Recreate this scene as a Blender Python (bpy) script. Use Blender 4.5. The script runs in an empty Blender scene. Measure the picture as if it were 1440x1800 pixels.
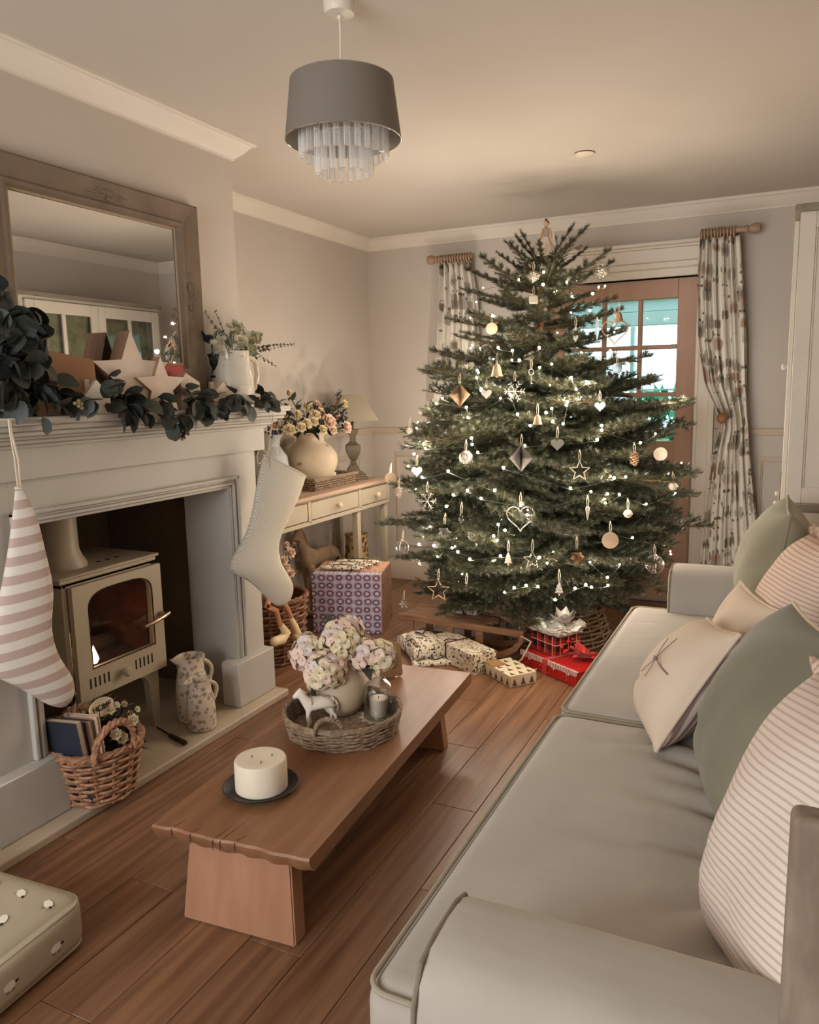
import bpy, bmesh, math, random
import numpy as np
from mathutils import Vector, Matrix, Euler

# ------------------------------------------------------------------ camera, world, lights, exposure
SC = bpy.context.scene
COL = SC.collection
CAM_H = 1.36
F_PX, YAW, PITCH, ROLL = 1376.9, 0.4519, 0.1548, -0.0205

def _rot():
    R0 = np.array([[1, 0, 0], [0, 0, -1], [0, 1, 0]], float)
    cy, sy = math.cos(YAW), math.sin(YAW); Ry = np.array([[cy, sy, 0], [-sy, cy, 0], [0, 0, 1]])
    cp, sp = math.cos(PITCH), math.sin(PITCH); Rp = np.array([[1, 0, 0], [0, cp, -sp], [0, sp, cp]])
    cr, sr = math.cos(ROLL), math.sin(ROLL); Rr = np.array([[cr, -sr, 0], [sr, cr, 0], [0, 0, 1]])
    return Rr @ Rp @ R0 @ Ry
RCAM = _rot()

def P(u, v, x=None, y=None, z=None):
    """world point seen at pixel (u, v) of the 1440x1800 photo on a plane x=, y= or z="""
    d = RCAM.T @ np.array([(u - 720) / F_PX, (v - 900) / F_PX, 1.0])
    if x is not None: t = x / d[0]
    elif y is not None: t = y / d[1]
    else: t = (z - CAM_H) / d[2]
    return Vector((d[0] * t, d[1] * t, CAM_H + d[2] * t))

cam = bpy.data.cameras.new('camera'); cam_o = bpy.data.objects.new('camera', cam); COL.objects.link(cam_o)
cam.sensor_fit = 'VERTICAL'; cam.sensor_height = 36.0; cam.sensor_width = 28.8
cam.lens = F_PX / 1800 * 36.0
cam.clip_start = 0.02
M3 = Matrix([list(RCAM[0]), list(-RCAM[1]), list(-RCAM[2])]).transposed()
cam_o.matrix_world = Matrix.Translation((0, 0, CAM_H)) @ M3.to_4x4()
SC.camera = cam_o

SC.view_settings.view_transform = 'Standard'
SC.view_settings.look = 'None'
SC.view_settings.gamma = 1.0
SC.view_settings.use_curve_mapping = False
SC.view_settings.exposure = 0.0
SC.cycles.use_denoising = True
SC.cycles.max_bounces = 9
SC.cycles.diffuse_bounces = 5
SC.cycles.glossy_bounces = 4
SC.cycles.transmission_bounces = 7
SC.cycles.transparent_max_bounces = 10
SC.cycles.sample_clamp_indirect = 6.0
SC.cycles.caustics_reflective = False
SC.cycles.caustics_refractive = False

def lin(c):
    r = [(x / 12.92 if x <= 0.04045 else ((x + 0.055) / 1.055) ** 2.4) for x in [k / 255 for k in c]]
    return (r[0], r[1], r[2], 1.0)

world = bpy.data.worlds.new('world'); SC.world = world; world.use_nodes = True
_bg = world.node_tree.nodes['Background']
_bg.inputs[0].default_value = (0.80, 0.93, 1.0, 1)
_bg.inputs[1].default_value = 2.6

def lamp(name, kind, loc, energy, color, size=0.1, size_y=None, rot=(0, 0, 0)):
    l = bpy.data.lights.new(name, kind); l.energy = energy; l.color = color
    if kind == 'AREA':
        l.size = size
        if size_y: l.shape = 'RECTANGLE'; l.size_y = size_y
    else:
        l.shadow_soft_size = size
    o = bpy.data.objects.new(name, l); COL.objects.link(o); o.location = loc; o.rotation_euler = rot
    return o
# daylight coming in through the window behind the camera, and an added unseen lamp brightening the ceiling
lamp('window_daylight', 'AREA', (-1.55, -1.70, 1.45), 88, (0.97, 0.99, 1.0), 1.7, 1.3, (math.radians(90), 0, 0))
lamp('ceiling_fill', 'AREA', (-1.2, -0.15, 1.0), 7, (1.0, 0.94, 0.88), 0.4, None, (math.radians(180), 0, 0))

# ------------------------------------------------------------------ helpers
def col(c):
    return lin(c)

MATS = {}
def mat(name, c, rough=0.6, metal=0.0, c2=None, nscale=6.0, nstretch=(1, 1, 1), namount=1.0, bump=0.0, bscale=80.0,
        sheen=0.0, spec=0.4, trans=0.0, alpha=1.0, emit=None, estr=0.0, coat=0.0, ior=1.45, rand=0.0, detail=4.0, bstretch=None):
    if name in MATS: return MATS[name]
    m = bpy.data.materials.new(name); m.use_nodes = True
    nt = m.node_tree; b = nt.nodes['Principled BSDF']
    b.inputs['Roughness'].default_value = rough
    b.inputs['Metallic'].default_value = metal
    b.inputs['Specular IOR Level'].default_value = spec
    b.inputs['IOR'].default_value = ior
    b.inputs['Transmission Weight'].default_value = trans
    b.inputs['Alpha'].default_value = alpha
    b.inputs['Sheen Weight'].default_value = sheen
    b.inputs['Coat Weight'].default_value = coat
    tc = nt.nodes.new('ShaderNodeTexCoord')
    src = None
    if c2 is not None:
        mp = nt.nodes.new('ShaderNodeMapping'); mp.inputs['Scale'].default_value = nstretch
        nz = nt.nodes.new('ShaderNodeTexNoise'); nz.inputs['Scale'].default_value = nscale; nz.inputs['Detail'].default_value = detail
        rp = nt.nodes.new('ShaderNodeValToRGB')
        rp.color_ramp.elements[0].position = 0.5 - 0.22 * namount; rp.color_ramp.elements[1].position = 0.5 + 0.22 * namount
        rp.color_ramp.elements[0].color = lin(c2); rp.color_ramp.elements[1].color = lin(c)
        nt.links.new(tc.outputs['Object'], mp.inputs[0]); nt.links.new(mp.outputs[0], nz.inputs['Vector'])
        if rand:
            oi = nt.nodes.new('ShaderNodeObjectInfo'); va = nt.nodes.new('ShaderNodeVectorMath'); va.operation = 'MULTIPLY_ADD'
            cx = nt.nodes.new('ShaderNodeCombineXYZ')
            nt.links.new(oi.outputs['Random'], cx.inputs[0]); nt.links.new(oi.outputs['Random'], cx.inputs[1]); nt.links.new(oi.outputs['Random'], cx.inputs[2])
            va.inputs[1].default_value = (37, 53, 71)
            nt.links.new(cx.outputs[0], va.inputs[0]); nt.links.new(mp.outputs[0], va.inputs[2]); nt.links.new(va.outputs[0], nz.inputs['Vector'])
        nt.links.new(nz.outputs['Fac'], rp.inputs[0]); src = rp.outputs[0]
    if rand:
        oi2 = nt.nodes.new('ShaderNodeObjectInfo'); hs = nt.nodes.new('ShaderNodeHueSaturation')
        mr = nt.nodes.new('ShaderNodeMapRange'); mr.inputs[3].default_value = 1 - rand; mr.inputs[4].default_value = 1 + rand
        nt.links.new(oi2.outputs['Random'], mr.inputs[0]); nt.links.new(mr.outputs[0], hs.inputs['Value'])
        if src is not None: nt.links.new(src, hs.inputs['Color'])
        else: hs.inputs['Color'].default_value = lin(c)
        src = hs.outputs[0]
    if src is not None: nt.links.new(src, b.inputs['Base Color'])
    else: b.inputs['Base Color'].default_value = lin(c)
    if bump:
        mp2 = nt.nodes.new('ShaderNodeMapping'); mp2.inputs['Scale'].default_value = bstretch or (1, 1, 1)
        n2 = nt.nodes.new('ShaderNodeTexNoise'); n2.inputs['Scale'].default_value = bscale; n2.inputs['Detail'].default_value = 3
        bp = nt.nodes.new('ShaderNodeBump'); bp.inputs['Strength'].default_value = bump; bp.inputs['Distance'].default_value = 0.01
        nt.links.new(tc.outputs['Object'], mp2.inputs[0]); nt.links.new(mp2.outputs[0], n2.inputs['Vector'])
        nt.links.new(n2.outputs['Fac'], bp.inputs['Height']); nt.links.new(bp.outputs[0], b.inputs['Normal'])
    if emit is not None:
        b.inputs['Emission Color'].default_value = lin(emit); b.inputs['Emission Strength'].default_value = estr
    MATS[name] = m
    return m

def nodes_of(m): return m.node_tree, m.node_tree.nodes, m.node_tree.links

class MB:
    """collects geometry, then build() links it as one mesh object"""
    def __init__(s): s.v = []; s.f = []; s.m = []; s.wn = False
    def add(s, vs, fs, mi=0, M=None):
        o = len(s.v)
        if M is not None: vs = [M @ Vector(p) for p in vs]
        s.v.extend([tuple(p) for p in vs]); s.f.extend([tuple(i + o for i in f) for f in fs]); s.m.extend([mi] * len(fs))
        return s
    def box(s, x0, x1, y0, y1, z0, z1, mi=0, M=None):
        vs = [(x0, y0, z0), (x1, y0, z0), (x1, y1, z0), (x0, y1, z0), (x0, y0, z1), (x1, y0, z1), (x1, y1, z1), (x0, y1, z1)]
        return s.add(vs, [(0, 3, 2, 1), (4, 5, 6, 7), (0, 1, 5, 4), (1, 2, 6, 5), (2, 3, 7, 6), (3, 0, 4, 7)], mi, M)
    def rbox(s, x0, x1, y0, y1, z0, z1, b=0.004, seg=2, mi=0, M=None):
        if b < .0055: seg = 1
        else: s.wn = True
        bm = bmesh.new(); bmesh.ops.create_cube(bm, size=1)
        for v in bm.verts: v.co = Vector(((x0 + x1) / 2 + v.co.x * (x1 - x0), (y0 + y1) / 2 + v.co.y * (y1 - y0), (z0 + z1) / 2 + v.co.z * (z1 - z0)))
        b = min(b, abs(x1 - x0) * .45, abs(y1 - y0) * .45, abs(z1 - z0) * .45)
        bmesh.ops.bevel(bm, geom=list(bm.edges), offset=b, segments=seg, affect='EDGES', profile=0.5)
        return s.bm(bm, mi, M)
    def bm(s, bm, mi=0, M=None):
        bm.verts.index_update()
        vs = [v.co.copy() for v in bm.verts]; fs = [[v.index for v in f.verts] for f in bm.faces]; bm.free()
        return s.add(vs, fs, mi, M)
    def lathe(s, prof, n=24, mi=0, M=None, cap0=True, cap1=True, a0=0, squash=None):
        vs = []; fs = []; k = len(prof)
        for i in range(n):
            a = a0 + 2 * math.pi * i / n
            for r, z in prof:
                vs.append((r * math.cos(a), r * math.sin(a) * (squash or 1), z))
        for i in range(n):
            j = (i + 1) % n
            for q in range(k - 1): fs.append((i * k + q, j * k + q, j * k + q + 1, i * k + q + 1))
        if cap0 and prof[0][0] > 1e-6: fs.append(tuple(i * k for i in range(n))[::-1])
        if cap1 and prof[-1][0] > 1e-6: fs.append(tuple(i * k + k - 1 for i in range(n)))
        return s.add(vs, fs, mi, M)
    def tube(s, pts, r, n=8, mi=0, M=None, closed=False, caps=True, flat=1.0):
        pts = [Vector(p) for p in pts]; k = len(pts); rs = r if isinstance(r, (list, tuple)) else [r] * k
        vs = []; up = None
        for i, p in enumerate(pts):
            t = (pts[(i + 1) % k] - pts[i - 1]) if closed else (pts[min(i + 1, k - 1)] - pts[max(i - 1, 0)])
            t = t.normalized() if t.length > 1e-9 else Vector((0, 0, 1))
            if up is None: up = Vector((0, 0, 1)) if abs(t.z) < .9 else Vector((1, 0, 0))
            a = t.cross(up)
            a = a.normalized() if a.length > 1e-6 else t.orthogonal().normalized()
            up = a.cross(t).normalized()
            for j in range(n):
                w = 2 * math.pi * j / n
                vs.append(p + a * (math.cos(w) * rs[i]) + up * (math.sin(w) * rs[i] * flat))
        fs = []
        for i in range(k if closed else k - 1):
            i2 = (i + 1) % k
            for j in range(n): fs.append((i * n + j, i * n + (j + 1) % n, i2 * n + (j + 1) % n, i2 * n + j))
        if not closed and caps:
            fs.append(tuple(range(n))[::-1]); fs.append(tuple((k - 1) * n + j for j in range(n)))
        return s.add(vs, fs, mi, M)
    def prism(s, poly, d0, d1, mi=0, M=None):
        """poly in the xy plane extruded along z from d0 to d1"""
        n = len(poly)
        vs = [(x, y, d0) for x, y in poly] + [(x, y, d1) for x, y in poly]
        fs = [tuple(range(n))[::-1], tuple(range(n, 2 * n))] + [(i, (i + 1) % n, n + (i + 1) % n, n + i) for i in range(n)]
        return s.add(vs, fs, mi, M)
    def sweep(s, prof, path, mi=0, closed=False):
        """prof: (a, b) with a = distance out of the wall, b = height; path: list of ((x,y), (outx,outy))"""
        k = len(prof); vs = []
        for (x, y), (ox, oy) in path:
            for a, b in prof: vs.append((x + ox * a, y + oy * a, b))
        fs = []
        for i in range(len(path) - 1):
            for q in range(k - 1): fs.append((i * k + q, (i + 1) * k + q, (i + 1) * k + q + 1, i * k + q + 1))
        fs.append(tuple(range(k))); fs.append(tuple((len(path) - 1) * k + q for q in range(k))[::-1])
        return s.add(vs, fs, mi)
    def ball(s, c, r, mi=0, seg=16, rings=10, sc=(1, 1, 1), M=None):
        vs = [(c[0], c[1], c[2] - r * sc[2])]; fs = []
        for i in range(1, rings):
            t = math.pi * i / rings
            for j in range(seg):
                a = 2 * math.pi * j / seg
                vs.append((c[0] + r * sc[0] * math.sin(t) * math.cos(a), c[1] + r * sc[1] * math.sin(t) * math.sin(a), c[2] - r * sc[2] * math.cos(t)))
        vs.append((c[0], c[1], c[2] + r * sc[2])); top = len(vs) - 1
        for j in range(seg): fs.append((0, 1 + (j + 1) % seg, 1 + j))
        for i in range(rings - 2):
            for j in range(seg):
                a = 1 + i * seg + j; b2 = 1 + i * seg + (j + 1) % seg
                fs.append((a, b2, b2 + seg, a + seg))
        o = 1 + (rings - 2) * seg
        for j in range(seg): fs.append((o + j, o + (j + 1) % seg, top))
        return s.add(vs, fs, mi, M)
    def mesh(s, name, mats, smooth=True, angle=40):
        me = bpy.data.meshes.new(name); me.from_pydata(s.v, [], s.f)
        for m in (mats if isinstance(mats, (list, tuple)) else [mats]): me.materials.append(m)
        if any(s.m): me.polygons.foreach_set('material_index', s.m)
        bm = bmesh.new(); bm.from_mesh(me); bmesh.ops.recalc_face_normals(bm, faces=bm.faces); bm.to_mesh(me); bm.free()
        if smooth:
            me.shade_smooth(); me.set_sharp_from_angle(angle=math.radians(angle))
        me.update()
        return me
    def build(s, name, mats, parent=None, loc=(0, 0, 0), rot=(0, 0, 0), smooth=True, angle=40, sub=0):
        o = bpy.data.objects.new(name, s.mesh(name, mats, smooth, angle)); COL.objects.link(o)
        o.location = loc; o.rotation_euler = rot
        if parent is not None: o.parent = parent
        if s.wn and smooth:
            md = o.modifiers.new('wn', 'WEIGHTED_NORMAL'); md.keep_sharp = True; md.weight = 90
        if sub:
            md = o.modifiers.new('sub', 'SUBSURF'); md.levels = sub; md.render_levels = sub
        return o

def link_mesh(name, me, parent=None, loc=(0, 0, 0), rot=(0, 0, 0), scale=None):
    o = bpy.data.objects.new(name, me); COL.objects.link(o); o.location = loc; o.rotation_euler = rot
    if scale is not None: o.scale = scale if hasattr(scale, '__len__') else (scale,) * 3
    if parent is not None: o.parent = parent
    return o

def tag(o, label, cat, group=None):
    o['label'] = label; o['category'] = cat
    if group: o['group'] = group
    return o
def thing(name, label, cat, loc=(0, 0, 0), rotz=0.0, group=None, rot=None):
    o = bpy.data.objects.new(name, None); COL.objects.link(o); o.location = loc
    o.rotation_euler = rot or (0, 0, rotz); o.empty_display_size = 0.05
    return tag(o, label, cat, group)
def struct(o):
    o['kind'] = 'structure'; return o
def stuff(o):
    o['kind'] = 'stuff'; return o
def T(x, y, z): return Matrix.Translation((x, y, z))
def RX(a): return Matrix.Rotation(a, 4, 'X')
def RY(a): return Matrix.Rotation(a, 4, 'Y')
def RZ(a): return Matrix.Rotation(a, 4, 'Z')
def SCL(x, y, z): return Matrix.Diagonal((x, y, z, 1))
def align(d, roll=0.0):
    """matrix turning +x towards d"""
    d = Vector(d).normalized()
    return d.to_track_quat('X', 'Z').to_matrix().to_4x4() @ RX(roll)
# ------------------------------------------------------------------ room shell
random.seed(7); rng = np.random.default_rng(7)
XL, XC, XR, YF, YB, ZC = -2.715, -2.145, 0.36, 5.0, -1.6, 2.39
CY0, CY1 = 1.40, 2.786
m_wall = mat('wall_paint', (196, 186, 176), .9, c2=(191, 181, 170), nscale=2.2, bump=.04, bscale=160)
m_ceil = mat('ceiling_paint', (198, 189, 179), .92, c2=(193, 183, 172), nscale=1.6, bump=.05, bscale=60)
m_trim = mat('trim_paint', (220, 210, 197), .5, c2=(215, 204, 191), nscale=3)
m_panel = mat('panel_paint', (200, 184, 165), .7, c2=(195, 178, 159), nscale=3)
m_sur = mat('surround_paint', (182, 176, 168), .55, c2=(175, 169, 160), nscale=4, bump=.02)
m_chamber = mat('chamber_paint_shaded', (128, 108, 86), .9, c2=(110, 92, 72), nscale=5, bump=.1, bscale=30)  # same cream paint as the lining, darkened to put the chamber's shade into colour
m_plank = mat('oak_plank', (140, 102, 74), .36, c2=(84, 54, 36), nscale=2.4, nstretch=(15, .8, 1), namount=1.25, rand=.13, bump=.03, bscale=40, bstretch=(8, .6, 1), spec=.45, detail=6)
m_gap = mat('plank_joint', (74, 50, 34), .9)

b = MB(); b.box(XL - .6, XR + .2, YB - .2, YF + .2, -.06, -.006); floor = struct(b.build('floor', m_gap))
PW = .155; L0 = 1.22
plank_meshes = {}
def plank_mesh(L):
    k = round(L, 2)
    if k not in plank_meshes:
        mb = MB(); mb.rbox(.0008, PW - .0008, .0008, k - .0008, -.006, 0, .0012, 1); plank_meshes[k] = mb.mesh('plank', m_plank)
    return plank_meshes[k]
row = 0; x = XL
while x < XR:
    y = YB - (row * .43) % L0
    while y < YF:
        a, e = max(y, YB), min(y + L0, YF)
        if e - a > .05 and not (x < -2.2 and CY0 < a and e < CY1):
            link_mesh('plank', plank_mesh(e - a), floor, (x, a, 0))
        y += L0
    x += PW; row += 1

b = MB(); b.box(XL - .1, XR + .1, YB - .1, YF + .1, ZC, ZC + .05); struct(b.build('ceiling', m_ceil))
b = MB(); b.box(XL - .1, XL, YB - .1, CY0, 0, ZC); b.box(XL - .1, XL, CY1, YF + .1, 0, ZC); struct(b.build('wall_left', m_wall))
b = MB(); b.box(XR, XR + .1, YB - .1, YF + .1, 0, ZC); struct(b.build('wall_right', m_wall))
DX0, DX1, DZ = -1.42, -.52, 1.99
b = MB(); b.box(XL, DX0, YF, YF + .12, 0, ZC); b.box(DX1, XR, YF, YF + .12, 0, ZC); b.box(DX0, DX1, YF, YF + .12, DZ, ZC)
struct(b.build('wall_far', m_wall))
WX0, WX1, WZ0, WZ1 = -2.45, -.65, .8, 2.12
b = MB(); b.box(XL, WX0, YB - .1, YB, 0, ZC); b.box(WX1, XR, YB - .1, YB, 0, ZC)
b.box(WX0, WX1, YB - .1, YB, 0, WZ0); b.box(WX0, WX1, YB - .1, YB, WZ1, ZC); struct(b.build('wall_back', m_wall))
w1 = MB()
for (a0, a1, c0, c1) in ((WX0, WX0 + .05, WZ0, WZ1), (WX1 - .05, WX1, WZ0, WZ1), (WX0, WX1, WZ0, WZ0 + .05), (WX0, WX1, WZ1 - .05, WZ1), (-1.57, -1.53, WZ0, WZ1)):
    w1.box(a0, a1, YB - .07, YB - .02, c0, c1)
struct(w1.build('window_1', m_trim))
# chimney breast with its fire chamber
OY0, OY1, OZ, OXB = 1.62, 2.603, .970, -2.92
b = MB()
b.box(OXB, XC, OY1 + .10, CY1, 0, ZC); b.box(OXB, XC, CY0, OY0 - .10, 0, ZC)
b.box(-2.345, XC, OY1, OY1 + .10, 0, OZ); b.box(-2.345, XC, OY0 - .10, OY0, 0, OZ)
b.box(-2.345, XC, OY0 - .10, OY1 + .10, OZ, ZC)
struct(b.build('wall_chimney', m_wall))
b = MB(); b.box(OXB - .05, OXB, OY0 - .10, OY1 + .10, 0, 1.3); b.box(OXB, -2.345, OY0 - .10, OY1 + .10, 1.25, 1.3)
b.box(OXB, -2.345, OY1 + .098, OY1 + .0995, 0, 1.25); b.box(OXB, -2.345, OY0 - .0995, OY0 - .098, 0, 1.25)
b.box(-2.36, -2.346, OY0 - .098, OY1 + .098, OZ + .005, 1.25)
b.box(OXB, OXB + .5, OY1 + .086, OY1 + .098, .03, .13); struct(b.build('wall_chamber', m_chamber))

# cornice
cprof = [(0, 2.315), (.010, 2.315), (.012, 2.322), (.022, 2.330), (.034, 2.340), (.050, 2.357), (.062, 2.371), (.066, 2.374), (.076, 2.375), (.080, 2.381), (.080, 2.39), (0, 2.39)]
pts = [((XL, YB), (1, 1)), ((XL, CY0), (1, -1)), ((XC, CY0), (1, -1)), ((XC, CY1), (1, 1)), ((XL, CY1), (1, 1)), ((XL, YF), (1, -1)), ((XR, YF), (-1, -1)), ((XR, YB), (-1, 1)), ((XL, YB), (1, 1))]
for i in range(len(pts) - 1):
    b = MB(); b.sweep(cprof, [pts[i], pts[i + 1]]); struct(b.build('trim_%d' % (i + 1), m_trim, angle=25))
# dado rails
dprof = [(0, 1.046), (.006, 1.046), (.008, 1.056), (.014, 1.060), (.016, 1.072), (.022, 1.078), (.024, 1.090), (.018, 1.096), (0, 1.097)]
AX0, AX1 = DX0 - .12, DX1 + .12
b = MB(); b.sweep(dprof, [((XL, CY1), (1, 0)), ((XL, YF), (1, -1))]); struct(b.build('trim_10', m_panel))
b = MB(); b.sweep(dprof, [((XL, YF), (1, -1)), ((AX0, YF), (0, -1))]); struct(b.build('trim_11', m_panel))
b = MB(); b.sweep(dprof, [((AX1, YF), (0, -1)), ((XR, YF), (-1, -1))]); struct(b.build('trim_12', m_panel))
# wall panel mouldings below the dado rail
def panel_frame(axis, c, a0, a1, z0, z1, sgn, n):
    mb = MB(); w = .034
    for (p0, p1, q0, q1) in ((a0, a1, z1 - w, z1), (a0, a1, z0, z0 + w), (a0, a0 + w, z0 + w, z1 - w), (a1 - w, a1, z0 + w, z1 - w)):
        for (ins, out) in ((0, .007), (.009, .013)):
            if axis == 'y': mb.rbox(p0 + ins, p1 - ins, *sorted((c, c + sgn * out)), q0 + ins, q1 - ins, .003, 1)
            else: mb.rbox(*sorted((c, c + sgn * out)), p0 + ins, p1 - ins, q0 + ins, q1 - ins, .003, 1)
    struct(mb.build('trim_%d' % n, m_panel))
panel_frame('y', YF, -2.53, -1.62, .24, .925, -1, 13)
panel_frame('y', YF, P(1331, 803, y=5).x, .30, .24, .935, -1, 14)
panel_frame('x', XL, 2.90, 3.62, .24, .925, 1, 15)
panel_frame('x', XL, 3.74, 4.83, .24, .925, 1, 16)
bprof = [(0, 0), (.018, 0), (.018, .12), (.012, .128), (.008, .14), (0, .14)]
for nm, pa in (('baseboard_left', [((XL, CY1), (1, 0)), ((XL, YF), (1, -1))]), ('baseboard_far', [((XL, YF), (1, -1)), ((AX0, YF), (0, -1))]),
               ('baseboard_right', [((XR, YF), (-1, -1)), ((XR, YB), (-1, 1))]), ('baseboard_back', [((XR, YB), (-1, 1)), ((XL, YB), (1, 1))])):
    b = MB(); b.sweep(bprof, pa); struct(b.build(nm, m_panel))
# door surround
b = MB()
for s, x0, x1 in ((0, DX0 - .115, DX0), (1, DX1, DX1 + .115)):
    b.rbox(x0, x1, YF - .018, YF + .12, 0, DZ + .03, .004)
    xo = x0 if s == 0 else x1 - .035
    b.rbox(xo, xo + .035, YF - .032, YF - .01, 0, DZ + .03, .006); xi = x1 - .022 if s == 0 else x0
    b.rbox(xi, xi + .022, YF - .025, YF - .01, 0, DZ + .03, .005)
for z0, z1, o in ((DZ, DZ + .05, .020), (DZ + .05, DZ + .085, .034), (DZ + .085, DZ + .165, .027), (DZ + .165, DZ + .18, .040), (DZ + .18, DZ + .20, .058)):
    b.rbox(DX0 - .13, DX1 + .13, YF - o, YF + .12, z0, z1, .005)
struct(b.build('trim_17', m_trim))
# glazed door
m_door = mat('door_wood', (184, 148, 126), .5, c2=(172, 136, 113), nscale=3, nstretch=(5, 5, .5), bump=.03)
m_glass = bpy.data.materials.new('window_glass'); m_glass.use_nodes = True
nt, nd, lk = nodes_of(m_glass); nd.remove(nd['Principled BSDF'])
tr = nd.new('ShaderNodeBsdfTransparent'); tr.inputs[0].default_value = (.93, .98, .98, 1); gl = nd.new('ShaderNodeBsdfGlossy'); gl.inputs['Roughness'].default_value = .03
mx = nd.new('ShaderNodeMixShader'); fr = nd.new('ShaderNodeFresnel'); fr.inputs[0].default_value = 1.35
lk.new(fr.outputs[0], mx.inputs[0]); lk.new(tr.outputs[0], mx.inputs[1]); lk.new(gl.outputs[0], mx.inputs[2]); lk.new(mx.outputs[0], nd['Material Output'].inputs[0])
PX = [-1.275, -1.068, -.862, -.650]           # pane column centres of the bars
px0, px1, pz0, pz1 = -1.290, -.634, 1.015, 1.872
bx = [px0 + (px1 - px0) * i / 3 for i in range(4)]; bz = [pz0 + (pz1 - pz0) * i / 3 for i in range(4)]
dy0, dy1 = YF + .035, YF + .08
b = MB(); b.rbox(DX0 + .002, px0, dy0, dy1, .005, DZ - .004, .003); b.rbox(px1, DX1 - .002, dy0, dy1, .005, DZ - .004, .003)
b.rbox(px0, px1, dy0, dy1, pz1, DZ - .004, .003); b.rbox(px0, px1, dy0, dy1, .82, pz0, .003); b.rbox(px0, px1, dy0, dy1, .005, .22, .003)
b.rbox((px0 + px1) / 2 - .05, (px0 + px1) / 2 + .05, dy0, dy1, .22, .82, .003)
door = struct(b.build('door_1', m_door))
for x0, x1 in ((px0, (px0 + px1) / 2 - .05), ((px0 + px1) / 2 + .05, px1)):
    b = MB(); b.rbox(x0, x1, dy0 + .016, dy1 - .016, .22, .82, .002); b.build('panel', m_door, door)
for i in (1, 2):
    b = MB(); b.rbox(bx[i] - .013, bx[i] + .013, dy0 + .004, dy1 - .004, pz0, pz1, .005); b.build('glazing_bar', m_door, door)
    b = MB(); b.rbox(px0, px1, dy0 + .005, dy1 - .005, bz[i] - .013, bz[i] + .013, .005); b.build('glazing_bar', m_door, door)
for i in range(3):
    for j in range(3):
        b = MB(); b.box(bx[i] + (.013 if i else 0), bx[i + 1] - (.013 if i < 2 else 0), dy0 + .02, dy0 + .024, bz[j] + (.013 if j else 0), bz[j + 1] - (.013 if j < 2 else 0))
        b.build('pane', m_glass, door, smooth=False)
b = MB(); b.tube([(DX0 + .07, dy0 - .0, .98), (DX0 + .07, dy0 - .04, .98), (DX0 + .075, dy0 - .05, .98), (DX0 + .17, dy0 - .05, .98)], .008, 8); b.rbox(DX0 + .05, DX0 + .09, dy0 - .006, dy0 + .002, .9, 1.06, .003)
b.build('door_handle', mat('brass', (150, 120, 70), .3, 1.0), door)
# ------------------------------------------------------------------ outdoors seen through the door
m_porch = mat('porch_paint', (196, 224, 218), .6, c2=(186, 216, 210), nscale=4)
pb = thing('porch_canopy', 'pale green painted porch canopy with post outside the glazed door', 'porch', (-1.2, 5.9, 0))
for k, (z0, z1, y) in enumerate(((1.78, 1.875, 0), (1.88, 1.96, .03), (1.965, 2.08, 0), (2.085, 2.25, -.03))):
    b = MB(); b.rbox(-1.2, 1.8, y, y + .06, z0, z1, .006); b.build('board', m_porch, pb)
b = MB(); b.rbox(.135, .165, .0, .05, 0, 1.775, .004); b.build('post', m_porch, pb)
b = MB(); b.rbox(-.62, -.48, .0, .08, 0, 1.775, .004); b.build('post', m_porch, pb)
b = MB(); b.tube([(-1.2, .025, 1.325), (1.8, .025, 1.325)], .008, 6); b.build('rail', m_porch, pb)
b = MB(); b.tube([(-1.2, .025, 1.24), (1.8, .025, 1.24)], .004, 6); b.build('rail', m_porch, pb)
b = MB(); b.box(-8, 8, YF + .13, 24, -.25, -.15); struct(b.build('ground', mat('garden_grass', (70, 110, 60), .9, c2=(90, 130, 80), nscale=9)))
m_hedge = mat('hedge_leaf', (66, 178, 128), .6, c2=(30, 112, 92), nscale=2.2, rand=.0)
def leaf_cloud(c, s, n, size, seed):
    r = np.random.default_rng(seed); mb = MB()
    for _ in range(n):
        d = r.normal(size=3); d /= np.linalg.norm(d); p = Vector(c) + Vector((d[0] * s[0], d[1] * s[1], d[2] * s[2])) * (.75 + .25 * r.random())
        M = T(*p) @ Euler(r.random(3) * 6.28).to_matrix().to_4x4(); k = size * (.6 + .8 * r.random())
        mb.add([(-k, 0, 0), (0, -.45 * k, .1 * k), (k, 0, 0), (0, .45 * k, .1 * k)], [(0, 1, 2, 3)], 0, M)
    return mb
for k, (x, y, z, sx, sz) in enumerate(((-1.05, 8.2, .55, .78, .95), (.75, 8.9, .4, .85, 1.0), (-2.95, 8.6, .5, .95, 1.0))):
    t = thing('garden_shrub', ['bright green shrub in the garden seen through the right hand door panes', 'bright green shrub furthest right in the garden behind the door', 'bright green shrub furthest left in the garden behind the tree'][k], 'shrub', (x, y, -.15), group='garden shrubs behind the door')
    mb = leaf_cloud((0, 0, z), (sx, .6, sz), 1500, .07, 40 + k); stuff(mb.build('foliage', m_hedge, t, smooth=False))
    b = MB(); b.tube([(0, 0, 0), (0, 0, z + sz * .6)], [.05, .02], 8); b.build('stem', mat('bark', (90, 70, 50), .9), t)
# ------------------------------------------------------------------ fireplace
def W(mb, name, mats, t, **k):
    """child of the un-rotated thing t, built in world coordinates"""
    return mb.build(name, mats, t, loc=-Vector(t.location), **k)
def PP(u, v, p0, n):
    d = Vector((P(u, v, y=1.0).x, 1.0, P(u, v, y=1.0).z - CAM_H)); o = Vector((0, 0, CAM_H)); n = Vector(n)
    return o + d * ((Vector(p0) - o).dot(n) / d.dot(n))

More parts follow.
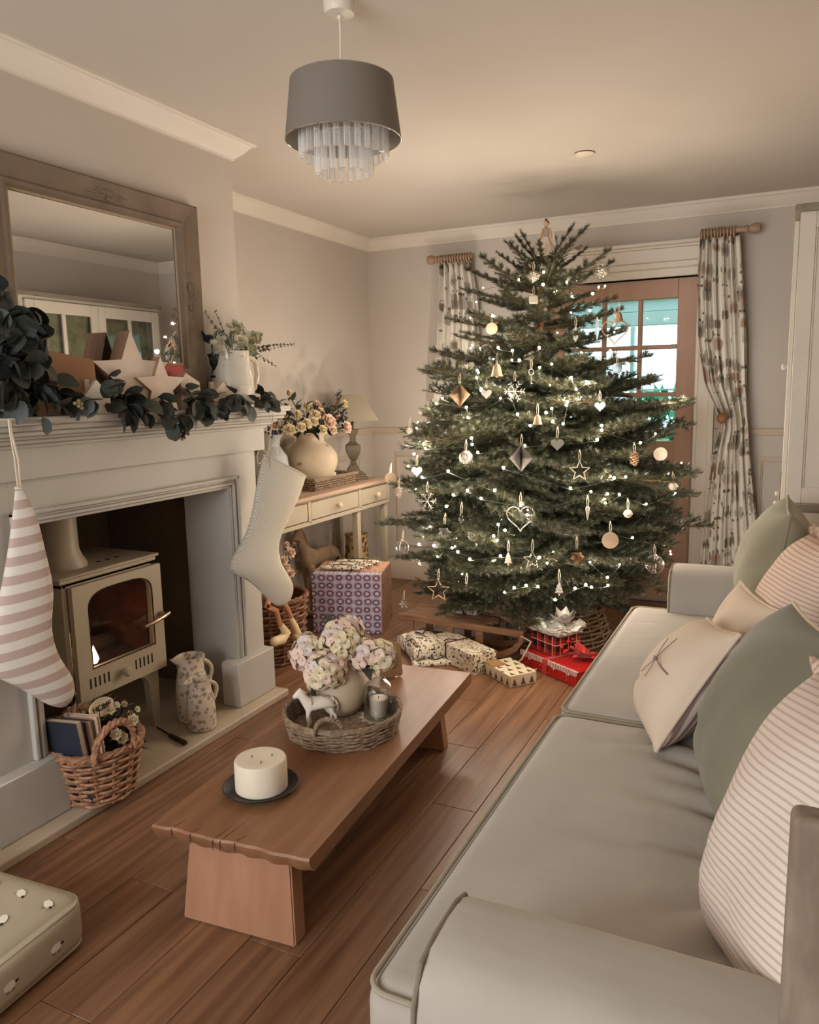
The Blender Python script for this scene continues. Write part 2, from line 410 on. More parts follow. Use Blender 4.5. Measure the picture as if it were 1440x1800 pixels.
SY0, SY1 = 1.395, 2.795
sur = thing('fireplace_surround', 'cream painted fireplace surround with deep moulded mantel shelf', 'fireplace', (-2.1, 2.095, .03))
for y0, y1, k in ((SY0, 1.655, 0), (2.535, SY1, 1)):
    b = MB(); b.rbox(XC + .002, -2.052, y0, y1, .03, .225, .004); W(b, 'plinth', m_sur, sur)
for y0, y1 in ((SY0 + .01, 1.577), (2.648, SY1 - .004)):
    b = MB(); b.rbox(XC + .002, -2.1036, y0, y1, .225, 1.112, .0005); W(b, 'pilaster', m_sur, sur)
b = MB(); b.rbox(XC + .002, -2.1036, 1.5772, 2.6478, 1.008, 1.112, .0005); W(b, 'header', m_sur, sur)
b = MB(); b.rbox(XC + .002, -2.085, SY0 - .05, 2.845, 1.112, 1.215, .003); W(b, 'frieze', m_sur, sur)
b = MB()
for x1, e, z0, z1 in ((-2.072, .012, 1.208, 1.222), (-2.05, .03, 1.222, 1.236), (-2.035, .04, 1.236, 1.247), (-2.008, .055, 1.247, 1.262), (-1.998, .058, 1.262, 1.281)):
    b.rbox(XC + .002, x1, SY0 - .05 - e, 2.84 + e, z0, z1, .006, 3)
W(b, 'cornice_moulding', m_sur, sur)
b = MB(); b.rbox(XC + .002, -1.985, SY0 - .115, 2.915, 1.280, 1.303, .005, 3); W(b, 'mantel_shelf', m_sur, sur)
# stepped moulding round the opening: three pieces
def mould(name, poly):
    b = MB()
    for (o, i, out) in ((0, .014, .020), (.014, .024, .010), (.024, .036, .016), (.036, .048, .006)):
        poly(b, o, i, out)
    W(b, name, m_sur, sur)
mould('opening_moulding', lambda b, o, i, out: b.rbox(XC + .01, -2.1036 + out, 1.572 + o, 2.653 - o, 1.016 - i, 1.016 - o, .003))
mould('opening_moulding', lambda b, o, i, out: b.rbox(XC + .01, -2.1036 + out, 2.653 - i, 2.653 - o, .225, 1.016 - o, .003))
mould('opening_moulding', lambda b, o, i, out: b.rbox(XC + .01, -2.1036 + out, 1.572 + o, 1.572 + i, .225, 1.016 - o, .003))
for y0, y1 in ((2.598, 2.6045), (1.6185, 1.625)):
    b = MB(); b.rbox(-2.345, -2.10, y0, y1, .03, .968, .001, 1); W(b, 'reveal_lining', m_sur, sur)

m_stone = mat('hearth_stone', (182, 165, 144), .55, c2=(166, 149, 128), nscale=7, bump=.05, bscale=50)
hs = MB(); hs.rbox(OXB, -1.990, SY0 - .10, 2.81, -.003, .03, .008, 3)
tag(hs.build('hearth_slab', m_stone, loc=(0, 0, 0)), 'pale stone hearth slab with rounded edge under the fireplace', 'hearth')

# stove
m_stove = mat('stove_enamel', (172, 158, 136), .42, c2=(164, 150, 128), nscale=5, spec=.5)
m_stove_in = mat('stove_fire_box', (46, 26, 20), .9, c2=(92, 52, 36), nscale=9)
m_steel = mat('brushed_steel', (170, 150, 130), .3, 1.0)
m_dark = mat('dark_slot', (30, 22, 16), .9)
SX0, SX1, VY0, VY1 = -2.63, -2.25, 1.84, 2.31
st = thing('wood_burning_stove', 'cream enamel wood burning stove with arched glass door in the fireplace', 'stove', (-2.44, 2.075, .03))
zs0, zs1 = .265, .715
b = MB(); th = .02
b.rbox(SX0, SX1, VY0 + .015, VY0 + .035, zs0, zs1); b.rbox(SX0, SX1, VY1 - .035, VY1 - .015, zs0, zs1)
b.rbox(SX0, SX0 + th, VY0 + .015, VY1 - .015, zs0, zs1); b.rbox(SX0, SX1, VY0 + .015, VY1 - .015, zs0, zs0 + .02); b.rbox(SX0, SX1, VY0 + .015, VY1 - .015, zs1 - .02, zs1)
b.rbox(SX1 - .02, SX1, VY0 + .015, VY1 - .015, zs0, .31); b.rbox(SX1 - .02, SX1, VY0 + .015, VY1 - .015, .70, zs1)
W(b, 'body', m_stove, st)
b = MB(); b.rbox(SX0 - .01, SX1 + .012, VY0 - .005, VY1 + .008, .728, .740, .004); b.rbox(SX0, SX1 + .002, VY0 + .005, VY1 - .002, .712, .730, .003); W(b, 'top_plate', m_stove, st)
for k in range(3):
    b = MB(); b.lathe([(.0105, 0), (.0105, .0016)], 12, M=T(-2.335, 2.10 + .045 * k, .7395)); W(b, 'vent_hole', m_dark, st)
b = MB(); b.lathe([(.092, .738), (.092, .75), (.078, .775), (.068, .80), (.066, .85), (.066, 1.25)], 32, M=T(-2.40, 1.985, 0)); W(b, 'flue_pipe', m_stove, st)
# arched door built as a plate with a hole
dY0, dY1, dz0, dz1 = 1.875, 2.305, .275, .700
gy0, gy1, gz0, gzs, gza = 1.94, 2.252, .385, .60, .668
def arch(y0, y1, z0, zs, za, n=16):
    p = [(y0, z0), (y1, z0)]
    for i in range(n + 1):
        a = math.pi * i / n; c = (y0 + y1) / 2; r = (y1 - y0) / 2
        p.append((c + r * math.copysign(abs(math.cos(a)) ** .55, math.cos(a)), zs + (za - zs) * math.sin(a) ** .8))
    return p
def plate_hole(b, outer, inner, x0, x1):
    """outer: rect, inner: polygon starting bottom-left, bottom-right, then ccw; quads between matched points"""
    n = len(inner); (y0, z0, y1, z1) = outer; out = []
    cy = (inner[0][0] + inner[1][0]) / 2; cz = (z0 + z1) / 2
    for i, (y, z) in enumerate(inner):
        if i == 0: out.append((y0, z0))
        elif i == 1: out.append((y1, z0))
        else:
            s = (i - 2) / (n - 3)
            if s < .25: out.append((y1, z0 + (z1 - z0) * (.55 + s / .25 * .45)))
            elif s <= .75: out.append((y1 + (y0 - y1) * (s - .25) / .5, z1))
            else: out.append((y0, z1 - (z1 - z0) * .45 * (s - .75) / .25))
    vs = [(x, y, z) for x in (x0, x1) for (y, z) in inner + out]
    fs = []
    for i in range(n):
        j = (i + 1) % n
        fs += [(i, j, n + j, n + i), (2 * n + i, 3 * n + i, 3 * n + j, 2 * n + j), (i, 2 * n + i, 2 * n + j, j), (n + i, n + j, 3 * n + j, 3 * n + i)]
    b.add(vs, fs)
inner = arch(gy0, gy1, gz0, gzs, gza)
b = MB(); plate_hole(b, (dY0, dz0, dY1, dz1), inner, SX1 + .002, SX1 + .024)
dr = W(b, 'door', m_stove, st, angle=30)
b = MB(); b.tube([(SX1 + .0235, y, z) for y, z in inner], .0028, 6, closed=True); W(b, 'glass_seal', m_dark, st)
b = MB(); ip = [(y, z) for y, z in inner]; b.add([(SX1 + .012, y, z) for y, z in ip], [tuple(range(len(ip)))]); W(b, 'door_glass', m_glass, st, smooth=False)
b = MB(); b.box(SX0 + .03, SX0 + .04, VY0 + .04, VY1 - .04, .29, .69); b.box(SX0 + .03, SX1 - .03, VY0 + .037, VY0 + .042, .29, .69); b.box(SX0 + .03, SX1 - .03, VY1 - .042, VY1 - .037, .29, .69)
b.box(SX0 + .03, SX1 - .01, VY0 + .04, VY1 - .04, .285, .292); W(b, 'fire_box', m_stove_in, st)
m_log = mat('charred_log', (58, 34, 24), .95, c2=(26, 16, 12), nscale=14)
for k, (yy, zz, r, a) in enumerate(((2.0, .335, .04, .25), (2.13, .33, .038, -.2), (2.06, .40, .035, .12))):
    b = MB(); b.tube([(-2.40 + .05 * math.sin(a), yy - .13, zz), (-2.40, yy, zz + .005), (-2.40 - .05 * math.sin(a), yy + .13, zz)], [r * .9, r, r * .85], 10); W(b, 'log', m_log, st)
m_flame = bpy.data.materials.new('flame'); m_flame.use_nodes = True; nt, nd, lk = nodes_of(m_flame); nd.remove(nd['Principled BSDF'])
em = nd.new('ShaderNodeEmission'); em.inputs[0].default_value = (1, .66, .5, 1); em.inputs[1].default_value = 3.2; lk.new(em.outputs[0], nd['Material Output'].inputs[0])
for k, (yy, hh, w) in enumerate(((1.955, .075, .022), (1.985, .115, .026), (2.012, .07, .018))):
    b = MB(); b.lathe([(w * .5, 0), (w, hh * .22), (w * .8, hh * .45), (w * .38, hh * .75), (.0005, hh)], 10, M=T(-2.30, yy, .372)); W(b, 'flame', m_flame, st)
lamp('stove_fire', 'POINT', (-2.31, 1.985, .47), .7, (1.0, .55, .28), .03)
b = MB(); b.tube([(SX1 + .024, 2.285, .498), (SX1 + .06, 2.285, .498)], .011, 10); b.tube([(SX1 + .06, 2.30, .502), (SX1 + .066, 2.26, .497), (SX1 + .066, 2.20, .488), (SX1 + .06, 2.165, .482)], [.0085, .0095, .009, .008], 10); W(b, 'door_handle', m_steel, st)
for c in (1.965, 2.185):
    for k in range(5):
        b = MB(); b.rbox(SX1 + .0235, SX1 + .0248, c + (k - 2) * .021 - .004, c + (k - 2) * .021 + .004, .314, .352, .001, 1); W(b, 'vent_slot', m_dark, st)
b = MB(); b.lathe([(.011, 0), (.011, .012), (.019, .02), (.019, .028), (.012, .036), (0, .037)], 18, M=T(SX1 + .024, 2.075, .332) @ RY(math.pi / 2)); W(b, 'air_knob', m_stove, st)
for yy, sg in ((VY0 + .02, 1), (VY1 - .02, -1)):
    for xx, sx in ((SX1 - .01, -1), (SX0 + .01, 1)):
        poly = [(0, .27), (sg * .115, .27), (sg * .115, .262), (sg * .075, .25), (sg * .055, .225), (sg * .040, .03), (sg * .008, .03)]
        b = MB(); b.add([(xx, yy + p, q) for p, q in poly] + [(xx + sx * .03, yy + p, q) for p, q in poly],
                        [tuple(range(7)), tuple(range(7, 14))[::-1]] + [(i, (i + 1) % 7, 7 + (i + 1) % 7, 7 + i) for i in range(7)]); W(b, 'leg', m_stove, st, smooth=False)

# floral jugs on the hearth
def spots_mat(name, base, spot, spot2, scale, rough=.35, thr=.42):
    m = mat(name, base, rough); nt, nd, lk = nodes_of(m); bs = nd['Principled BSDF']
    tc = nd.new('ShaderNodeTexCoord'); vo = nd.new('ShaderNodeTexVoronoi'); vo.inputs['Scale'].default_value = scale
    nz = nd.new('ShaderNodeTexNoise'); nz.inputs['Scale'].default_value = scale * 1.5; ad = nd.new('ShaderNodeMath'); ad.operation = 'MULTIPLY_ADD'; ad.inputs[1].default_value = .5
    lk.new(tc.outputs['Object'], vo.inputs['Vector']); lk.new(tc.outputs['Object'], nz.inputs['Vector'])
    lk.new(nz.outputs['Fac'], ad.inputs[0]); lk.new(vo.outputs['Distance'], ad.inputs[2])
    rp = nd.new('ShaderNodeValToRGB'); e = rp.color_ramp.elements
    e[0].position = thr + .05; e[0].color = lin(spot); e[1].position = thr + .30; e[1].color = lin(base)
    x = e.new(thr + .14); x.color = lin(spot2); x = e.new(thr + .22); x.color = lin(base); rp.color_ramp.interpolation = 'CONSTANT'
    lk.new(ad.outputs[0], rp.inputs[0]); lk.new(rp.outputs[0], bs.inputs['Base Color']); return m
m_jugf = spots_mat('floral_glaze', (205, 188, 168), (150, 134, 120), (168, 151, 136), 48, thr=.47)
m_jugw = mat('cream_glaze', (208, 193, 172), .3)
def jug(t, h, r, mats, handle_dir=1, spout=True, neck=.8, name='body', hr=.008):
    prof = [(r * .86, 0), (r * .98, h * .03), (r, h * .12), (r * .99, h * .4), (r * .93, h * .62), (r * neck, h * .80), (r * neck * .98, h * .9), (r * neck * 1.1, h * .985), (r * neck * 1.1, h), (r * neck * 1.02, h), (r * neck * .9, h * .88), (r * neck * .9, h * .75), (r * .85, h * .5), (0, h * .45)]
    b = MB(); b.lathe(prof, 32)
    if spout:
        for i, p in enumerate(b.v):
            x, y, z = p
            if z > h * .78 and y * handle_dir < 0:
                k = (z / h - .78) / .22; w = max(0, -y * handle_dir) / (r * neck); f = w ** 4 * k
                b.v[i] = (x * (1 - .5 * f), y - handle_dir * f * r * .45, z + f * h * .035)
    body = b.build(name, mats[0], t)
    b = MB(); pts = []
    for i in range(15):
        a = i / 14; ang = math.pi * a
        pts.append((0, handle_dir * (r * (neck * (1 - a) + .96 * a) * .97 + math.sin(ang) * r * .72), h * (.90 - .52 * a) + math.sin(ang) * h * .05))
    b.tube(pts, hr, 8, flat=1.0); b.build('handle', mats[1], t); return body
tj = thing('tall_floral_jug', 'tall beige floral jug on the hearth beside the stove, behind a smaller one', 'jug', (-2.165, 2.375, .03), rotz=-.15, group='floral jugs on the hearth')
jug(tj, .272, .068, (m_jugf, m_jugw), neck=.78, hr=.009)
tj = thing('small_floral_jug', 'small beige floral jug at the hearth edge in front of a taller one', 'jug', (-2.075, 2.318, .03), rotz=-.1, group='floral jugs on the hearth')
jug(tj, .205, .058, (m_jugf, m_jugw), neck=.78, hr=.008)
tp = thing('fire_poker', 'thin poker with dark handle lying on the hearth by the jugs', 'poker', (-2.1, 2.18, .03))
b = MB(); b.tube([(-2.13, 2.195, .041), (-2.24, 2.24, .036)], .0035, 6); W(b, 'rod', mat('dark_iron', (60, 46, 36), .6, .6), tp)
b = MB(); b.tube([(-2.020, 2.165, .041), (-2.03, 2.167, .041), (-2.125, 2.192, .041), (-2.135, 2.196, .041)], [.006, .010, .009, .005], 10); W(b, 'handle', mat('dark_wood_handle', (58, 38, 26), .5), tp)

# ------------------------------------------------------------------ wicker helper
def wicker_mat(name, a, b2, scale=60):
    return mat(name, a, .75, c2=b2, nscale=scale, bump=.2, bscale=90)
m_wick = wicker_mat('brown_wicker', (182, 136, 104), (112, 74, 52))
m_wick_grey = wicker_mat('grey_wicker', (176, 152, 128), (120, 98, 80))
def basket(t, r0, r1, h, rows, m, stakes=18, rod=.006, amp=.005, squash=1.0, rim=.011, base=True, prof=None, mdark=None):
    """woven basket: horizontal rods as weave parts, stakes and a plaited rim"""
    rad = prof or (lambda a: r0 + (r1 - r0) * a)
    n = stakes * 4
    for k in range(rows):
        a = (k + .5) / rows; z = h * a; b = MB(); r = rad(a); ph = k % 2
        b.tube([((r + amp * math.cos(stakes / 2 * w + math.pi * ph)) * math.cos(w), (r + amp * math.cos(stakes / 2 * w + math.pi * ph)) * math.sin(w) * squash, z + .0015 * math.sin(3 * w + k)) for w in [2 * math.pi * i / n for i in range(n)]], rod, 5, closed=True)
        b.build('weave_rod', m, t)
    b = MB()
    for s in range(stakes):
        w = 2 * math.pi * (s + .25) / stakes
        b.tube([(rad(a) * math.cos(w), rad(a) * math.sin(w) * squash, h * a) for a in (0, .25, .5, .75, 1.0)], rod * .8, 5)
    b.build('stakes', m, t)
    if rim:
        for ph in (0, math.pi * .66, math.pi * 1.33):
            b = MB(); b.tube([((rad(1) + rim * .5 * math.cos(9 * w + ph)) * math.cos(w), (rad(1) + rim * .5 * math.cos(9 * w + ph)) * math.sin(w) * squash, h + rim * .5 * math.sin(9 * w + ph)) for w in [2 * math.pi * i / 108 for i in range(108)]], rim * .55, 5, closed=True)
            b.build('rim_strand', m, t)
    if base:
        b = MB(); b.lathe([(0, .004), (rad(0), .004), (rad(0), .014), (0, .014)], 24, M=SCL(1, squash, 1)); b.build('base', m, t)
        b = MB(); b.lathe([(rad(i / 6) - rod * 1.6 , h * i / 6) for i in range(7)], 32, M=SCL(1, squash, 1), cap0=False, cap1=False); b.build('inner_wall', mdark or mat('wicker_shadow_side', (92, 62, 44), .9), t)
def arc_handle(t, m, c, d, w, h, r=.008, strands=3, lean=(0, 0, 0), name='handle'):
    d = Vector(d).normalized()
    b = MB()
    for s in range(strands):
        pts = []
        for i in range(25):
            a = math.pi * i / 24; p = Vector(c) + d * (-math.cos(a) * w / 2) + Vector((0, 0, h * math.sin(a) ** .8)) + Vector(lean) * math.sin(a)
            q = 2 * math.pi * (i / 6 + s / strands); pts.append(p + Vector((d.y, -d.x, 0)) * r * .8 * math.cos(q) + Vector((0, 0, 1)) * r * .8 * math.sin(q))
        b.tube(pts, r * .75, 6)
    b.build(name, m, t)

hb = thing('hearth_basket', 'brown wicker basket with hooped handle on the hearth holding books and flowers', 'basket', (-2.045, 1.772, .031))
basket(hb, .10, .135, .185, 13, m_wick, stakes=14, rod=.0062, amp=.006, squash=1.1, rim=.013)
arc_handle(hb, m_wick, (.125, -.045, .178), (.2, 1, 0), .145, .115, .010, lean=(.02, 0, 0))
arc_handle(hb, m_wick, (-.125, .03, .178), (.2, 1, 0), .145, .09, .010)
def book(name, label, c, size, rot, m, mp):
    t = thing(name, label, 'book', c, rot=rot, group='books in the hearth basket'); w, d, h = size
    b = MB(); b.rbox(0, w, 0, .003, 0, h, .001); b.rbox(0, w, d - .003, d, 0, h, .001); b.rbox(-.002, .002, 0, d, 0, h, .001); b.build('cover', m, t)
    b = MB(); b.box(.002, w - .004, .003, d - .003, .004, h - .004); b.build('pages', mp, t, smooth=False)
m_page = mat('book_pages', (206, 186, 160), .9, c2=(186, 164, 138), nscale=200, nstretch=(.1, 1, .1))
book('hardback_book', 'large dark navy book standing at the left of the hearth basket', (-2.10, 1.655, .05), (.13, .028, .285), (.10, -.05, .12), mat('navy_cover', (36, 40, 52), .5), m_page)
book('hardback_book', 'brown spined book standing second from left in the hearth basket', (-2.095, 1.690, .05), (.13, .020, .272), (.08, -.05, .12), mat('brown_cover', (96, 66, 54), .5), m_page)
book('hardback_book', 'slim pale pink book standing furthest right in the hearth basket', (-2.09, 1.715, .05), (.13, .016, .280), (.06, -.05, .12), mat('pink_cover', (190, 158, 140), .5), m_page)

# flower builders -----------------------------------------------------------
def petal(L, w, cup=.25, n=4, tip=.3):
    """petal mesh along +x, lying in xy, curled up"""
    vs = []; fs = []
    for i in range(n + 1):
        a = i / n; ww = w * math.sin(math.pi * min(1, .12 + a * .88) ** .8) * (1 if a < .95 else .5) * .5 + .001
        z = cup * L * a * a
        vs += [(L * a, -ww, z + ww * .5), (L * a, 0, z), (L * a, ww, z + ww * .5)]
    for i in range(n):
        for j in range(2): fs.append((3 * i + j, 3 * i + j + 1, 3 * i + j + 4, 3 * i + j + 3))
    return vs, fs
def leaf_mesh(name, L, w, m, fold=.25, cup=.2, n=5, roundness=.8):
    mb = MB(); vs = []; fs = []
    for i in range(n + 1):
        a = i / n; ww = w * .5 * ((math.sin(math.pi * a ** roundness) if roundness else max(0, 1 - abs(2 * a - 1) ** 2.3) ** .5) if 0 < a < 1 else .03)
        z = -cup * L * a * a
        vs += [(L * a, -ww, z + ww * fold), (L * a, 0, z), (L * a, ww, z + ww * fold)]
    for i in range(n):
        for j in range(2): fs.append((3 * i + j, 3 * i + j + 1, 3 * i + j + 4, 3 * i + j + 3))
    mb.add(vs, fs); return mb.mesh(name, m)
def rose_mesh(name, r, m, layers=4, seed=1):
    rr = random.Random(seed); mb = MB(); mb.ball((0, 0, r * .45), r * .35, seg=8, rings=6)
    for k in range(layers):
        f = (k + 1) / layers; n = 4 + k
        for i in range(n):
            vs, fs = petal(r * (.55 + .55 * f), r * (.75 + .45 * f), cup=.9 - .75 * f, n=3)
            mb.add(vs, fs, 0, RZ(2 * math.pi * (i + .5 * k + rr.random() * .3) / n) @ T(0, 0, r * .1 * (1 - f)) @ RY(-1.25 + 1.05 * f))
    return mb.mesh(name, m)
m_rose_w = mat('ivory_petal', (228, 214, 184), .7, c2=(212, 194, 158), nscale=30)
m_rose_p = mat('blush_petal', (222, 190, 170), .7, c2=(232, 208, 188), nscale=30)
m_leaf_d = mat('dark_leaf', (58, 62, 48), .5, c2=(38, 42, 34), nscale=20)
m_leaf_k = mat('deep_leaf', (34, 38, 34), .5)
me_rose_w = rose_mesh('ivory_rose', .022, m_rose_w); me_rose_s = rose_mesh('small_ivory_rose', .015, m_rose_w, 3, 5)
me_leaf_s = leaf_mesh('leaf', .045, .022, m_leaf_d); me_leaf_k = leaf_mesh('leaf', .05, .026, m_leaf_k)
fl = thing('flower_spray', 'spray of small ivory roses with dark leaves in the hearth basket', 'flowers', (-2.03, 1.80, .09))
def spray(t, items, stem_from, m_stem):
    b = MB()
    for nm, me, p, d, s in items:
        link_mesh(nm, me, t, p, align(d).to_euler() if nm == 'leaf' else Vector((0, 0, 1)).rotation_difference(Vector(d).normalized()).to_euler(), s)
        b.tube([stem_from, (Vector(stem_from) + Vector(p)) / 2 + Vector((0, 0, .015)), p], .0016, 5)
    b.build('stems', m_stem, t)
rr = random.Random(4); items = []
for u, v, s in ((214, 1298, 1.0), (233, 1266, .95), (228, 1255, .8), (241, 1247, .75), (203, 1291, .95), (230, 1303, .85), (193, 1247, .9), (205, 1240, .8), (218, 1238, .8), (213, 1303, .6), (172, 1312, 1.0), (163, 1268, .9)):
    p = P(u, v, x=-1.985 - .05 * rr.random()) - Vector(fl.location); items.append(('rose', me_rose_w if s > .82 else me_rose_s, p, (1, -.5 + rr.random() * .6, .4 + rr.random() * .5), s))
for _ in range(46):
    p = P(165 + rr.random() * 75, 1245 + rr.random() * 75, x=-2.01 - .07 * rr.random()) - Vector(fl.location)
    items.append(('leaf', me_leaf_k, p, (rr.uniform(.2, 1), rr.uniform(-1, 1), rr.uniform(-.3, 1)), .8 + .4 * rr.random()))
spray(fl, items, (-.02, -.02, .0), m_leaf_d)
# word plaque
def text_mesh(txt, size, m, name, ext=.001):
    cu = bpy.data.curves.new(name, 'FONT'); cu.body = txt; cu.size = size; cu.extrude = ext; cu.align_x = 'CENTER'; cu.align_y = 'CENTER'
    o = bpy.data.objects.new('tmp', cu); COL.objects.link(o); dg = bpy.context.evaluated_depsgraph_get()
    me = bpy.data.meshes.new_from_object(o.evaluated_get(dg)); bpy.data.objects.remove(o); me.name = name; me.materials.clear(); me.materials.append(m); return me
pl = thing('word_plaque', 'small oval cream plaque reading HOME tucked in the hearth basket', 'sign', tuple(P(178, 1243, x=-2.035)), rot=(.06, -.30, -.1))
b = MB(); b.lathe([(.0, 0), (.048, 0), (.050, .002), (.048, .005), (.040, .005), (.038, .004), (0, .004)], 32, M=RY(math.pi / 2) @ SCL(.62, 1, 1)); pq = b.build('plaque', mat('cream_wood', (196, 178, 146), .7), pl)
link_mesh('lettering', text_mesh('HOME', .026, m_dark, 'lettering'), pl, (.0058, 0, .0), (math.pi / 2, 0, math.pi / 2))
dp = thing('dried_palm', 'dried brown palm fronds standing behind the books in the hearth basket', 'dried plant', tuple(P(140, 1265, x=-2.10)))
me_frond = leaf_mesh('frond', .11, .018, mat('dried_leaf', (150, 122, 92), .9, c2=(110, 84, 60), nscale=30), fold=.6, cup=.1, roundness=.6)
for k in range(9):
    a = -.9 + k * .24; link_mesh('frond', me_frond, dp, (0, .012 * k - .05, -.02), align((.25, math.sin(a), .9 * math.cos(a) + .1)).to_euler(), .8 + .3 * rr.random())
# ------------------------------------------------------------------ mirror on the mantel
m_mframe = mat('weathered_wood_frame', (126, 109, 92), .65, c2=(106, 90, 75), nscale=9, nstretch=(1, 1, 1), bump=.06)
m_mirror = mat('mirror_silver', (225, 225, 225), .015, 1.0)
MY0, MY1, MZ0, MZ1 = 1.572, 2.520, 1.304, 2.080
iy0, iy1, iz0, iz1 = 1.687, 2.402, 1.474, 1.980
mr = thing('mantel_mirror', 'large rectangular mirror in carved grey brown wooden frame above the fireplace', 'mirror', (XC, 2.046, MZ0))
def frame_rail(nm, pa, axis):
    b = MB()
    # profile: distance in from outer edge -> height from wall
    prof = [(0, 0), (0, .022), (.06, .036), (.12, .040), (.30, .034), (.72, .028), (.80, .034), (.90, .032), (1.0, .016), (1.0, 0)]
    (o0, o1), (i0, i1) = pa
    k = len(prof); vs = []
    for (o, i) in ((o0, i0), (o1, i1)):
        for f, x in prof: vs.append((XC + .001 + x, o[0] + (i[0] - o[0]) * f, o[1] + (i[1] - o[1]) * f))
    fs = [(q, q + 1, k + q + 1, k + q) for q in range(k - 1)] + [tuple(range(k)), tuple(range(k, 2 * k))[::-1]]
    b.add(vs, fs); W(b, nm, m_mframe, mr, angle=20)
O = [(MY0, MZ0), (MY1, MZ0), (MY1, MZ1), (MY0, MZ1)]; I = [(iy0, iz0), (iy1, iz0), (iy1, iz1), (iy0, iz1)]
for a in range(4):
    c = (a + 1) % 4; frame_rail('frame_rail', ((O[a], O[c]), (I[a], I[c])), a)
b = MB(); b.box(XC + .010, XC + .013, iy0 - .01, iy1 + .01, iz0 - .01, iz1 + .01); W(b, 'mirror_glass', m_mirror, mr, smooth=False)
b = MB()
for (y0, y1, z0, z1) in ((iy0 - .004, iy1 + .004, iz0 - .004, iz0 + .006), (iy0 - .004, iy1 + .004, iz1 - .006, iz1 + .004), (iy0 - .004, iy0 + .006, iz0, iz1), (iy1 - .006, iy1 + .004, iz0, iz1)):
    b.rbox(XC + .012, XC + .020, y0, y1, z0, z1, .003)
W(b, 'inner_bead', mat('frame_bead', (162, 140, 114), .6), mr)
for (cy, cz, vert) in ((P(178, 330, x=XC + .03).y, (MZ1 + iz1) / 2, 0), ((MY1 + iy1) / 2, 1.735, 1)):
    b = MB(); r5 = random.Random(3)
    for k in range(34):
        a = r5.uniform(-1, 1) * .105; o = r5.uniform(-.022, .022) * (1 - abs(a) / .13)
        y, z = (cy + o, cz + a) if vert else (cy + a, cz + o)
        b.ball((XC + .031, y, z), .0085 - .004 * abs(a) / .105, seg=8, rings=6, sc=(.75, 1.5 if not vert else .8, .8 if not vert else 1.5))
    W(b, 'carved_ornament', m_mframe, mr)

# ------------------------------------------------------------------ stockings
def stocking(t, pairs, plane_p, plane_n, m, th=.32, lining=None):
    nrm = Vector(plane_n).normalized(); vs = []; K = 18; fs = []
    rows = []
    for (l, r) in pairs:
        L = PP(l[0], l[1], plane_p, plane_n); R = PP(r[0], r[1], plane_p, plane_n); c = (L + R) / 2; hv = (R - L) / 2; w = hv.length
        rows.append((c, hv, min(.045, w * th)))
    for (c, hv, d) in rows:
        for j in range(K):
            a = 2 * math.pi * j / K; vs.append(c + hv * math.cos(a) + nrm * d * math.copysign(abs(math.sin(a)) ** .8, math.sin(a)))
    for i in range(len(rows) - 1):
        for j in range(K): fs.append((i * K + j, i * K + (j + 1) % K, (i + 1) * K + (j + 1) % K, (i + 1) * K + j))
    fs.append(tuple(range((len(rows) - 1) * K, len(rows) * K)))
    b = MB(); b.add(vs, fs); o = W(b, 'sock', m, t, angle=180, sub=1)
    c, hv, d = rows[0]
    b = MB(); b.tube([c + hv * math.cos(2 * math.pi * j / 24) + nrm * d * math.sin(2 * math.pi * j / 24) for j in range(24)], .0035, 6, closed=True); W(b, 'cuff_edge', lining or m, t)
    return rows
m_ss = mat('pink_striped_linen', (214, 196, 178), .9, bump=.05, bscale=300); nt, nd, lk = nodes_of(m_ss); bs = nd['Principled BSDF']
tc = nd.new('ShaderNodeTexCoord'); sp = nd.new('ShaderNodeSeparateXYZ'); lk.new(tc.outputs['Object'], sp.inputs[0])
ma = nd.new('ShaderNodeMath'); ma.operation = 'MULTIPLY_ADD'; ma.inputs[1].default_value = -.10; lk.new(sp.outputs[1], ma.inputs[0]); lk.new(sp.outputs[2], ma.inputs[2])
mu = nd.new('ShaderNodeMath'); mu.operation = 'MULTIPLY'; mu.inputs[1].default_value = 1 / .0535; lk.new(ma.outputs[0], mu.inputs[0])
fc = nd.new('ShaderNodeMath'); fc.operation = 'FRACT'; lk.new(mu.outputs[0], fc.inputs[0])
cr = nd.new('ShaderNodeValToRGB'); cr.color_ramp.interpolation = 'LINEAR'; e = cr.color_ramp.elements
e[0].position = .0; e[0].color = lin((206, 198, 188)); e[1].position = .48; e[1].color = lin((206, 198, 188)); x = e.new(.50); x.color = lin((176, 154, 144)); x = e.new(.98); x.color = lin((176, 154, 144)); x = e.new(1.0); x.color = lin((206, 198, 188))
lk.new(fc.outputs[0], cr.inputs[0]); lk.new(cr.outputs[0], bs.inputs['Base Color'])
sp0 = P(27, 858, x=-2.03)
ts = thing('striped_stocking', 'pink and white striped stocking hanging from the left of the mantel', 'stocking', (-2.03, 1.55, .40))
L_ = [((27, 858), (38, 859)), ((24, 885), (55, 885)), ((20, 920), (69, 917)), ((14, 965), (80, 970)), ((6, 1010), (91, 1012)), ((-2, 1050), (96, 1045)), ((-12, 1090), (90, 1090)), ((-27, 1125), (93, 1125)), ((-36, 1155), (106, 1158)), ((-22, 1186), (125, 1182)), ((14, 1200), (133, 1203)), ((42, 1214), (130, 1226)), ((68, 1230), (120, 1240)), ((88, 1241), (108, 1245))]
stocking(ts, L_, sp0, (1, -.35, 0), m_ss, th=.42, lining=mat('white_ribbon', (222, 208, 190), .7))
b = MB(); p0 = P(32, 860, x=-2.03); p1 = P(17, 756, x=-1.983)
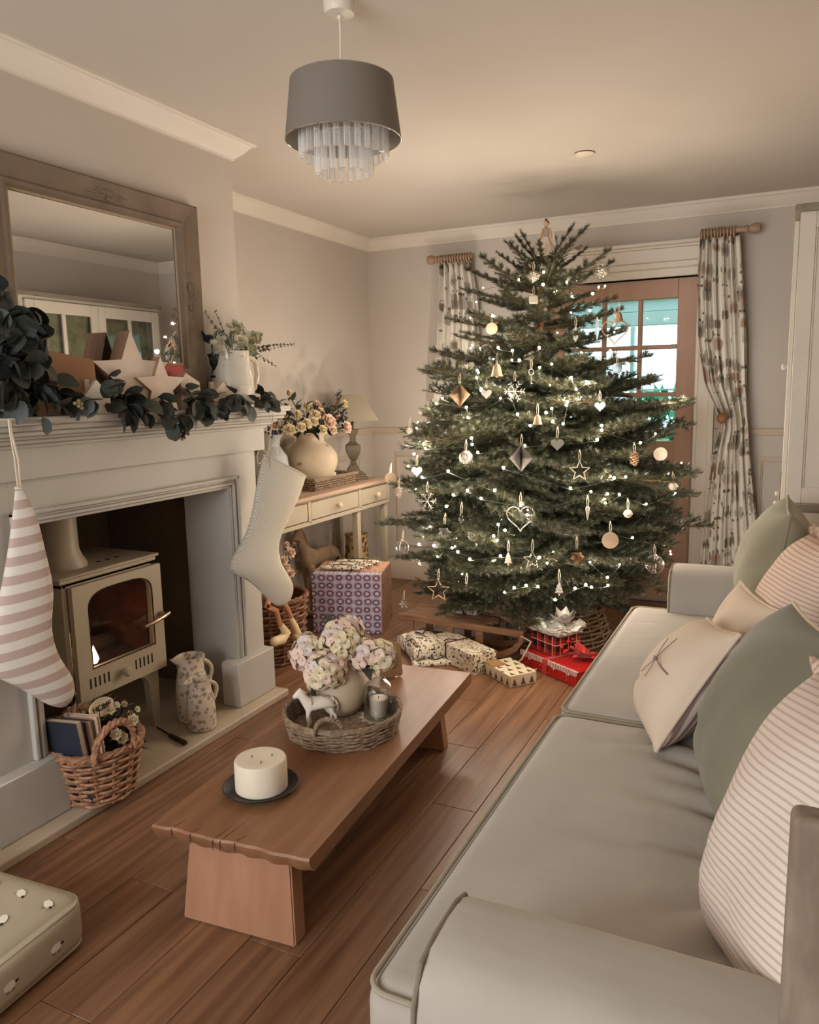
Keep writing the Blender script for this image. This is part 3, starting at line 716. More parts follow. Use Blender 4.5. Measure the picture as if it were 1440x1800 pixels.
b.tube([p0, p0.lerp(p1, .5) + Vector((.004, 0, 0)), p1, p1 + Vector((0, .0, .03))], .0035, 6, flat=.6); b.tube([p0 + Vector((0, .008, 0)), p0.lerp(p1, .5) + Vector((.008, .008, 0)), p1 + Vector((0, .004, 0)), p1 + Vector((0, .004, .03))], .0035, 6, flat=.6); W(b, 'hanging_ribbon', MATS['white_ribbon'], ts)
m_sd = mat('dotted_knit', (196, 188, 172), .9, bump=.05, bscale=300); nt, nd, lk = nodes_of(m_sd); bs = nd['Principled BSDF']
tc = nd.new('ShaderNodeTexCoord'); mp = nd.new('ShaderNodeMapping'); mp.inputs['Rotation'].default_value = (math.radians(45), 0, 0); mp.inputs['Scale'].default_value = (0, 140, 140)
fr = nd.new('ShaderNodeVectorMath'); fr.operation = 'FRACTION'; su = nd.new('ShaderNodeVectorMath'); su.operation = 'SUBTRACT'; su.inputs[1].default_value = (0, .5, .5); ln = nd.new('ShaderNodeVectorMath'); ln.operation = 'LENGTH'
lk.new(tc.outputs['Object'], mp.inputs[0]); lk.new(mp.outputs[0], fr.inputs[0]); lk.new(fr.outputs[0], su.inputs[0]); lk.new(su.outputs[0], ln.inputs[0])
cr = nd.new('ShaderNodeValToRGB'); e = cr.color_ramp.elements; e[0].position = .20; e[0].color = lin((158, 151, 140)); e[1].position = .30; e[1].color = lin((200, 191, 175)); lk.new(ln.outputs['Value'], cr.inputs[0]); lk.new(cr.outputs[0], bs.inputs['Base Color'])
td = thing('dotted_stocking', 'grey dotted white stocking hanging from the right end of the mantel', 'stocking', (-2.03, 2.75, .42))
R_ = [((464, 800), (537, 838)), ((455, 830), (530, 864)), ((448, 870), (517, 893)), ((440, 920), (502, 922)), ((425, 955), (492, 946)), ((404, 983), (489, 966)), ((401, 1002), (492, 984)), ((418, 1013), (502, 1003)), ((441, 1023), (513, 1019)), ((460, 1043), (517, 1034)), ((477, 1061), (513, 1051)), ((491, 1067), (504, 1062))]
pp0 = PP(402, 985, (-2.062, 2.53, .7), (1, 0, 0))
stocking(td, R_, pp0, (.86, -.5, 0), m_sd, th=.40)
pa = PP(470, 803, pp0, (.86, -.5, 0)); pb_ = Vector((-2.0, 2.80, 1.262))
m_twine = mat('twine', (190, 172, 146), .8)
b = MB(); b.tube([pa, pa.lerp(pb_, .5), pb_, pb_ + Vector((0, 0, .02))], .0025, 6); W(b, 'hanging_ribbon', m_twine, td)
b = MB(); q = PP(466, 800, pp0 + Vector((.01, 0, 0)), (.86, -.5, 0))
for sg in (-1, 1):
    b.tube([q + Vector((.02, sg * .05 * math.sin(a) * 1.3 + sg * .01 * a, .03 * math.sin(2 * a) + (.02 if sg > 0 else 0))) for a in [i * .314 for i in range(11)]], .0018, 5)
    b.tube([q + Vector((.02, 0, 0)), q + Vector((.026, sg * .02 - .0, -.05)), q + Vector((.03, sg * .045 - .0, -.10 + .05 * (sg < 0)))], .0018, 5)
W(b, 'twine_bow', m_twine, td)

# ------------------------------------------------------------------ things on the mantel shelf
MZ = 1.3035
m_whitehouse = mat('white_ceramic', (222, 210, 192), .45, c2=(210, 196, 176), nscale=30)
def little_house(label, u0, u1, vb, va, x, dep, rotz):
    c0, c1 = P(u0, vb, x=x), P(u1, vb, x=x); w = (c1.y - c0.y) * .62; top = P((u0 + u1) / 2, va, x=x).z - MZ
    t = thing('ceramic_house', label, 'ornament', (x, (c0.y + c1.y) / 2, MZ), rotz=rotz, group='ceramic houses on the mantel'); hw = w / 2; wh = top * .55
    b = MB(); poly = [(-hw, 0), (hw, 0), (hw, wh), (0, top), (-hw, wh)]
    b.prism(poly, -dep / 2, dep / 2, M=RZ(math.pi / 2) @ RX(math.pi / 2)); b.build('walls', m_whitehouse, t, smooth=False)
    b = MB(); b.rbox(-dep * .42, -dep * .12, -hw * .75, -hw * .35, wh * .9, top * 1.02, .002); b.build('chimney', m_whitehouse, t)
little_house('small white ceramic house on the left of the mantel before the tan card', 143, 196, 724, 668, -2.035, .07, -.55)
little_house('small white ceramic house near the jug on the right of the mantel', 366, 409, 718, 672, -2.04, .06, -.35)
m_starw = mat('whitewashed_wood', (222, 206, 188), .7, c2=(206, 186, 168), nscale=12); m_stars = mat('bare_wood_side', (170, 134, 108), .7, c2=(146, 112, 90), nscale=14, nstretch=(6, 1, 1))
def star_poly(R, r, n=5, a0=math.pi / 2): return [((R if i % 2 == 0 else r) * math.cos(a0 + math.pi * i / n), (R if i % 2 == 0 else r) * math.sin(a0 + math.pi * i / n)) for i in range(2 * n)]
def block_star(label, ua, va, R, dep, x, yaw):
    a = P(ua, va, x=x); cz = max(a.z - R, MZ + R * .81)
    t = thing('wooden_star', label, 'ornament', (x, a.y, MZ), rotz=yaw, group='wooden stars on the mantel')
    b = MB(); pl_ = star_poly(R, R * .44); n = 10
    vs = [(0, p, q + cz - MZ) for p, q in pl_] + [(-dep, p, q + cz - MZ) for p, q in pl_]
    b.add(vs, [tuple(range(n))], 0); b.build('front_face', m_starw, t, smooth=False)
    b = MB(); b.add(vs, [tuple(range(n, 2 * n))[::-1]] + [(i, (i + 1) % n, n + (i + 1) % n, n + i) for i in range(n)]); b.build('wooden_block', m_stars, t, smooth=False)
block_star('large white faced wooden block star in the middle of the mantel', 229, 590, .152, .075, -2.032, -.22)
block_star('smaller white faced wooden block star in front of the large star', 282, 633, .104, .07, -1.992, -.22)
t = thing('tan_card', 'plain tan board with dark edge leaning on the mirror behind the left house', 'card', (-2.075, 1.80, MZ), rot=(0, -.12, -.30))
b = MB(); b.add([(0, -.10, 0), (0, .10, 0), (0, .105, .175), (0, -.10, .215), (-.022, -.10, 0), (-.022, .10, 0), (-.022, .105, .175), (-.022, -.10, .215)], [(0, 1, 2, 3), (7, 6, 5, 4), (1, 5, 6, 2), (3, 2, 6, 7), (0, 4, 5, 1)]); b.build('board', mat('tan_card', (164, 124, 94), .8), t, smooth=False)
b = MB(); b.rbox(-.024, .002, -.125, -.10, 0, .222, .003); b.build('edge_strip', mat('black_card', (26, 22, 22), .7), t)
t = thing('red_card', 'red greetings card standing against the mirror behind the small star', 'card', (-2.085, 2.30, MZ), rotz=.12)
b = MB(); b.rbox(-.002, 0, -.085, .06, 0, .165, .0008, 1); b.rbox(-.03, -.028, -.085, .06, 0, .163, .0008, 1); b.rbox(-.03, 0, -.087, -.085, 0, .164, .0008, 1); b.build('card', mat('red_card', (164, 52, 40), .6), t)
t = thing('white_parcel_box', 'small white gable box behind the small star', 'box', (-2.04, 2.315, MZ), rotz=-.1)
b = MB(); b.prism([(-.05, 0), (.05, 0), (.046, .10), (-.02, .135), (-.046, .10)], -.02, .02, M=RZ(math.pi / 2) @ RX(math.pi / 2)); b.build('box', m_starw, t, smooth=False)
m_blackmetal = mat('black_metal', (24, 22, 22), .5, .3)
t = thing('black_candlestick', 'black turned candlestick beside the mirror on the right of the mantel', 'candlestick', (-2.085, 2.545, MZ))
b = MB(); b.lathe([(.034, 0), (.034, .008), (.014, .016), (.009, .03), (.009, .115), (.012, .118), (.026, .123), (.026, .126), (.010, .132), (.009, .145), (.013, .15), (.024, .175), (.028, .205), (.033, .209), (.033, .213), (.012, .213), (.011, .19), (0, .19)], 24); b.build('candlestick', m_blackmetal, t)
t = thing('metal_bird', 'dark metal bird shaped ornament peeping out behind the mirror frame edge', 'ornament', (-2.095, 2.538, MZ))
b = MB(); b.tube([(0, 0, 0), (0, 0, .255)], .004, 6); b.ball((0, -.012, .272), .022, seg=12, rings=8, sc=(.8, 1.4, .8)); b.tube([(0, .012, .276), (0, .026, .292), (0, .034, .306)], [.008, .006, .002], 8); b.tube([(0, -.035, .274), (0, -.055, .30)], [.01, .003], 8); b.lathe([(.025, 0), (.025, .004), (0, .005)], 16); b.build('bird', m_blackmetal, t)

# white jug with greenery
jl = P(386, 700, x=-2.05); jr = P(437, 700, x=-2.05)
m_jugg = mat('white_glaze', (206, 198, 184), .12, spec=.6)
tj = thing('white_jug', 'glossy white jug of dusty greenery at the right of the mantel', 'jug', (-2.055, (jl.y + jr.y) / 2, MZ), rotz=-.25)
r = (jr.y - jl.y) / 2 * .93
b = MB(); b.lathe([(r * .92, 0), (r, .012), (r * 1.02, .06), (r * .97, .12), (r * .86, .17), (r * .82, .205), (r * .84, .225), (r * .78, .225), (r * .76, .2), (r * .85, .1), (0, .09)], 36); b.build('body', m_jugg, tj)
b = MB(); b.tube([(0, r * .80, .195), (0, r * 1.1, .205), (0, r * 1.42, .18), (0, r * 1.48, .13), (0, r * 1.3, .075), (0, r * .98, .05)], [.010, .011, .011, .010, .009, .008], 10); b.build('handle', m_jugg, tj)
b = MB(); b.tube([(r * .99 * math.cos(a) , r * .99 * math.sin(a), .03 + .06 * math.sin((a + .9) * 1.75)) for a in [-.9 + .1 * i for i in range(19)]], .003, 6); b.build('embossed_arch', m_jugg, tj)

m_euc = mat('eucalyptus_leaf', (64, 68, 62), .5, c2=(40, 44, 40), nscale=18, rand=.30)
m_euc_p = mat('pale_eucalyptus', (150, 156, 138), .7, c2=(122, 130, 116), nscale=18, rand=.12)
m_sage = mat('sage_leaf', (112, 122, 102), .7, c2=(86, 96, 80), nscale=18, rand=.15)
m_dusty = mat('dusty_white_flower', (206, 200, 172), .8, c2=(180, 176, 146), nscale=40)
m_stem = mat('grey_stem', (92, 82, 62), .8)
me_euc = [leaf_mesh('leaf', .070, .064, m_euc, fold=.22, cup=.15 + .12 * k, n=7, roundness=0) for k in range(3)]
me_bigp = leaf_mesh('leaf', .10, .05, m_euc_p, fold=.3, cup=.15); me_sage = leaf_mesh('leaf', .016, .014, m_sage, fold=.2, cup=.1, n=3)
me_sage_b = leaf_mesh('leaf', .045, .03, m_sage, fold=.2, cup=.15)
tg = thing('greenery_bouquet', 'dusty green and cream bouquet with long eucalyptus sprigs in the white jug', 'flowers', (-2.055, (jl.y + jr.y) / 2, MZ + .20))
O0 = Vector(tg.location); r6 = random.Random(9); stem = MB()
def sprig(tip, n, me, s0, s1, base=Vector((0, 0, 0)), sag=.02, up=True):
    tip = Vector(tip); mid = base.lerp(tip, .5) + Vector((0, 0, sag)); pts = [base, mid, tip]
    stem.tube(pts, [.0022, .0016, .001], 5)
    for i in range(n):
        f = .35 + .65 * i / max(1, n - 1); p = base * (1 - f) ** 2 + mid * 2 * f * (1 - f) + tip * f * f; d = (tip - base).normalized()
        for sg in (-1, 1):
            sd = d.cross(Vector((1, .3, .2))).normalized() * sg
            link_mesh('leaf', me, tg, p, align(d * .55 + sd * .8 + Vector((r6.uniform(-.3, .3), 0, 0)), r6.uniform(-.6, .6)).to_euler(), s0 + (s1 - s0) * f)
def rel(u, v, x=-2.055): return P(u, v, x=x) - O0
sprig(rel(517, 605), 12, me_sage, 1.5, .6); sprig(rel(484, 644), 8, me_sage, 1.5, .6, sag=.05); sprig(rel(361, 551), 6, me_sage, 1.0, .9); sprig(rel(379, 549), 5, me_sage, 1.0, .8); sprig(rel(470, 612), 6, me_sage, 1.4, 1.2)
for u, v, s, x in ((398, 600, 1.0, -2.03), (385, 585, .9, -2.05), (405, 578, .85, -2.07), (455, 620, .6, -2.03), (462, 625, .55, -2.04), (378, 565, .55, -2.06), (420, 625, .5, -2.0)):
    p = rel(u, v, x); d = p.normalized(); link_mesh('leaf', me_bigp if s > .8 else me_sage_b, tg, p * .55, align(d + Vector((.25, 0, 0)), r6.uniform(-1, 1)).to_euler(), s * (1 if s > .8 else 2))
mf = MB()
for k in range(6):
    vs, fs = petal(.011, .010, cup=.5, n=2); mf.add(vs, fs, 0, RZ(k * 1.047))
mf.ball((0, 0, .002), .003, seg=6, rings=4); me_floret = mf.mesh('floret', m_dusty)
for (u, v, x, n, s) in ((410, 600, -2.03, 26, 26), (440, 597, -2.04, 22, 18), (413, 575, -2.06, 16, 12), (430, 610, -2.01, 22, 16), (455, 590, -2.06, 14, 10)):
    for i in range(n):
        p = rel(u + r6.gauss(0, s * .55), v + r6.gauss(0, s * .5), x + r6.uniform(-.02, .03))
        link_mesh('floret', me_floret, tg, p, Vector((0, 0, 1)).rotation_difference(Vector((r6.uniform(.2, 1), r6.uniform(-1, .4), r6.uniform(-.2, 1))).normalized()).to_euler(), r6.uniform(.8, 1.5))
    stem.tube([(0, 0, 0), rel(u, v, x)], .002, 5)
fz = MB()
for i in range(520):
    u, v, x = r6.choice(((378, 605, -2.04), (385, 620, -2.02), (440, 605, -2.05), (425, 595, -2.07), (445, 612, -2.02))); p = rel(u + r6.gauss(0, 9), v + r6.gauss(0, 9), x + r6.uniform(-.02, .02)); d = Vector((r6.gauss(0, 1), r6.gauss(0, 1), r6.gauss(.5, 1))).normalized() * .022
    sdv = d.cross(Vector((.3, .5, 1))).normalized() * .0011; fz.add([p, p + d + sdv, p + d - sdv], [(0, 1, 2)])
stuff(fz.build('feathery_foliage', m_euc_p, tg, smooth=False)); stem.build('stems', m_stem, tg)

# eucalyptus garland
def leaf_cluster(t, clusters, seed, xr):
    r = random.Random(seed); b = MB(); O = Vector(t.location); n_all = 0
    for (u, v, n, su, sv, s, droop) in clusters:
        c = P(u, v, x=xr) - O
        for i in range(n):
            uu, vv = u + r.gauss(0, su), v + r.gauss(0, sv); x = xr + r.uniform(-.045, .045)
            p = P(uu, vv, x=x) - O
            if p.z + O.z < MZ + .012 and x < -1.975: p.x = -1.970 - O.x + .012 * r.random()
            d = Vector((r.uniform(.0, .9), (uu - u) / 30 + r.uniform(-.7, .7), -(vv - v) / 30 - droop + r.uniform(-.5, .5))).normalized()
            link_mesh('leaf', r.choice(me_euc), t, p - d * .03 * s, align(d, r.uniform(-.9, .9)).to_euler(), s * r.uniform(.75, 1.1)); b.tube([c, p - d * .03 * s], .0014, 4)
            n_all += 1
    b.build('stems', m_stem, t)
tga = thing('eucalyptus_garland', 'dark green eucalyptus garland trailing along the mantel shelf edge', 'garland', (-2.0, 2.2, MZ))
leaf_cluster(tga, [(112, 708, 7, 12, 9, .85, 0), (150, 705, 4, 12, 8, .8, 0), (200, 680, 9, 10, 12, .9, .2), (222, 712, 13, 14, 14, 1.0, .3), (232, 733, 6, 10, 6, .9, .8), (275, 700, 8, 14, 10, 1.0, .1), (300, 730, 7, 8, 14, .9, .9), (310, 755, 4, 5, 6, .8, 1), (340, 700, 13, 15, 12, 1.0, 0), (350, 722, 10, 16, 10, 1.0, .5), (375, 725, 5, 8, 8, .8, .7), (425, 695, 13, 15, 10, .95, .1), (440, 710, 10, 16, 8, .95, .4), (470, 697, 7, 10, 6, .75, 0), (490, 707, 3, 6, 4, .6, .2)], 21, -2.0)
gb = MB(); r7 = random.Random(6)
for (u, v, n) in ((322, 763, 10), (135, 712, 7), (435, 723, 6)):
    for i in range(n): gb.ball(P(u + r7.gauss(0, 6), v + r7.gauss(0, 5), x=-1.955) - Vector(tga.location), .006, seg=8, rings=6)
stuff(gb.build('seed_berries', mat('olive_seed', (142, 122, 82), .6), tga))
tgb = thing('eucalyptus_bunch', 'large drooping eucalyptus bunch at the far left end of the mantel', 'foliage', (-2.03, 1.55, MZ))
leaf_cluster(tgb, [(15, 560, 20, 18, 22, 1.15, .4), (40, 600, 22, 20, 22, 1.2, .5), (25, 650, 26, 25, 22, 1.15, .5), (60, 640, 16, 14, 20, 1.0, .4), (70, 690, 16, 18, 14, 1.0, .6), (20, 700, 20, 22, 14, 1.0, .6), (0, 520, 6, 10, 12, 1.0, .2), (65, 590, 6, 10, 10, .9, -.2)], 22, -2.03)
# ------------------------------------------------------------------ ceiling pendant and ceiling disc
m_white = mat('white_plastic', (214, 202, 186), .4)
m_shade = mat('grey_shade_fabric', (116, 108, 98), .75, bump=.03, bscale=400, bstretch=(1, 1, .2))
m_shade_in = mat('silver_lining', (205, 200, 190), .3, .85)
m_chrome = mat('chrome', (210, 205, 198), .12, 1.0)
m_crystal = mat('clear_acrylic', (250, 248, 244), .04, trans=1.0, ior=1.42)
px, py = -1.13, 1.965
pn = thing('pendant_light', 'grey drum pendant light with two tiers of clear crystal rods hanging from ceiling', 'pendant light', (px, py, ZC))
b = MB(); b.lathe([(.040, 0), (.043, -.006), (.043, -.030), (.038, -.041), (.008, -.046), (.006, -.055)], 32); b.build('ceiling_rose', m_white, pn)
b = MB(); b.tube([(0, 0, -.045), (.001, 0, -.10), (-.001, 0, -.15), (0, 0, -.235)], .0036, 8); b.build('cord', m_white, pn)
b = MB(); b.lathe([(.017, -.225), (.02, -.235), (.02, -.30), (.014, -.305)], 20); b.build('lamp_holder', m_white, pn)
sz0, sz1, r0, r1 = -.358, -.206, .158, .139
b = MB(); b.lathe([(r0, sz0), (r1, sz1), (r1 - .0015, sz1), (r0 - .0015, sz0), (r0, sz0)], 72, cap0=False, cap1=False)
n_ = len(b.f); b.m = [1 if (k % 4) == 2 else 0 for k in range(n_)]
b.build('shade', [m_shade, m_shade_in], pn)
b = MB()
for rr_, zz in ((r0 - .001, sz0 + .001), (r1 - .001, sz1 - .001)): b.tube([(rr_ * math.cos(a), rr_ * math.sin(a), zz) for a in [2 * math.pi * i / 64 for i in range(64)]], .0016, 6, closed=True)
for k in range(3): a = 2.1 * k; b.tube([(.02 * math.cos(a), .02 * math.sin(a), -.24), (r1 * math.cos(a), r1 * math.sin(a), sz1 - .004)], .0015, 5)
for rr_, zz in ((.115, -.30), (.073, -.345)):
    b.tube([(rr_ * math.cos(a), rr_ * math.sin(a), zz) for a in [2 * math.pi * i / 48 for i in range(48)]], .002, 6, closed=True)
    for k in range(3): a = 2.1 * k + .5; b.tube([(.018 * math.cos(a), .018 * math.sin(a), -.29), (rr_ * math.cos(a), rr_ * math.sin(a), zz)], .0015, 5)
b.build('shade_frame', m_chrome, pn)
rod = MB(); rod.lathe([(.0, 0), (.0075, .0005), (.0088, .003), (.0085, .097), (.005, .101), (0, .101)], 8); m_rod = bpy.data.materials.new('acrylic_rod'); m_rod.use_nodes = True; nt, nd, lk = nodes_of(m_rod); bs = nd['Principled BSDF']
bs.inputs['Base Color'].default_value = (.80, .77, .73, 1); bs.inputs['Roughness'].default_value = .06; bs.inputs['Specular IOR Level'].default_value = .9
tr = nd.new('ShaderNodeBsdfTransparent'); mx = nd.new('ShaderNodeMixShader'); lw = nd.new('ShaderNodeLayerWeight'); lw.inputs[0].default_value = .45; mrg = nd.new('ShaderNodeMapRange'); mrg.inputs[3].default_value = .16; mrg.inputs[4].default_value = .9
lk.new(lw.outputs['Facing'], mrg.inputs[0]); lk.new(mrg.outputs[0], mx.inputs[0]); lk.new(tr.outputs[0], mx.inputs[1]); lk.new(bs.outputs[0], mx.inputs[2]); lk.new(mx.outputs[0], nd['Material Output'].inputs[0])
me_rod = rod.mesh('crystal_rod', m_rod, angle=25)
for rr_, n, zz in ((.115, 26, -.402), (.073, 17, -.447)):
    for k in range(n):
        a = 2 * math.pi * k / n; link_mesh('crystal_rod', me_rod, pn, (rr_ * math.cos(a), rr_ * math.sin(a), zz), (0, 0, a))
dp_ = P(1028, 269, z=ZC)
cdk = thing('ceiling_disc', 'small round white plate fixed flat on the ceiling', 'ceiling plate', tuple(dp_))
b = MB(); b.lathe([(.045, 0), (.045, -.006), (.038, -.012), (0, -.013)], 32); b.build('cover', m_white, cdk)
b = MB(); b.tube([(.0455 * math.cos(a), .0455 * math.sin(a), -.002) for a in [2 * math.pi * i / 48 for i in range(48)]], .0012, 5, closed=True); b.build('rim', m_gap, cdk)

# ------------------------------------------------------------------ curtains
m_pole = mat('pale_wood_pole', (170, 140, 118), .5, c2=(148, 120, 98), nscale=14)
m_cur = mat('floral_curtain', (224, 214, 196), .9); nt, nd, lk = nodes_of(m_cur); bs = nd['Principled BSDF']
uv = nd.new('ShaderNodeAttribute'); uv.attribute_name = 'cloth'; uv.attribute_type = 'GEOMETRY'
def vor(scale, off, lo, hi, rnd=1.0, stretch=(1, 1, 1)):
    mp = nd.new('ShaderNodeMapping'); mp.inputs['Scale'].default_value = stretch; mp.inputs['Location'].default_value = off
    v = nd.new('ShaderNodeTexVoronoi'); v.inputs['Scale'].default_value = scale; v.inputs['Randomness'].default_value = rnd
    nz = nd.new('ShaderNodeTexNoise'); nz.inputs['Scale'].default_value = scale * 1.2; ad = nd.new('ShaderNodeMath'); ad.operation = 'MULTIPLY_ADD'; ad.inputs[1].default_value = .55
    lk.new(uv.outputs['Vector'], mp.inputs[0]); lk.new(mp.outputs[0], v.inputs['Vector']); lk.new(mp.outputs[0], nz.inputs['Vector'])
    lk.new(nz.outputs['Fac'], ad.inputs[0]); lk.new(v.outputs['Distance'], ad.inputs[2])
    r = nd.new('ShaderNodeMapRange'); r.inputs[1].default_value = lo; r.inputs[2].default_value = hi; r.inputs[3].default_value = 1; r.inputs[4].default_value = 0
    lk.new(ad.outputs[0], r.inputs[0]); return r.outputs[0]
def mixc(fac, a, c):
    m = nd.new('ShaderNodeMix'); m.data_type = 'RGBA'; lk.new(fac, m.inputs[0])
    if isinstance(a, tuple): m.inputs[6].default_value = a
    else: lk.new(a, m.inputs[6])
    m.inputs[7].default_value = lin(c); return m.outputs[2]
c_ = mixc(vor(9.5, (0, 0, 0), .62, .67, stretch=(1.3, .8, 1)), lin((222, 215, 204)), (170, 162, 150))
c_ = mixc(vor(12, (3.1, 1.7, 0), .52, .57, stretch=(1.7, .8, 1)), c_, (136, 126, 110))
c_ = mixc(vor(15, (9.1, 4.7, 0), .45, .49, stretch=(.8, 1.5, 1)), c_, (120, 110, 95))
c_ = mixc(vor(12, (5.5, 2.2, 0), .42, .46), c_, (214, 204, 188))
c_ = mixc(vor(7, (1.3, 8.2, 0), .42, .52), c_, (174, 146, 124))
lk.new(c_, bs.inputs['Base Color'])
def curtain(name, label, cols, seed, group, loc):
    """cols: list of (z, x_left, x_right) control rows"""
    t = thing(name, label, 'curtain', loc, group=group); N, R = 96, 70; vs = []; uvs = []; fs = []
    zs = [c[0] for c in cols]; rs = random.Random(seed); nf = 5.5; ph = rs.random() * 6
    width = 1.0
    for i in range(R + 1):
        z = zs[0] + (zs[-1] - zs[0]) * i / R
        xl = float(np.interp(-z, [-q for q in zs], [c[1] for c in cols])); xr = float(np.interp(-z, [-q for q in zs], [c[2] for c in cols])); f = i / R
        for j in range(N + 1):
            s = j / N; wob = .012 * math.sin(2 * math.pi * (nf * s + .15 * math.sin(5 * f)) + ph)
            amp = .030 * (1 - .25 * f); y = -amp * math.sin(2 * math.pi * nf * s + ph + .6 * math.sin(3 * f + s * 4)) - .010 * math.sin(2 * math.pi * 13 * s + 3 * f)
            x = xl + (xr - xl) * s + wob * .6
            vs.append((x - loc[0], y, z - loc[2])); uvs.append(((x + wob) * 1.25, z, 0))
    for i in range(R):
        for j in range(N): a = i * (N + 1) + j; fs.append((a, a + 1, a + N + 2, a + N + 1))
    b = MB(); b.add(vs, fs); me = b.mesh('fabric', m_cur, angle=180); at = me.attributes.new('cloth', 'FLOAT_VECTOR', 'POINT'); at.data.foreach_set('vector', [k for q in uvs for k in q])
    o = link_mesh('fabric', me, t); md = o.modifiers.new('thick', 'SOLIDIFY'); md.thickness = .003
    return t
YC = YF - .085
curtain('curtain', 'floral curtain hanging straight on the left of the glazed door behind the tree', [(2.172, -2.125, -1.905), (1.9, -2.13, -1.86), (1.2, -2.18, -1.84), (.03, -2.2, -1.78)], 3, 'floral curtains either side of the door', (-2.0, YC, .03))
cr_ = [(2.172, -.515, -.292), (1.9, -.52, -.262), (1.6, -.50, -.236), (1.35, -.455, -.225), (1.18, -.375, -.215), (1.10, -.37, -.205), (.95, -.40, -.19), (.6, -.43, -.14), (.3, -.445, -.10), (.03, -.455, -.08)]
tcR = curtain('curtain', 'floral curtain pinched by a wooden ball tie on the right of the glazed door', cr_, 8, 'floral curtains either side of the door', (-.33, YC, .03))
q = P(1270, 735, y=YC - .06)
tb = thing('curtain_tieback', 'round brown wooden ball holdback on the right curtain', 'holdback', tuple(q))
b = MB(); b.ball((0, 0, 0), .032, seg=20, rings=14); b.build('ball', mat('brown_wood_ball', (150, 104, 72), .45, c2=(132, 88, 58), nscale=10), tb)
b = MB(); b.tube([(0, .03, 0), (0, .145, 0)], .009, 8); b.build('stem', m_pole, tb)
def pole(label, x0, x1, fin, rings, rx0, rx1):
    t = thing('curtain_pole', label, 'curtain pole', ((x0 + x1) / 2, YC, 2.205), group='short wooden curtain poles')
    b = MB(); b.tube([(x0, YC, 2.205), (x1, YC, 2.205)], .017, 14); W(b, 'rod', m_pole, t)
    s = 1 if fin > (x0 + x1) / 2 else -1
    b = MB(); b.lathe([(.017, 0), (.023, .004), (.023, .014), (.014, .02), (.020, .026), (.029, .045), (.030, .06), (.024, .078), (0, .088)], 20, M=T(fin, YC, 2.205) @ RY(s * math.pi / 2)); W(b, 'finial', m_pole, t)
    b = MB(); bxm = (x0 + x1) / 2 + s * .09; b.tube([(bxm, YC, 2.205), (bxm, YF, 2.205)], .011, 8); b.lathe([(.024, 0), (.024, .01), (.011, .012)], 16, M=T(bxm, YF, 2.205) @ RX(math.pi / 2)); W(b, 'bracket', m_pole, t)
    me = MB(); me.tube([(0, .0285 * math.cos(a), .0285 * math.sin(a)) for a in [2 * math.pi * i / 24 for i in range(24)]], .0055, 8, closed=True); me = me.mesh('ring', m_pole)
    for k in range(rings): link_mesh('ring', me, t, ((rx0 + (rx1 - rx0) * k / (rings - 1)) - t.location.x, 0, -.008), (0, 0, .06 * math.sin(k * 5)))
pole('short pale wooden curtain pole with rings above the left curtain', -2.135, -1.90, -2.135, 12, -2.12, -1.91)
pole('short pale wooden curtain pole with rings above the right curtain', -.51, -.275, -.275, 11, -.50, -.33)

# ------------------------------------------------------------------ console table in the alcove
m_con = mat('greige_cabinet_paint', (164, 151, 130), .55, c2=(156, 143, 122), nscale=5)
m_contop = mat('limed_oak_top', (172, 144, 122), .5, c2=(150, 122, 100), nscale=4, nstretch=(6, .6, 1), bump=.03)
m_knob = mat('painted_knob', (196, 172, 138), .35)
KX0, KX1, KY0, KY1, KZ = -2.705, -2.30, 2.96, 4.46, .805
ct = thing('console_table', 'painted console table with three drawers and wooden top in the alcove', 'console table', ((KX0 + KX1) / 2, (KY0 + KY1) / 2, 0))
b = MB(); b.rbox(KX0, KX1 + .012, KY0 - .01, KY1 + .01, KZ - .024, KZ, .005, 3); W(b, 'table_top', m_contop, ct)
b = MB(); zf0, zf1 = .645, KZ - .024
dr_ = [(3.0, 3.505), (3.535, 4.058), (4.092, 4.43)]
b.rbox(KX0 + .01, KX1 - .02, KY0 + .01, KY0 + .028, zf0, zf1, .002); b.rbox(KX0 + .01, KX1 - .02, KY1 - .02, KY1 - .004, zf0, zf1, .002); b.rbox(KX0 + .01, KX0 + .03, KY0 + .01, KY1 - .004, zf0, zf1, .002)
b.rbox(KX1 - .02, KX1 - .004, KY0 + .01, KY1 - .004, zf0, .668, .002); b.rbox(KX1 - .02, KX1 - .004, KY0 + .01, KY1 - .004, .772, zf1, .002)
for y0, y1 in ((KY0 + .01, 3.0), (3.505, 3.535), (4.058, 4.092), (4.43, KY1 - .004)): b.rbox(KX1 - .02, KX1 - .004, y0, y1, .66, .775, .002)
b.box(KX0 + .02, KX1 - .06, KY0 + .02, KY1 - .02, zf0 + .002, zf0 + .006); W(b, 'apron', m_con, ct)
for y0, y1 in dr_:
    b = MB(); b.rbox(KX1 - .035, KX1 - .006, y0 + .004, y1 - .004, .672, .768, .003); d = W(b, 'drawer', m_con, ct)
    b = MB(); b.lathe([(.007, 0), (.008, .012), (.017, .022), (.018, .030), (.012, .038), (0, .040)], 18, M=T(KX1 - .007, (y0 + y1) / 2, .72) @ RY(math.pi / 2)); b.build('knob', m_knob, d)
for y in (KY0 + .03, 3.52, 4.075, KY1 - .028):
    for x in ((KX1 - .035, KX0 + .03) if y in (KY0 + .03, KY1 - .028) else (KX1 - .035,)):
        if 3.5 < y < 3.6: continue
        b = MB(); b.rbox(x - .02, x + .02, y - .02, y + .02, .001, zf0 + .01, .004); W(b, 'leg', m_con, ct)

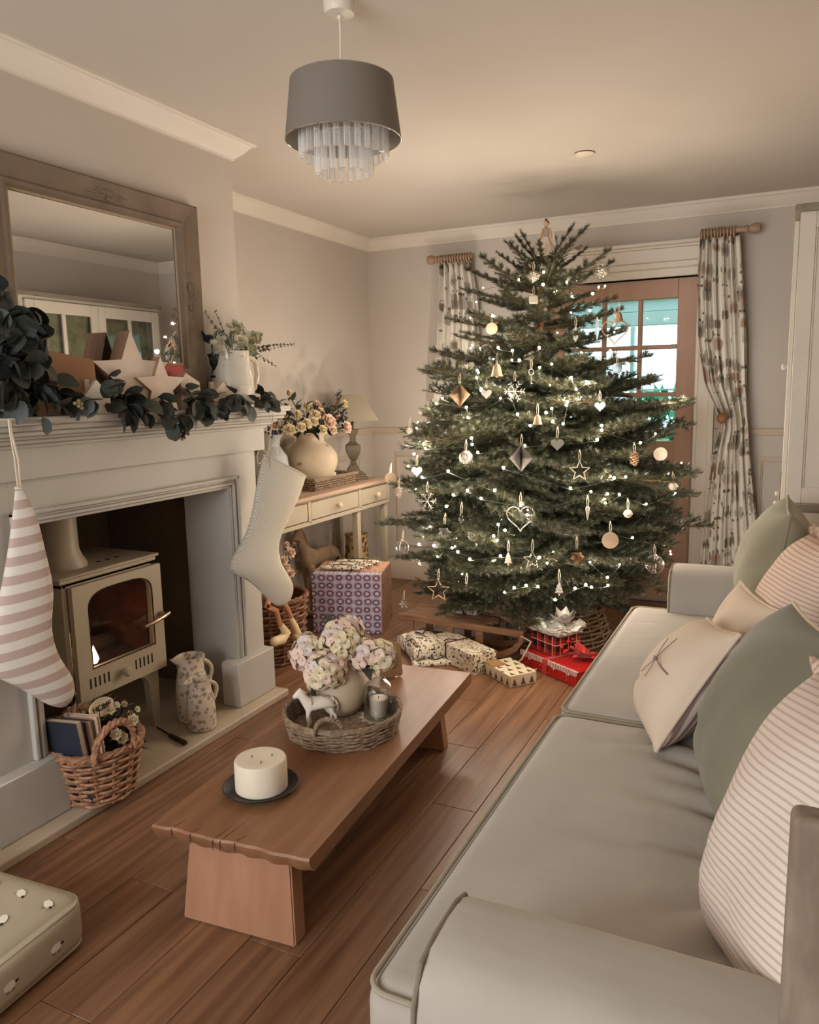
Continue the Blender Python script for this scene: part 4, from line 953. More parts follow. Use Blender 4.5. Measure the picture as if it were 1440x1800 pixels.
# lamp
lp = thing('table_lamp', 'grey turned wood table lamp with square tapered fabric shade on the console table', 'lamp', (-2.50, 4.345, KZ + .0005), rotz=.62)
m_lampw = mat('grey_turned_wood', (104, 92, 72), .55, c2=(84, 74, 58), nscale=12, bump=.03)
b = MB()
for (w, z0, z1) in ((.168, 0, .016), (.150, .016, .030), (.120, .030, .042)): b.rbox(-w / 2, w / 2, -w / 2, w / 2, z0, z1, .003)
b.build('base', m_lampw, lp)
b = MB(); f = math.sqrt(2) / 2
pr = [(.055, .042), (.036, .075), (.030, .085), (.018, .092), (.024, .099), (.024, .106), (.016, .112), (.030, .13), (.050, .165), (.055, .20), (.054, .212), (.030, .228), (.021, .24), (.024, .248), (.019, .256), (.026, .275), (.040, .298), (.043, .305), (.043, .314), (.0, .316)]
b.lathe([(r / f * .82, z) for r, z in pr], 4, a0=math.pi / 4); b.build('column', m_lampw, lp, angle=30)
b = MB(); b.tube([(0, 0, .31), (0, 0, .40)], .008, 8); b.build('lamp_holder', mat('old_brass', (110, 92, 62), .4, .9), lp)
m_lshade = mat('taupe_lamp_shade', (150, 138, 120), .85, bump=.03, bscale=300)
b = MB(); b.lathe([(.150 / f, .372), (.066 / f, .528), (.064 / f, .528), (.148 / f, .372), (.150 / f, .372)], 4, a0=math.pi / 4, cap0=False, cap1=False); b.build('lamp_shade', m_lshade, lp, smooth=False)
b = MB()
for w, z in ((.150, .372), (.066, .528)):
    c4 = [(w, w, z), (-w, w, z), (-w, -w, z), (w, -w, z)]
    for i in range(4): b.tube([c4[i], c4[(i + 1) % 4]], .0028, 6)
b.build('shade_trim', m_lshade, lp)
# tray, vase, candle jar
m_rattan = wicker_mat('dark_rattan', (140, 118, 94), (88, 70, 54))
tr_ = thing('rattan_tray', 'low rectangular rattan tray on the console table under the large vase', 'tray', (-2.525, 3.935, KZ + .0005), rotz=-.02)
for (x0, x1, y0, y1) in ((-.155, .155, -.245, -.225), (-.155, .155, .225, .245), (-.155, -.135, -.225, .225), (.135, .155, -.225, .225)):
    lx = x1 - x0 > y1 - y0
    for k in range(4):
        b = MB(); n = 40; z = .012 + .013 * k
        c = [((x0 + (x1 - x0) * i / n, (y0 + y1) / 2 + .004 * math.cos(i * 1.5 + math.pi * (k % 2)), z) if lx else ((x0 + x1) / 2 + .004 * math.cos(i * 1.5 + math.pi * (k % 2)), y0 + (y1 - y0) * i / n, z)) for i in range(n + 1)]
        b.tube(c, .0058, 5); b.build('weave_rod', m_rattan, tr_)
b = MB(); b.rbox(-.15, .15, -.24, .24, 0, .006, .002); b.build('base', m_rattan, tr_)
b = MB(); b.tube([(-.145, -.235, .062), (.145, -.235, .062), (.145, .235, .062), (-.145, .235, .062)], .008, 8, closed=True); b.build('rim', m_rattan, tr_)
vz = KZ + .008
m_vase = mat('distressed_stoneware', (188, 170, 148), .8, c2=(166, 147, 124), nscale=8, namount=1.6, bump=.12, bscale=26)
nt, nd, lk = nodes_of(m_vase); bs = nd['Principled BSDF']; src = bs.inputs['Base Color'].links[0].from_socket
tc = nd.new('ShaderNodeTexCoord'); n3 = nd.new('ShaderNodeTexNoise'); n3.inputs['Scale'].default_value = 11; n3.inputs['Detail'].default_value = 2
r3 = nd.new('ShaderNodeValToRGB'); r3.color_ramp.elements[0].position = .66; r3.color_ramp.elements[1].position = .72; lk.new(tc.outputs['Object'], n3.inputs['Vector']); lk.new(n3.outputs['Fac'], r3.inputs[0])
m3 = nd.new('ShaderNodeMix'); m3.data_type = 'RGBA'; lk.new(r3.outputs[0], m3.inputs[0]); lk.new(src, m3.inputs[6]); m3.inputs[7].default_value = lin((118, 92, 68)); lk.new(m3.outputs[2], bs.inputs['Base Color'])
vp = Vector((-2.53, 3.895, vz))
tv = thing('stoneware_vase', 'large round distressed beige vase of roses standing in the rattan tray', 'vase', tuple(vp))
R0 = .158
b = MB(); b.lathe([(.085, 0), (.10, .01), (.135, .07), (R0 * .985, .125), (R0, .155), (R0 * .97, .185), (.125, .225), (.094, .25), (.082, .262), (.080, .285), (.092, .306), (.094, .313), (.086, .313), (.074, .29), (.074, .26), (.10, .22), (0, .2)], 48); b.build('body', m_vase, tv)
tf = thing('rose_bouquet', 'bouquet of cream and blush roses with dark berries in the large beige vase', 'flowers', tuple(vp + Vector((0, 0, .29))))
me_blush = rose_mesh('blush_rose', .048, m_rose_p, 5, 3); me_iv = rose_mesh('ivory_rose', .034, m_rose_w, 4, 2)
items = []; r8 = random.Random(12)
def fp(u, v, x): return P(u, v, x=x) - Vector(tf.location)
for u, v, me, s, x in ((576, 743, me_blush, 1.05, -2.40), (607, 752, me_blush, .85, -2.40), (540, 717, me_iv, 1.05, -2.46), (554, 731, me_iv, 1.0, -2.42), (538, 746, me_iv, 1.0, -2.40), (566, 757, me_iv, .95, -2.38), (551, 742, me_iv, .9, -2.41), (508, 757, me_iv, 1.1, -2.40), (556, 712, me_blush, .6, -2.55), (505, 738, me_iv, .8, -2.5), (604, 711, me_iv, .85, -2.46), (506, 692, me_iv, .75, -2.5), (482, 748, me_blush, .6, -2.46), (522, 730, me_iv, .9, -2.45), (590, 733, me_blush, .7, -2.44), (528, 752, me_iv, .95, -2.40), (585, 757, me_iv, .8, -2.39), (562, 725, me_iv, .9, -2.45), (496, 752, me_iv, .8, -2.42)):
    items.append(('rose', me, fp(u, v, x), (1, -.45 + r8.uniform(-.2, .6), .25 + r8.uniform(0, .4)), s))
for _ in range(110):
    a = r8.choice(((528, 735), (590, 748), (520, 745), (560, 735), (595, 725), (510, 715), (545, 765), (585, 765), (585, 712)))
    q_ = fp(a[0] + r8.gauss(0, 13), a[1] + r8.gauss(0, 9), -2.47 + r8.uniform(-.06, .06)); q_.z = max(q_.z, .03)
    items.append(('leaf', me_leaf_s if r8.random() < .6 else me_leaf_k, q_, (r8.uniform(.1, 1), r8.uniform(-1, 1), r8.uniform(-.5, .9)), r8.uniform(.8, 1.4)))
spray(tf, items, (0, 0, .0), m_leaf_d)
b = MB()
for (u, v, n, s) in ((500, 742, 26, 9), (478, 756, 16, 6), (494, 758, 10, 5), (562, 716, 16, 6), (592, 727, 18, 8), (606, 737, 16, 6), (600, 745, 8, 5), (570, 724, 8, 6)):
    for i in range(n):
        p = fp(u + r8.gauss(0, s), v + r8.gauss(0, s * .8), -2.43 + r8.uniform(-.03, .03)); b.ball(p, .0062, seg=8, rings=6)
stuff(b.build('dark_berries', mat('black_berry', (26, 22, 28), .35), tf))
tw = thing('pale_blue_vase', 'pale grey blue vase half hidden behind the large beige vase', 'vase', (-2.60, 3.60, KZ + .0005))
b = MB(); b.lathe([(.06, 0), (.075, .02), (.10, .12), (.09, .20), (.05, .26), (.055, .30), (.075, .325), (.07, .325), (.045, .28), (0, .2)], 32); b.build('body', mat('blue_grey_glaze', (158, 162, 160), .4), tw)
tc_ = thing('candle_jar', 'lidded glass candle jar with a blank white label behind the large vase', 'candle', (-2.53, 4.10, KZ + .008))
b = MB(); b.lathe([(.038, 0), (.040, .004), (.040, .075), (.036, .075), (.036, .006), (0, .005)], 28); b.build('jar', m_crystal, tc_)
b = MB(); b.lathe([(.0355, .007), (.0355, .05), (0, .05)], 28); b.build('wax', mat('cream_wax', (206, 192, 164), .5, spec=.3), tc_)
b = MB(); b.lathe([(.036, .0755), (.042, .077), (.042, .088), (0, .089)], 28); b.build('lid', mat('bamboo_lid', (190, 154, 116), .5), tc_)
b = MB(); b.add([(.0406 * math.cos(a), .0406 * math.sin(a), z) for z in (.014, .058) for a in [-1.1 + .1 * i for i in range(15)]], [(i, i + 1, 16 + i, 15 + i) for i in range(14)]); b.build('label', m_whitehouse, tc_)

# horse statue, patterned jug under the console
m_carved = mat('carved_pale_wood', (168, 140, 110), .75, c2=(136, 110, 84), nscale=12, bump=.1, bscale=30)
def quadruped(t, S, m, head_turn=0.0, fat=1.0, mname='body'):
    """horse of height about 1 at the ears times S, facing local +x, one continuous skinned body"""
    b = {}
    V = []; E = []; R = []
    def v(p, r, parent=None):
        V.append(Vector(p) * S); R.append(r * S * fat)
        if parent is not None: E.append((parent, len(V) - 1))
        return len(V) - 1
    ch = v((.26, 0, .60), .105); md = v((.05, 0, .585), .105, ch); rp = v((-.20, 0, .62), .105, md); rr1 = v((-.28, 0, .60), .08, rp)
    n1 = v((.36, 0, .70), .085, ch); n2 = v((.43, head_turn * .3, .82), .065, n1); hd = v((.47, head_turn * .6, .905), .058, n2); mz = v((.56, head_turn, .83), .042, hd); ns = v((.62, head_turn * 1.2, .765), .036, mz)
    for sg in (-1, 1): v((.44, head_turn * .5 + sg * .03, .985), .012, hd)
    for sg in (-1, 1):
        d = .035 * sg
        k = v((.27 + d * .3, sg * .075, .46), .055, ch); k2 = v((.28 + .9 * d, sg * .075, .28), .034, k); k3 = v((.265 + 1.1 * d, sg * .075, .10), .024, k2); v((.285 + 1.1 * d, sg * .075, .022), .030, k3)
        h = v((-.25 - d * .5, sg * .075, .47), .072, rp); h2 = v((-.24 - .8 * d, sg * .075, .33), .040, h); h3 = v((-.33 - d, sg * .075, .22), .030, h2); h4 = v((-.315 - d, sg * .075, .09), .024, h3); v((-.295 - d, sg * .075, .022), .030, h4)
    tl = v((-.37, 0, .60), .026, rr1); t2 = v((-.43, 0, .46), .030, tl); v((-.43, 0, .30), .012, t2)
    me = bpy.data.meshes.new(mname); me.from_pydata(V, E, []); me.materials.append(m); o = bpy.data.objects.new(mname, me); COL.objects.link(o)
    o.modifiers.new('skin', 'SKIN'); sk = me.skin_vertices[0].data
    for i, r in enumerate(R): sk[i].radius = (r, r)
    sk[1].use_root = True
    md_ = o.modifiers.new('sub', 'SUBSURF'); md_.levels = 2; md_.render_levels = 2
    dg = bpy.context.evaluated_depsgraph_get(); me2 = bpy.data.meshes.new_from_object(o.evaluated_get(dg)); bpy.data.objects.remove(o); me2.name = mname
    me2.materials.clear(); me2.materials.append(m); me2.shade_smooth(); return link_mesh(mname, me2, t)
hz = P(548, 1012, x=-2.52)
th_ = thing('wooden_horse', 'carved pale wooden horse figure standing under the console table', 'figure', (-2.60, 4.05, .0), rotz=-1.75)
b = MB(); b.rbox(-.16, .15, -.07, .07, .001, .022, .004); b.build('plinth', m_carved, th_)
hb_ = quadruped(th_, .56, m_carved, .02); hb_.location = (-.02, 0, .016); hb_.scale = (.76, .72, 1)
b = MB(); b.tube([(.155, 0, .555), (.125, 0, .50), (.10, 0, .44)], [.010, .018, .012], 8, flat=.5); b.build('mane', m_carved, th_)
m_jugp = spots_mat('bird_pattern_glaze', (176, 148, 104), (92, 70, 44), (138, 110, 70), 30, thr=.48)
tj2 = thing('patterned_jug', 'tall yellow brown patterned jug under the right end of the console table', 'jug', (-2.49, 4.335, .2135), rotz=.1)
jug(tj2, .235, .08, (m_jugp, m_jugp), neck=.9, hr=.011)
tcr = thing('wooden_crate', 'low wooden crate under the console table carrying the patterned jug', 'crate', (-2.49, 4.335, 0))
for z in (.03, .118):
    for (x0, x1, y0, y1) in ((-.115, .115, -.115, -.10), (-.115, .115, .10, .115), (-.115, -.10, -.10, .10), (.10, .115, -.10, .10)):
        b = MB(); b.rbox(x0, x1, y0, y1, z - .028, z + .052, .003); b.build('slat', m_carved, tcr)
b = MB(); b.rbox(-.115, .115, -.115, .115, .185, .212, .003); b.build('lid', m_carved, tcr)
tfl = thing('fabric_flowers', 'pink fabric flower stems showing behind the toe of the dotted stocking', 'flowers', (-2.46, 3.45, 0))
items = []
for u, v, s in ((509, 972, .95), (498, 985, .8), (502, 998, .8), (510, 1008, .75), (503, 958, .6)):
    items.append(('rose', me_blush, P(u, v, x=-2.40) - Vector(tfl.location), (1, -.4, .3), s * .7))
for k in range(8): items.append(('leaf', me_leaf_k, P(500 + r8.gauss(0, 8), 965 + r8.gauss(0, 14), x=-2.43) - Vector(tfl.location), (r8.random(), r8.uniform(-1, 1), r8.uniform(-1, 1)), 1.2))
spray(tfl, items, (0, 0, .012), m_leaf_d)
b = MB(); b.lathe([(.05, 0), (.06, .01), (.07, .16), (.06, .17), (.055, .1), (0, .09)], 24); b.build('pot', m_carved, tfl)
# ------------------------------------------------------------------ basket with fabric doll, presents, sledge
m_brownw = wicker_mat('dark_brown_wicker', (150, 106, 78), (82, 52, 38))
c0 = P(492, 1190, z=0)
tk = thing('log_basket', 'tall brown wicker basket on the floor just right of the fireplace surround', 'basket', (-2.36, 3.20, .001), rotz=.1)
basket(tk, .155, .185, .33, 17, m_brownw, stakes=16, rod=.0085, amp=.007, rim=.015)
tdl = thing('fabric_doll', 'fabric doll with dangling pink legs and white boots over the basket edge', 'doll', (-2.27, 3.085, .345))
m_dleg = mat('pink_felt', (176, 124, 94), .9); m_boot = mat('cream_felt', (214, 190, 152), .9, bump=.05, bscale=200)
def dl(u, v, x=-2.12): return P(u, v, x=x) - Vector(tdl.location)
b = MB(); b.ball((0, .0, .09), .075, seg=18, rings=12, sc=(1, 1, 1.2)); b.ball((0, 0, .21), .055, seg=18, rings=12); b.build('body', m_boot, tdl)
for k, (pts, ft) in enumerate((((None, (470, 1066), (486, 1073), (493, 1100)), ((494, 1098), (503, 1112), (495, 1124), (483, 1128))), ((None, (500, 1060), (507, 1074), (513, 1088)), ((511, 1086), (518, 1102), (523, 1116), (520, 1117))))):
    x = -2.125 - .02 * k
    q = [Vector((0, .02 * k, .05))] + [dl(u, v, x) for u, v in pts[1:]]
    b = MB(); b.tube(q, [.014, .013, .012, .011], 10); lg = b.build('leg', m_dleg, tdl)
    b = MB(); b.tube([dl(u, v, x) for u, v in ft], [.012, .024, .026, .022] if k == 0 else [.012, .020, .024, .018], 12); b.ball(dl(*ft[-1], x), .023 if k == 0 else .019, seg=12, rings=8); b.build('boot', m_boot, lg)

def pattern_mat(name, base, scale, shapes, rough=.45):
    """paper print: voronoi blotches and dashes in object space"""
    m = mat(name, base, rough); nt, nd, lk = nodes_of(m); bs = nd['Principled BSDF']; tc = nd.new('ShaderNodeTexCoord'); cur = lin(base)
    for (st, off, lo, hi, c, rot) in shapes:
        mp = nd.new('ShaderNodeMapping'); mp.inputs['Scale'].default_value = st; mp.inputs['Location'].default_value = off; mp.inputs['Rotation'].default_value = rot
        v = nd.new('ShaderNodeTexVoronoi'); v.inputs['Scale'].default_value = scale; lk.new(tc.outputs['Object'], mp.inputs[0]); lk.new(mp.outputs[0], v.inputs['Vector'])
        r = nd.new('ShaderNodeMapRange'); r.inputs[1].default_value = lo; r.inputs[2].default_value = hi; r.inputs[3].default_value = 1; r.inputs[4].default_value = 0; lk.new(v.outputs['Distance'], r.inputs[0])
        mx = nd.new('ShaderNodeMix'); mx.data_type = 'RGBA'; lk.new(r.outputs[0], mx.inputs[0])
        if isinstance(cur, tuple): mx.inputs[6].default_value = cur
        else: lk.new(cur, mx.inputs[6])
        mx.inputs[7].default_value = lin(c); cur = mx.outputs[2]
    lk.new(cur, bs.inputs['Base Color']); return m
m_leafpaper = pattern_mat('black_leaf_paper', (214, 200, 178), 44, [((1.9, .6, 1.0), (0, 0, 0), .27, .33, (58, 52, 46), (.4, .2, .9)), ((.6, 1.9, 1.2), (5, 2, 1), .25, .31, (66, 58, 52), (.2, .7, .3)), ((1.2, 1, 1), (9, 4, 1), .18, .22, (120, 108, 96), (0, 0, 0))])
m_ribbon_b = mat('black_ribbon', (34, 28, 32), .5)
def oriented(name, label, F, L, R, h, group=None, z=0.0):
    """empty at front corner F with local x along F->R and local y along F->L"""
    F, L, R = Vector(F), Vector(L), Vector(R); a = R - F; a.z = 0; w = a.length; l = (L - F).length
    t = thing(name, label, 'present', (F.x, F.y, z), rotz=math.atan2(a.y, a.x), group=group); return t, w, l, h
def wrapped(t, w, l, h, m, bulge=.004, ends=True, seed=0):
    bm = bmesh.new(); bmesh.ops.create_grid(bm, x_segments=1, y_segments=1, size=1); bm.free()
    r = random.Random(seed); b = MB(); b.rbox(0, w, 0, l, 0, h, .006, 2)
    b.v = [(x + r.uniform(-1, 1) * bulge * .4, y + r.uniform(-1, 1) * bulge * .4, max(0, z + r.uniform(-1, 1) * bulge * .3)) for x, y, z in b.v]
    b.build('wrapping', m, t, angle=30)
    if ends:
        b = MB(); b.add([(.01, -.0035, h * .2), (w - .01, -.0035, h * .2), (w * .5 + .02, -.006, h * .62), (w * .5 - .02, -.006, h * .62), (.012, -.001, h * .12), (w - .012, -.001, h * .12)], [(0, 1, 2, 3), (4, 5, 1, 0)]); b.build('folded_end', m, t, smooth=False)
def band(t, w, l, h, m, along='x', f=.5, tw=.004, e=.0022):
    b = MB(); n = 'ribbon'
    if along == 'x': c = l * f; b.rbox(-e, w + e, c - tw, c + tw, h, h + e, .0008, 1); b.rbox(-e, 0, c - tw, c + tw, .001, h + e, .0008, 1); b.rbox(w, w + e, c - tw, c + tw, .001, h + e, .0008, 1)
    else: c = w * f; b.rbox(c - tw, c + tw, -e, l + e, h, h + e, .0008, 1); b.rbox(c - tw, c + tw, -e, 0, .001, h + e, .0008, 1); b.rbox(c - tw, c + tw, l, l + e, .001, h + e, .0008, 1)
    return b.build(n, m, t)
# purple box
m_purple = mat('purple_medallion_paper', (188, 178, 186), .4); nt, nd, lk = nodes_of(m_purple); bs = nd['Principled BSDF']
tc = nd.new('ShaderNodeTexCoord'); mp = nd.new('ShaderNodeMapping'); mp.inputs['Scale'].default_value = (19, 0, 22); lk.new(tc.outputs['Object'], mp.inputs[0])
v = nd.new('ShaderNodeTexVoronoi'); v.inputs['Scale'].default_value = 1.0; v.inputs['Randomness'].default_value = .18; lk.new(mp.outputs[0], v.inputs['Vector'])
cr = nd.new('ShaderNodeValToRGB'); cr.color_ramp.interpolation = 'CONSTANT'; e = cr.color_ramp.elements
e[0].position = 0; e[0].color = lin((196, 172, 168)); e[1].position = .17; e[1].color = lin((186, 178, 186)); 
for ps, c in ((.22, (112, 62, 96)), (.32, (104, 92, 116)), (.44, (190, 180, 190)), (.52, (128, 118, 138)), (.58, (192, 184, 192))): x = e.new(ps); x.color = lin(c)
lk.new(v.outputs['Distance'], cr.inputs[0]); lk.new(cr.outputs[0], bs.inputs['Base Color'])
m_redpaper = pattern_mat('russet_leaf_paper', (186, 142, 116), 40, [((1, 1, .6), (0, 0, 0), .26, .32, (112, 64, 48), (0, 0, 0)), ((1.4, 1, 1), (3, 3, 3), .2, .26, (206, 176, 150), (0, 0, 0))])
F = Vector((-2.012, 3.76, 0)); ax = Vector((.953, .302, 0)); ay = Vector((-.302, .953, 0))
ztop = P(668, 1010, y=3.76).z
t = thing('purple_present', 'large present in purple and white medallion paper by the console table', 'present', tuple(F - ax * .40), rotz=math.atan2(.302, .953))
b = MB(); b.rbox(0, .40, 0, .33, 0, ztop, .004, 2); b.build('wrapping', m_purple, t)
b = MB(); b.rbox(.4005, .403, .0, .33, .0, ztop, .001, 1); b.rbox(0, .40, 0.06, .33, ztop + .0005, ztop + .002, .0005, 1); b.build('side_paper', m_redpaper, t)
for k, (lab, u0, v0, u1, v1, q) in enumerate((('slim black and white parcel nearest on top of the purple present', 532, 1010, 604, 1026, .09), ('slim black and white parcel in the middle on top of the purple present', 563, 1003, 640, 1022, .17), ('slim black and white parcel furthest back on top of the purple present', 584, 994, 674, 1013, .25))):
    A = P(u0, v0, z=ztop + .015); B_ = P(u1, v1, z=ztop + .015)
    A = Vector(t.location) + ax * (.02 + .03 * k) + ay * q; B_ = A + ax * .28 + ay * (-.02)
    tt = thing('slim_parcel', lab, 'present', (A.x, A.y, ztop + .0025), rotz=math.atan2(B_.y - A.y, B_.x - A.x), group='slim parcels on the purple present')
    Lp = (B_ - A).length; b = MB(); n = 12
    b.tube([(Lp * i / n, 0, .016 + .0) for i in range(n + 1)], [.004, .017] + [.022] * (n - 3) + [.017, .004], 12, flat=.62); b.build('wrapping', m_leafpaper, tt)
    for f_ in (.33, .72):
        b = MB(); b.tube([(Lp * f_ + .0015 * math.sin(a), .0225 * math.cos(a), .016 + .0145 * math.sin(a)) for a in [2 * math.pi * i / 20 for i in range(20)]], .0026, 6, closed=True); b.build('ribbon', m_ribbon_b, tt)
    b = MB(); b.tube([(Lp * .33, 0, .032), (Lp * .52, .006, .0335), (Lp * .72, 0, .032)], .002, 5); b.build('ribbon', m_ribbon_b, tt)

# leaf paper presents
F = P(833, 1189, z=0); L = P(754, 1150, z=0); R = P(870, 1177, z=0)
L = F + (L - F).normalized() * (L - F).length
t, w, l, h = oriented('leaf_paper_present', 'long present in black leaf print paper with thin burgundy ribbon, by the tree', F, L, R, P(836, 1152, y=F.y).z, 'leaf print presents')
ang = math.atan2((L - F).y, (L - F).x) - math.pi / 2; t.rotation_euler = (0, 0, ang); h = P(836, 1153, y=F.y).z
wrapped(t, w, l, h, m_leafpaper, seed=2); band(t, w, l, h, mat('burgundy_ribbon', (70, 24, 32), .5), 'x', .60, .006)
b = MB(); b.tube([(w * .5, l * .6, h + .003), (w * .2, l * .64, h + .012), (w * .02, l * .66, h + .004)], .003, 5); b.build('ribbon_tail', MATS['burgundy_ribbon'], t)
F = P(735, 1172, z=0); L = P(688, 1128, z=0); Rr = P(762, 1155, z=0)
t = thing('soft_present', 'soft rounded present in black leaf print paper tied with black ribbon beside coffee table end', 'present', (F.x - .03, F.y + .02, 0), rotz=math.atan2((L - F).y, (L - F).x) - math.pi / 2, group='leaf print presents')
b = MB(); w, l, h = .19, .26, .105
bm = bmesh.new(); bmesh.ops.create_cube(bm, size=1); bmesh.ops.subdivide_edges(bm, edges=bm.edges, cuts=5, use_grid_fill=True)
r9 = random.Random(5)
for vv in bm.verts:
    x, y, z = vv.co; rd = 1 - .35 * (abs(2 * x) ** 4) * (abs(2 * z) ** 4) - .2 * (abs(2 * y) ** 4) * (abs(2 * z) ** 4)
    k = 1 + .12 * math.cos(math.pi * x) * math.cos(math.pi * y) * (1 if z > 0 else 0)
    vv.co = Vector((x * w * rd + w / 2 + r9.uniform(-.003, .003), y * l * rd + l / 2 + r9.uniform(-.003, .003), max(0, (z * rd * k + .5 * rd) * h + r9.uniform(-.002, .002))))
b.bm(bm); b.build('wrapping', m_leafpaper, t, angle=50)
b = MB(); b.tube([(-.004, l * .5, .02), (.004, l * .5, h * .75), (w * .5, l * .5, h * 1.06), (w - .004, l * .5, h * .75), (w + .004, l * .5, .02)], .0035, 6); b.tube([(w * .5, -.004, .02), (w * .5, .006, h * .7), (w * .5, l * .5, h * 1.06), (w * .5, l - .006, h * .7), (w * .5, l + .004, .02)], .0035, 6); b.build('ribbon', m_ribbon_b, t)
for sg in (-1, 1):
    b = MB(); b.tube([(w * .5 + sg * .055 * math.sin(a) * .9, l * .5 + sg * .02 * a, h * 1.07 + .02 * math.sin(a)) for a in [i * .314 for i in range(11)]], .0028, 5); b.build('bow_loop', m_ribbon_b, t)
F = P(775, 1192, z=0)
t = thing('flat_present', 'thin flat present in black leaf print paper lying under the soft rounded one', 'present', (-1.62, 3.34, 0), rotz=.55, group='leaf print presents')
wrapped(t, .23, .15, .022, m_leafpaper, .003, False, 3)
b = MB(); b.tube([(.02, .02, .026), (.07, .05, .030), (.12, .03, .026), (.17, .06, .030), (.14, .09, .027), (.09, .07, .030)], .003, 5); b.build('ribbon', m_ribbon_b, t)
# tree print present
m_treepaper = mat('tree_print_paper', (206, 190, 164), .5); nt, nd, lk = nodes_of(m_treepaper); bs = nd['Principled BSDF']
tc = nd.new('ShaderNodeTexCoord'); sx = nd.new('ShaderNodeSeparateXYZ'); lk.new(tc.outputs['Object'], sx.inputs[0])
ax_ = nd.new('ShaderNodeMath'); ax_.operation = 'ADD'; lk.new(sx.outputs[0], ax_.inputs[0]); lk.new(sx.outputs[1], ax_.inputs[1])
def mth(op, a, c=None, c3=None):
    n = nd.new('ShaderNodeMath'); n.operation = op
    for i, q in enumerate((a, c, c3)):
        if q is None: continue
        if isinstance(q, (int, float)): n.inputs[i].default_value = q
        else: lk.new(q, n.inputs[i])
    return n.outputs[0]
gn = nd.new('ShaderNodeNewGeometry'); sn = nd.new('ShaderNodeSeparateXYZ'); lk.new(gn.outputs['Normal'], sn.inputs[0]); isT = mth('GREATER_THAN', sn.outputs[2], .6); notT = mth('SUBTRACT', 1.0, isT)
uu = mth('MULTIPLY', mth('ADD', sx.outputs[0], mth('MULTIPLY', sx.outputs[1], notT)), 21.0); zz = mth('ADD', mth('MULTIPLY', sx.outputs[2], notT), mth('MULTIPLY', sx.outputs[1], isT)); vvn = mth('MULTIPLY', zz, 19.0)
row_ = mth('FLOOR', vvn); uo = mth('ADD', uu, mth('MULTIPLY', row_, .5)); fu = mth('SUBTRACT', mth('FRACT', uo), .5); fv = mth('FRACT', vvn)
tri = mth('LESS_THAN', mth('ABSOLUTE', fu), mth('MULTIPLY', mth('SUBTRACT', .85, fv), .42)); tri2 = mth('MULTIPLY', tri, mth('GREATER_THAN', fv, .15))
mx = nd.new('ShaderNodeMix'); mx.data_type = 'RGBA'; lk.new(tri2, mx.inputs[0]); mx.inputs[6].default_value = lin((208, 192, 166)); mx.inputs[7].default_value = lin((92, 78, 58)); lk.new(mx.outputs[2], bs.inputs['Base Color'])
F = P(897, 1210.5, z=0); L = P(857, 1183, z=0); R = P(944, 1200, z=0)
t, w, l, h = oriented('tree_print_present', 'small present in cream paper printed with dark fir trees, nearest on the floor', F, L, R, .1)
h = P(896, 1189, y=F.y).z; wrapped(t, w, l, h, m_treepaper, .002, False, 4)
b = MB(); b.rbox(.0, w * .5, l * .62, l + .002, h, h + .0025, .001, 1); b.rbox(.0, w * .3, l * .85, l + .02, h + .0024, h + .004, .001, 1); b.build('kraft_flap', mat('kraft_paper', (150, 112, 74), .7), t)
# red box present
m_redbox = pattern_mat('red_print_paper', (160, 28, 26), 60, [((1, 1, 1), (0, 0, 0), .10, .12, (226, 190, 170), (0, 0, 0)), ((.5, 2.2, .8), (4, 1, 2), .11, .13, (216, 150, 136), (0, 0, .4))], .35)
A = P(915, 1167, z=0); B_ = P(1000, 1204, z=0); dvec = (B_ - A); dvec.z = 0; dn = dvec.normalized(); B2 = A + dn * (dvec.length + .05)
t = thing('red_present', 'large red printed present with candy striped band and red bow beside the sofa', 'present', tuple(A), rotz=math.atan2(dn.y, dn.x))
w = (B2 - A).length; l = .27; h = P(913, 1142, y=A.y).z
wrapped(t, w, l, h, m_redbox, .001, False, 6)
m_strp = mat('candy_stripe', (222, 196, 184), .5); nt, nd, lk = nodes_of(m_strp); bs = nd['Principled BSDF']; tc = nd.new('ShaderNodeTexCoord'); sx = nd.new('ShaderNodeSeparateXYZ'); lk.new(tc.outputs['Object'], sx.inputs[0])
q = mth('GREATER_THAN', mth('FRACT', mth('MULTIPLY', mth('ADD', sx.outputs[0], mth('MULTIPLY', sx.outputs[2], .3)), 90.0)), .5); mx = nd.new('ShaderNodeMix'); mx.data_type = 'RGBA'; lk.new(q, mx.inputs[0]); mx.inputs[6].default_value = lin((224, 200, 188)); mx.inputs[7].default_value = lin((112, 34, 34)); lk.new(mx.outputs[2], bs.inputs['Base Color'])
b = MB(); b.box(-.001, w + .001, -.0022, -.0005, h * .72, h * .995); b.box(-.001, w + .001, -.002, .012, h + .0004, h + .0016); b.build('striped_band', m_strp, t, smooth=False)
m_redrib = mat('red_satin', (176, 34, 26), .3, sheen=.3)
b = MB(); b.rbox(w * .46 - .016, w * .46 + .016, -.0045, l + .003, h + .002, h + .0035, .0005, 1); b.rbox(w * .46 - .016, w * .46 + .016, -.0045, -.003, 0.001, h + .003, .0005, 1); b.build('ribbon', m_redrib, t)
for f_ in (.18, .62, .86):
    b = MB(); b.prism([(f_ * w - .014, h * .71), (f_ * w + .014, h * .71), (f_ * w, h * .56)], .0022, .0032, M=RX(math.pi / 2)); b.build('printed_pennant', m_strp, t, smooth=False)
b = MB(); r9 = random.Random(8)
for k in range(16):
    a = 2 * math.pi * k / 16 + r9.random() * .3; Lb = r9.uniform(.05, .085); el = r9.uniform(.25, 1.0); vs, fs = petal(Lb, r9.uniform(.035, .055), cup=r9.uniform(-.2, .35), n=4)
    b.add(vs, fs, 0, T(w * .72, l * .52, h + .012) @ RZ(a) @ RY(-el))
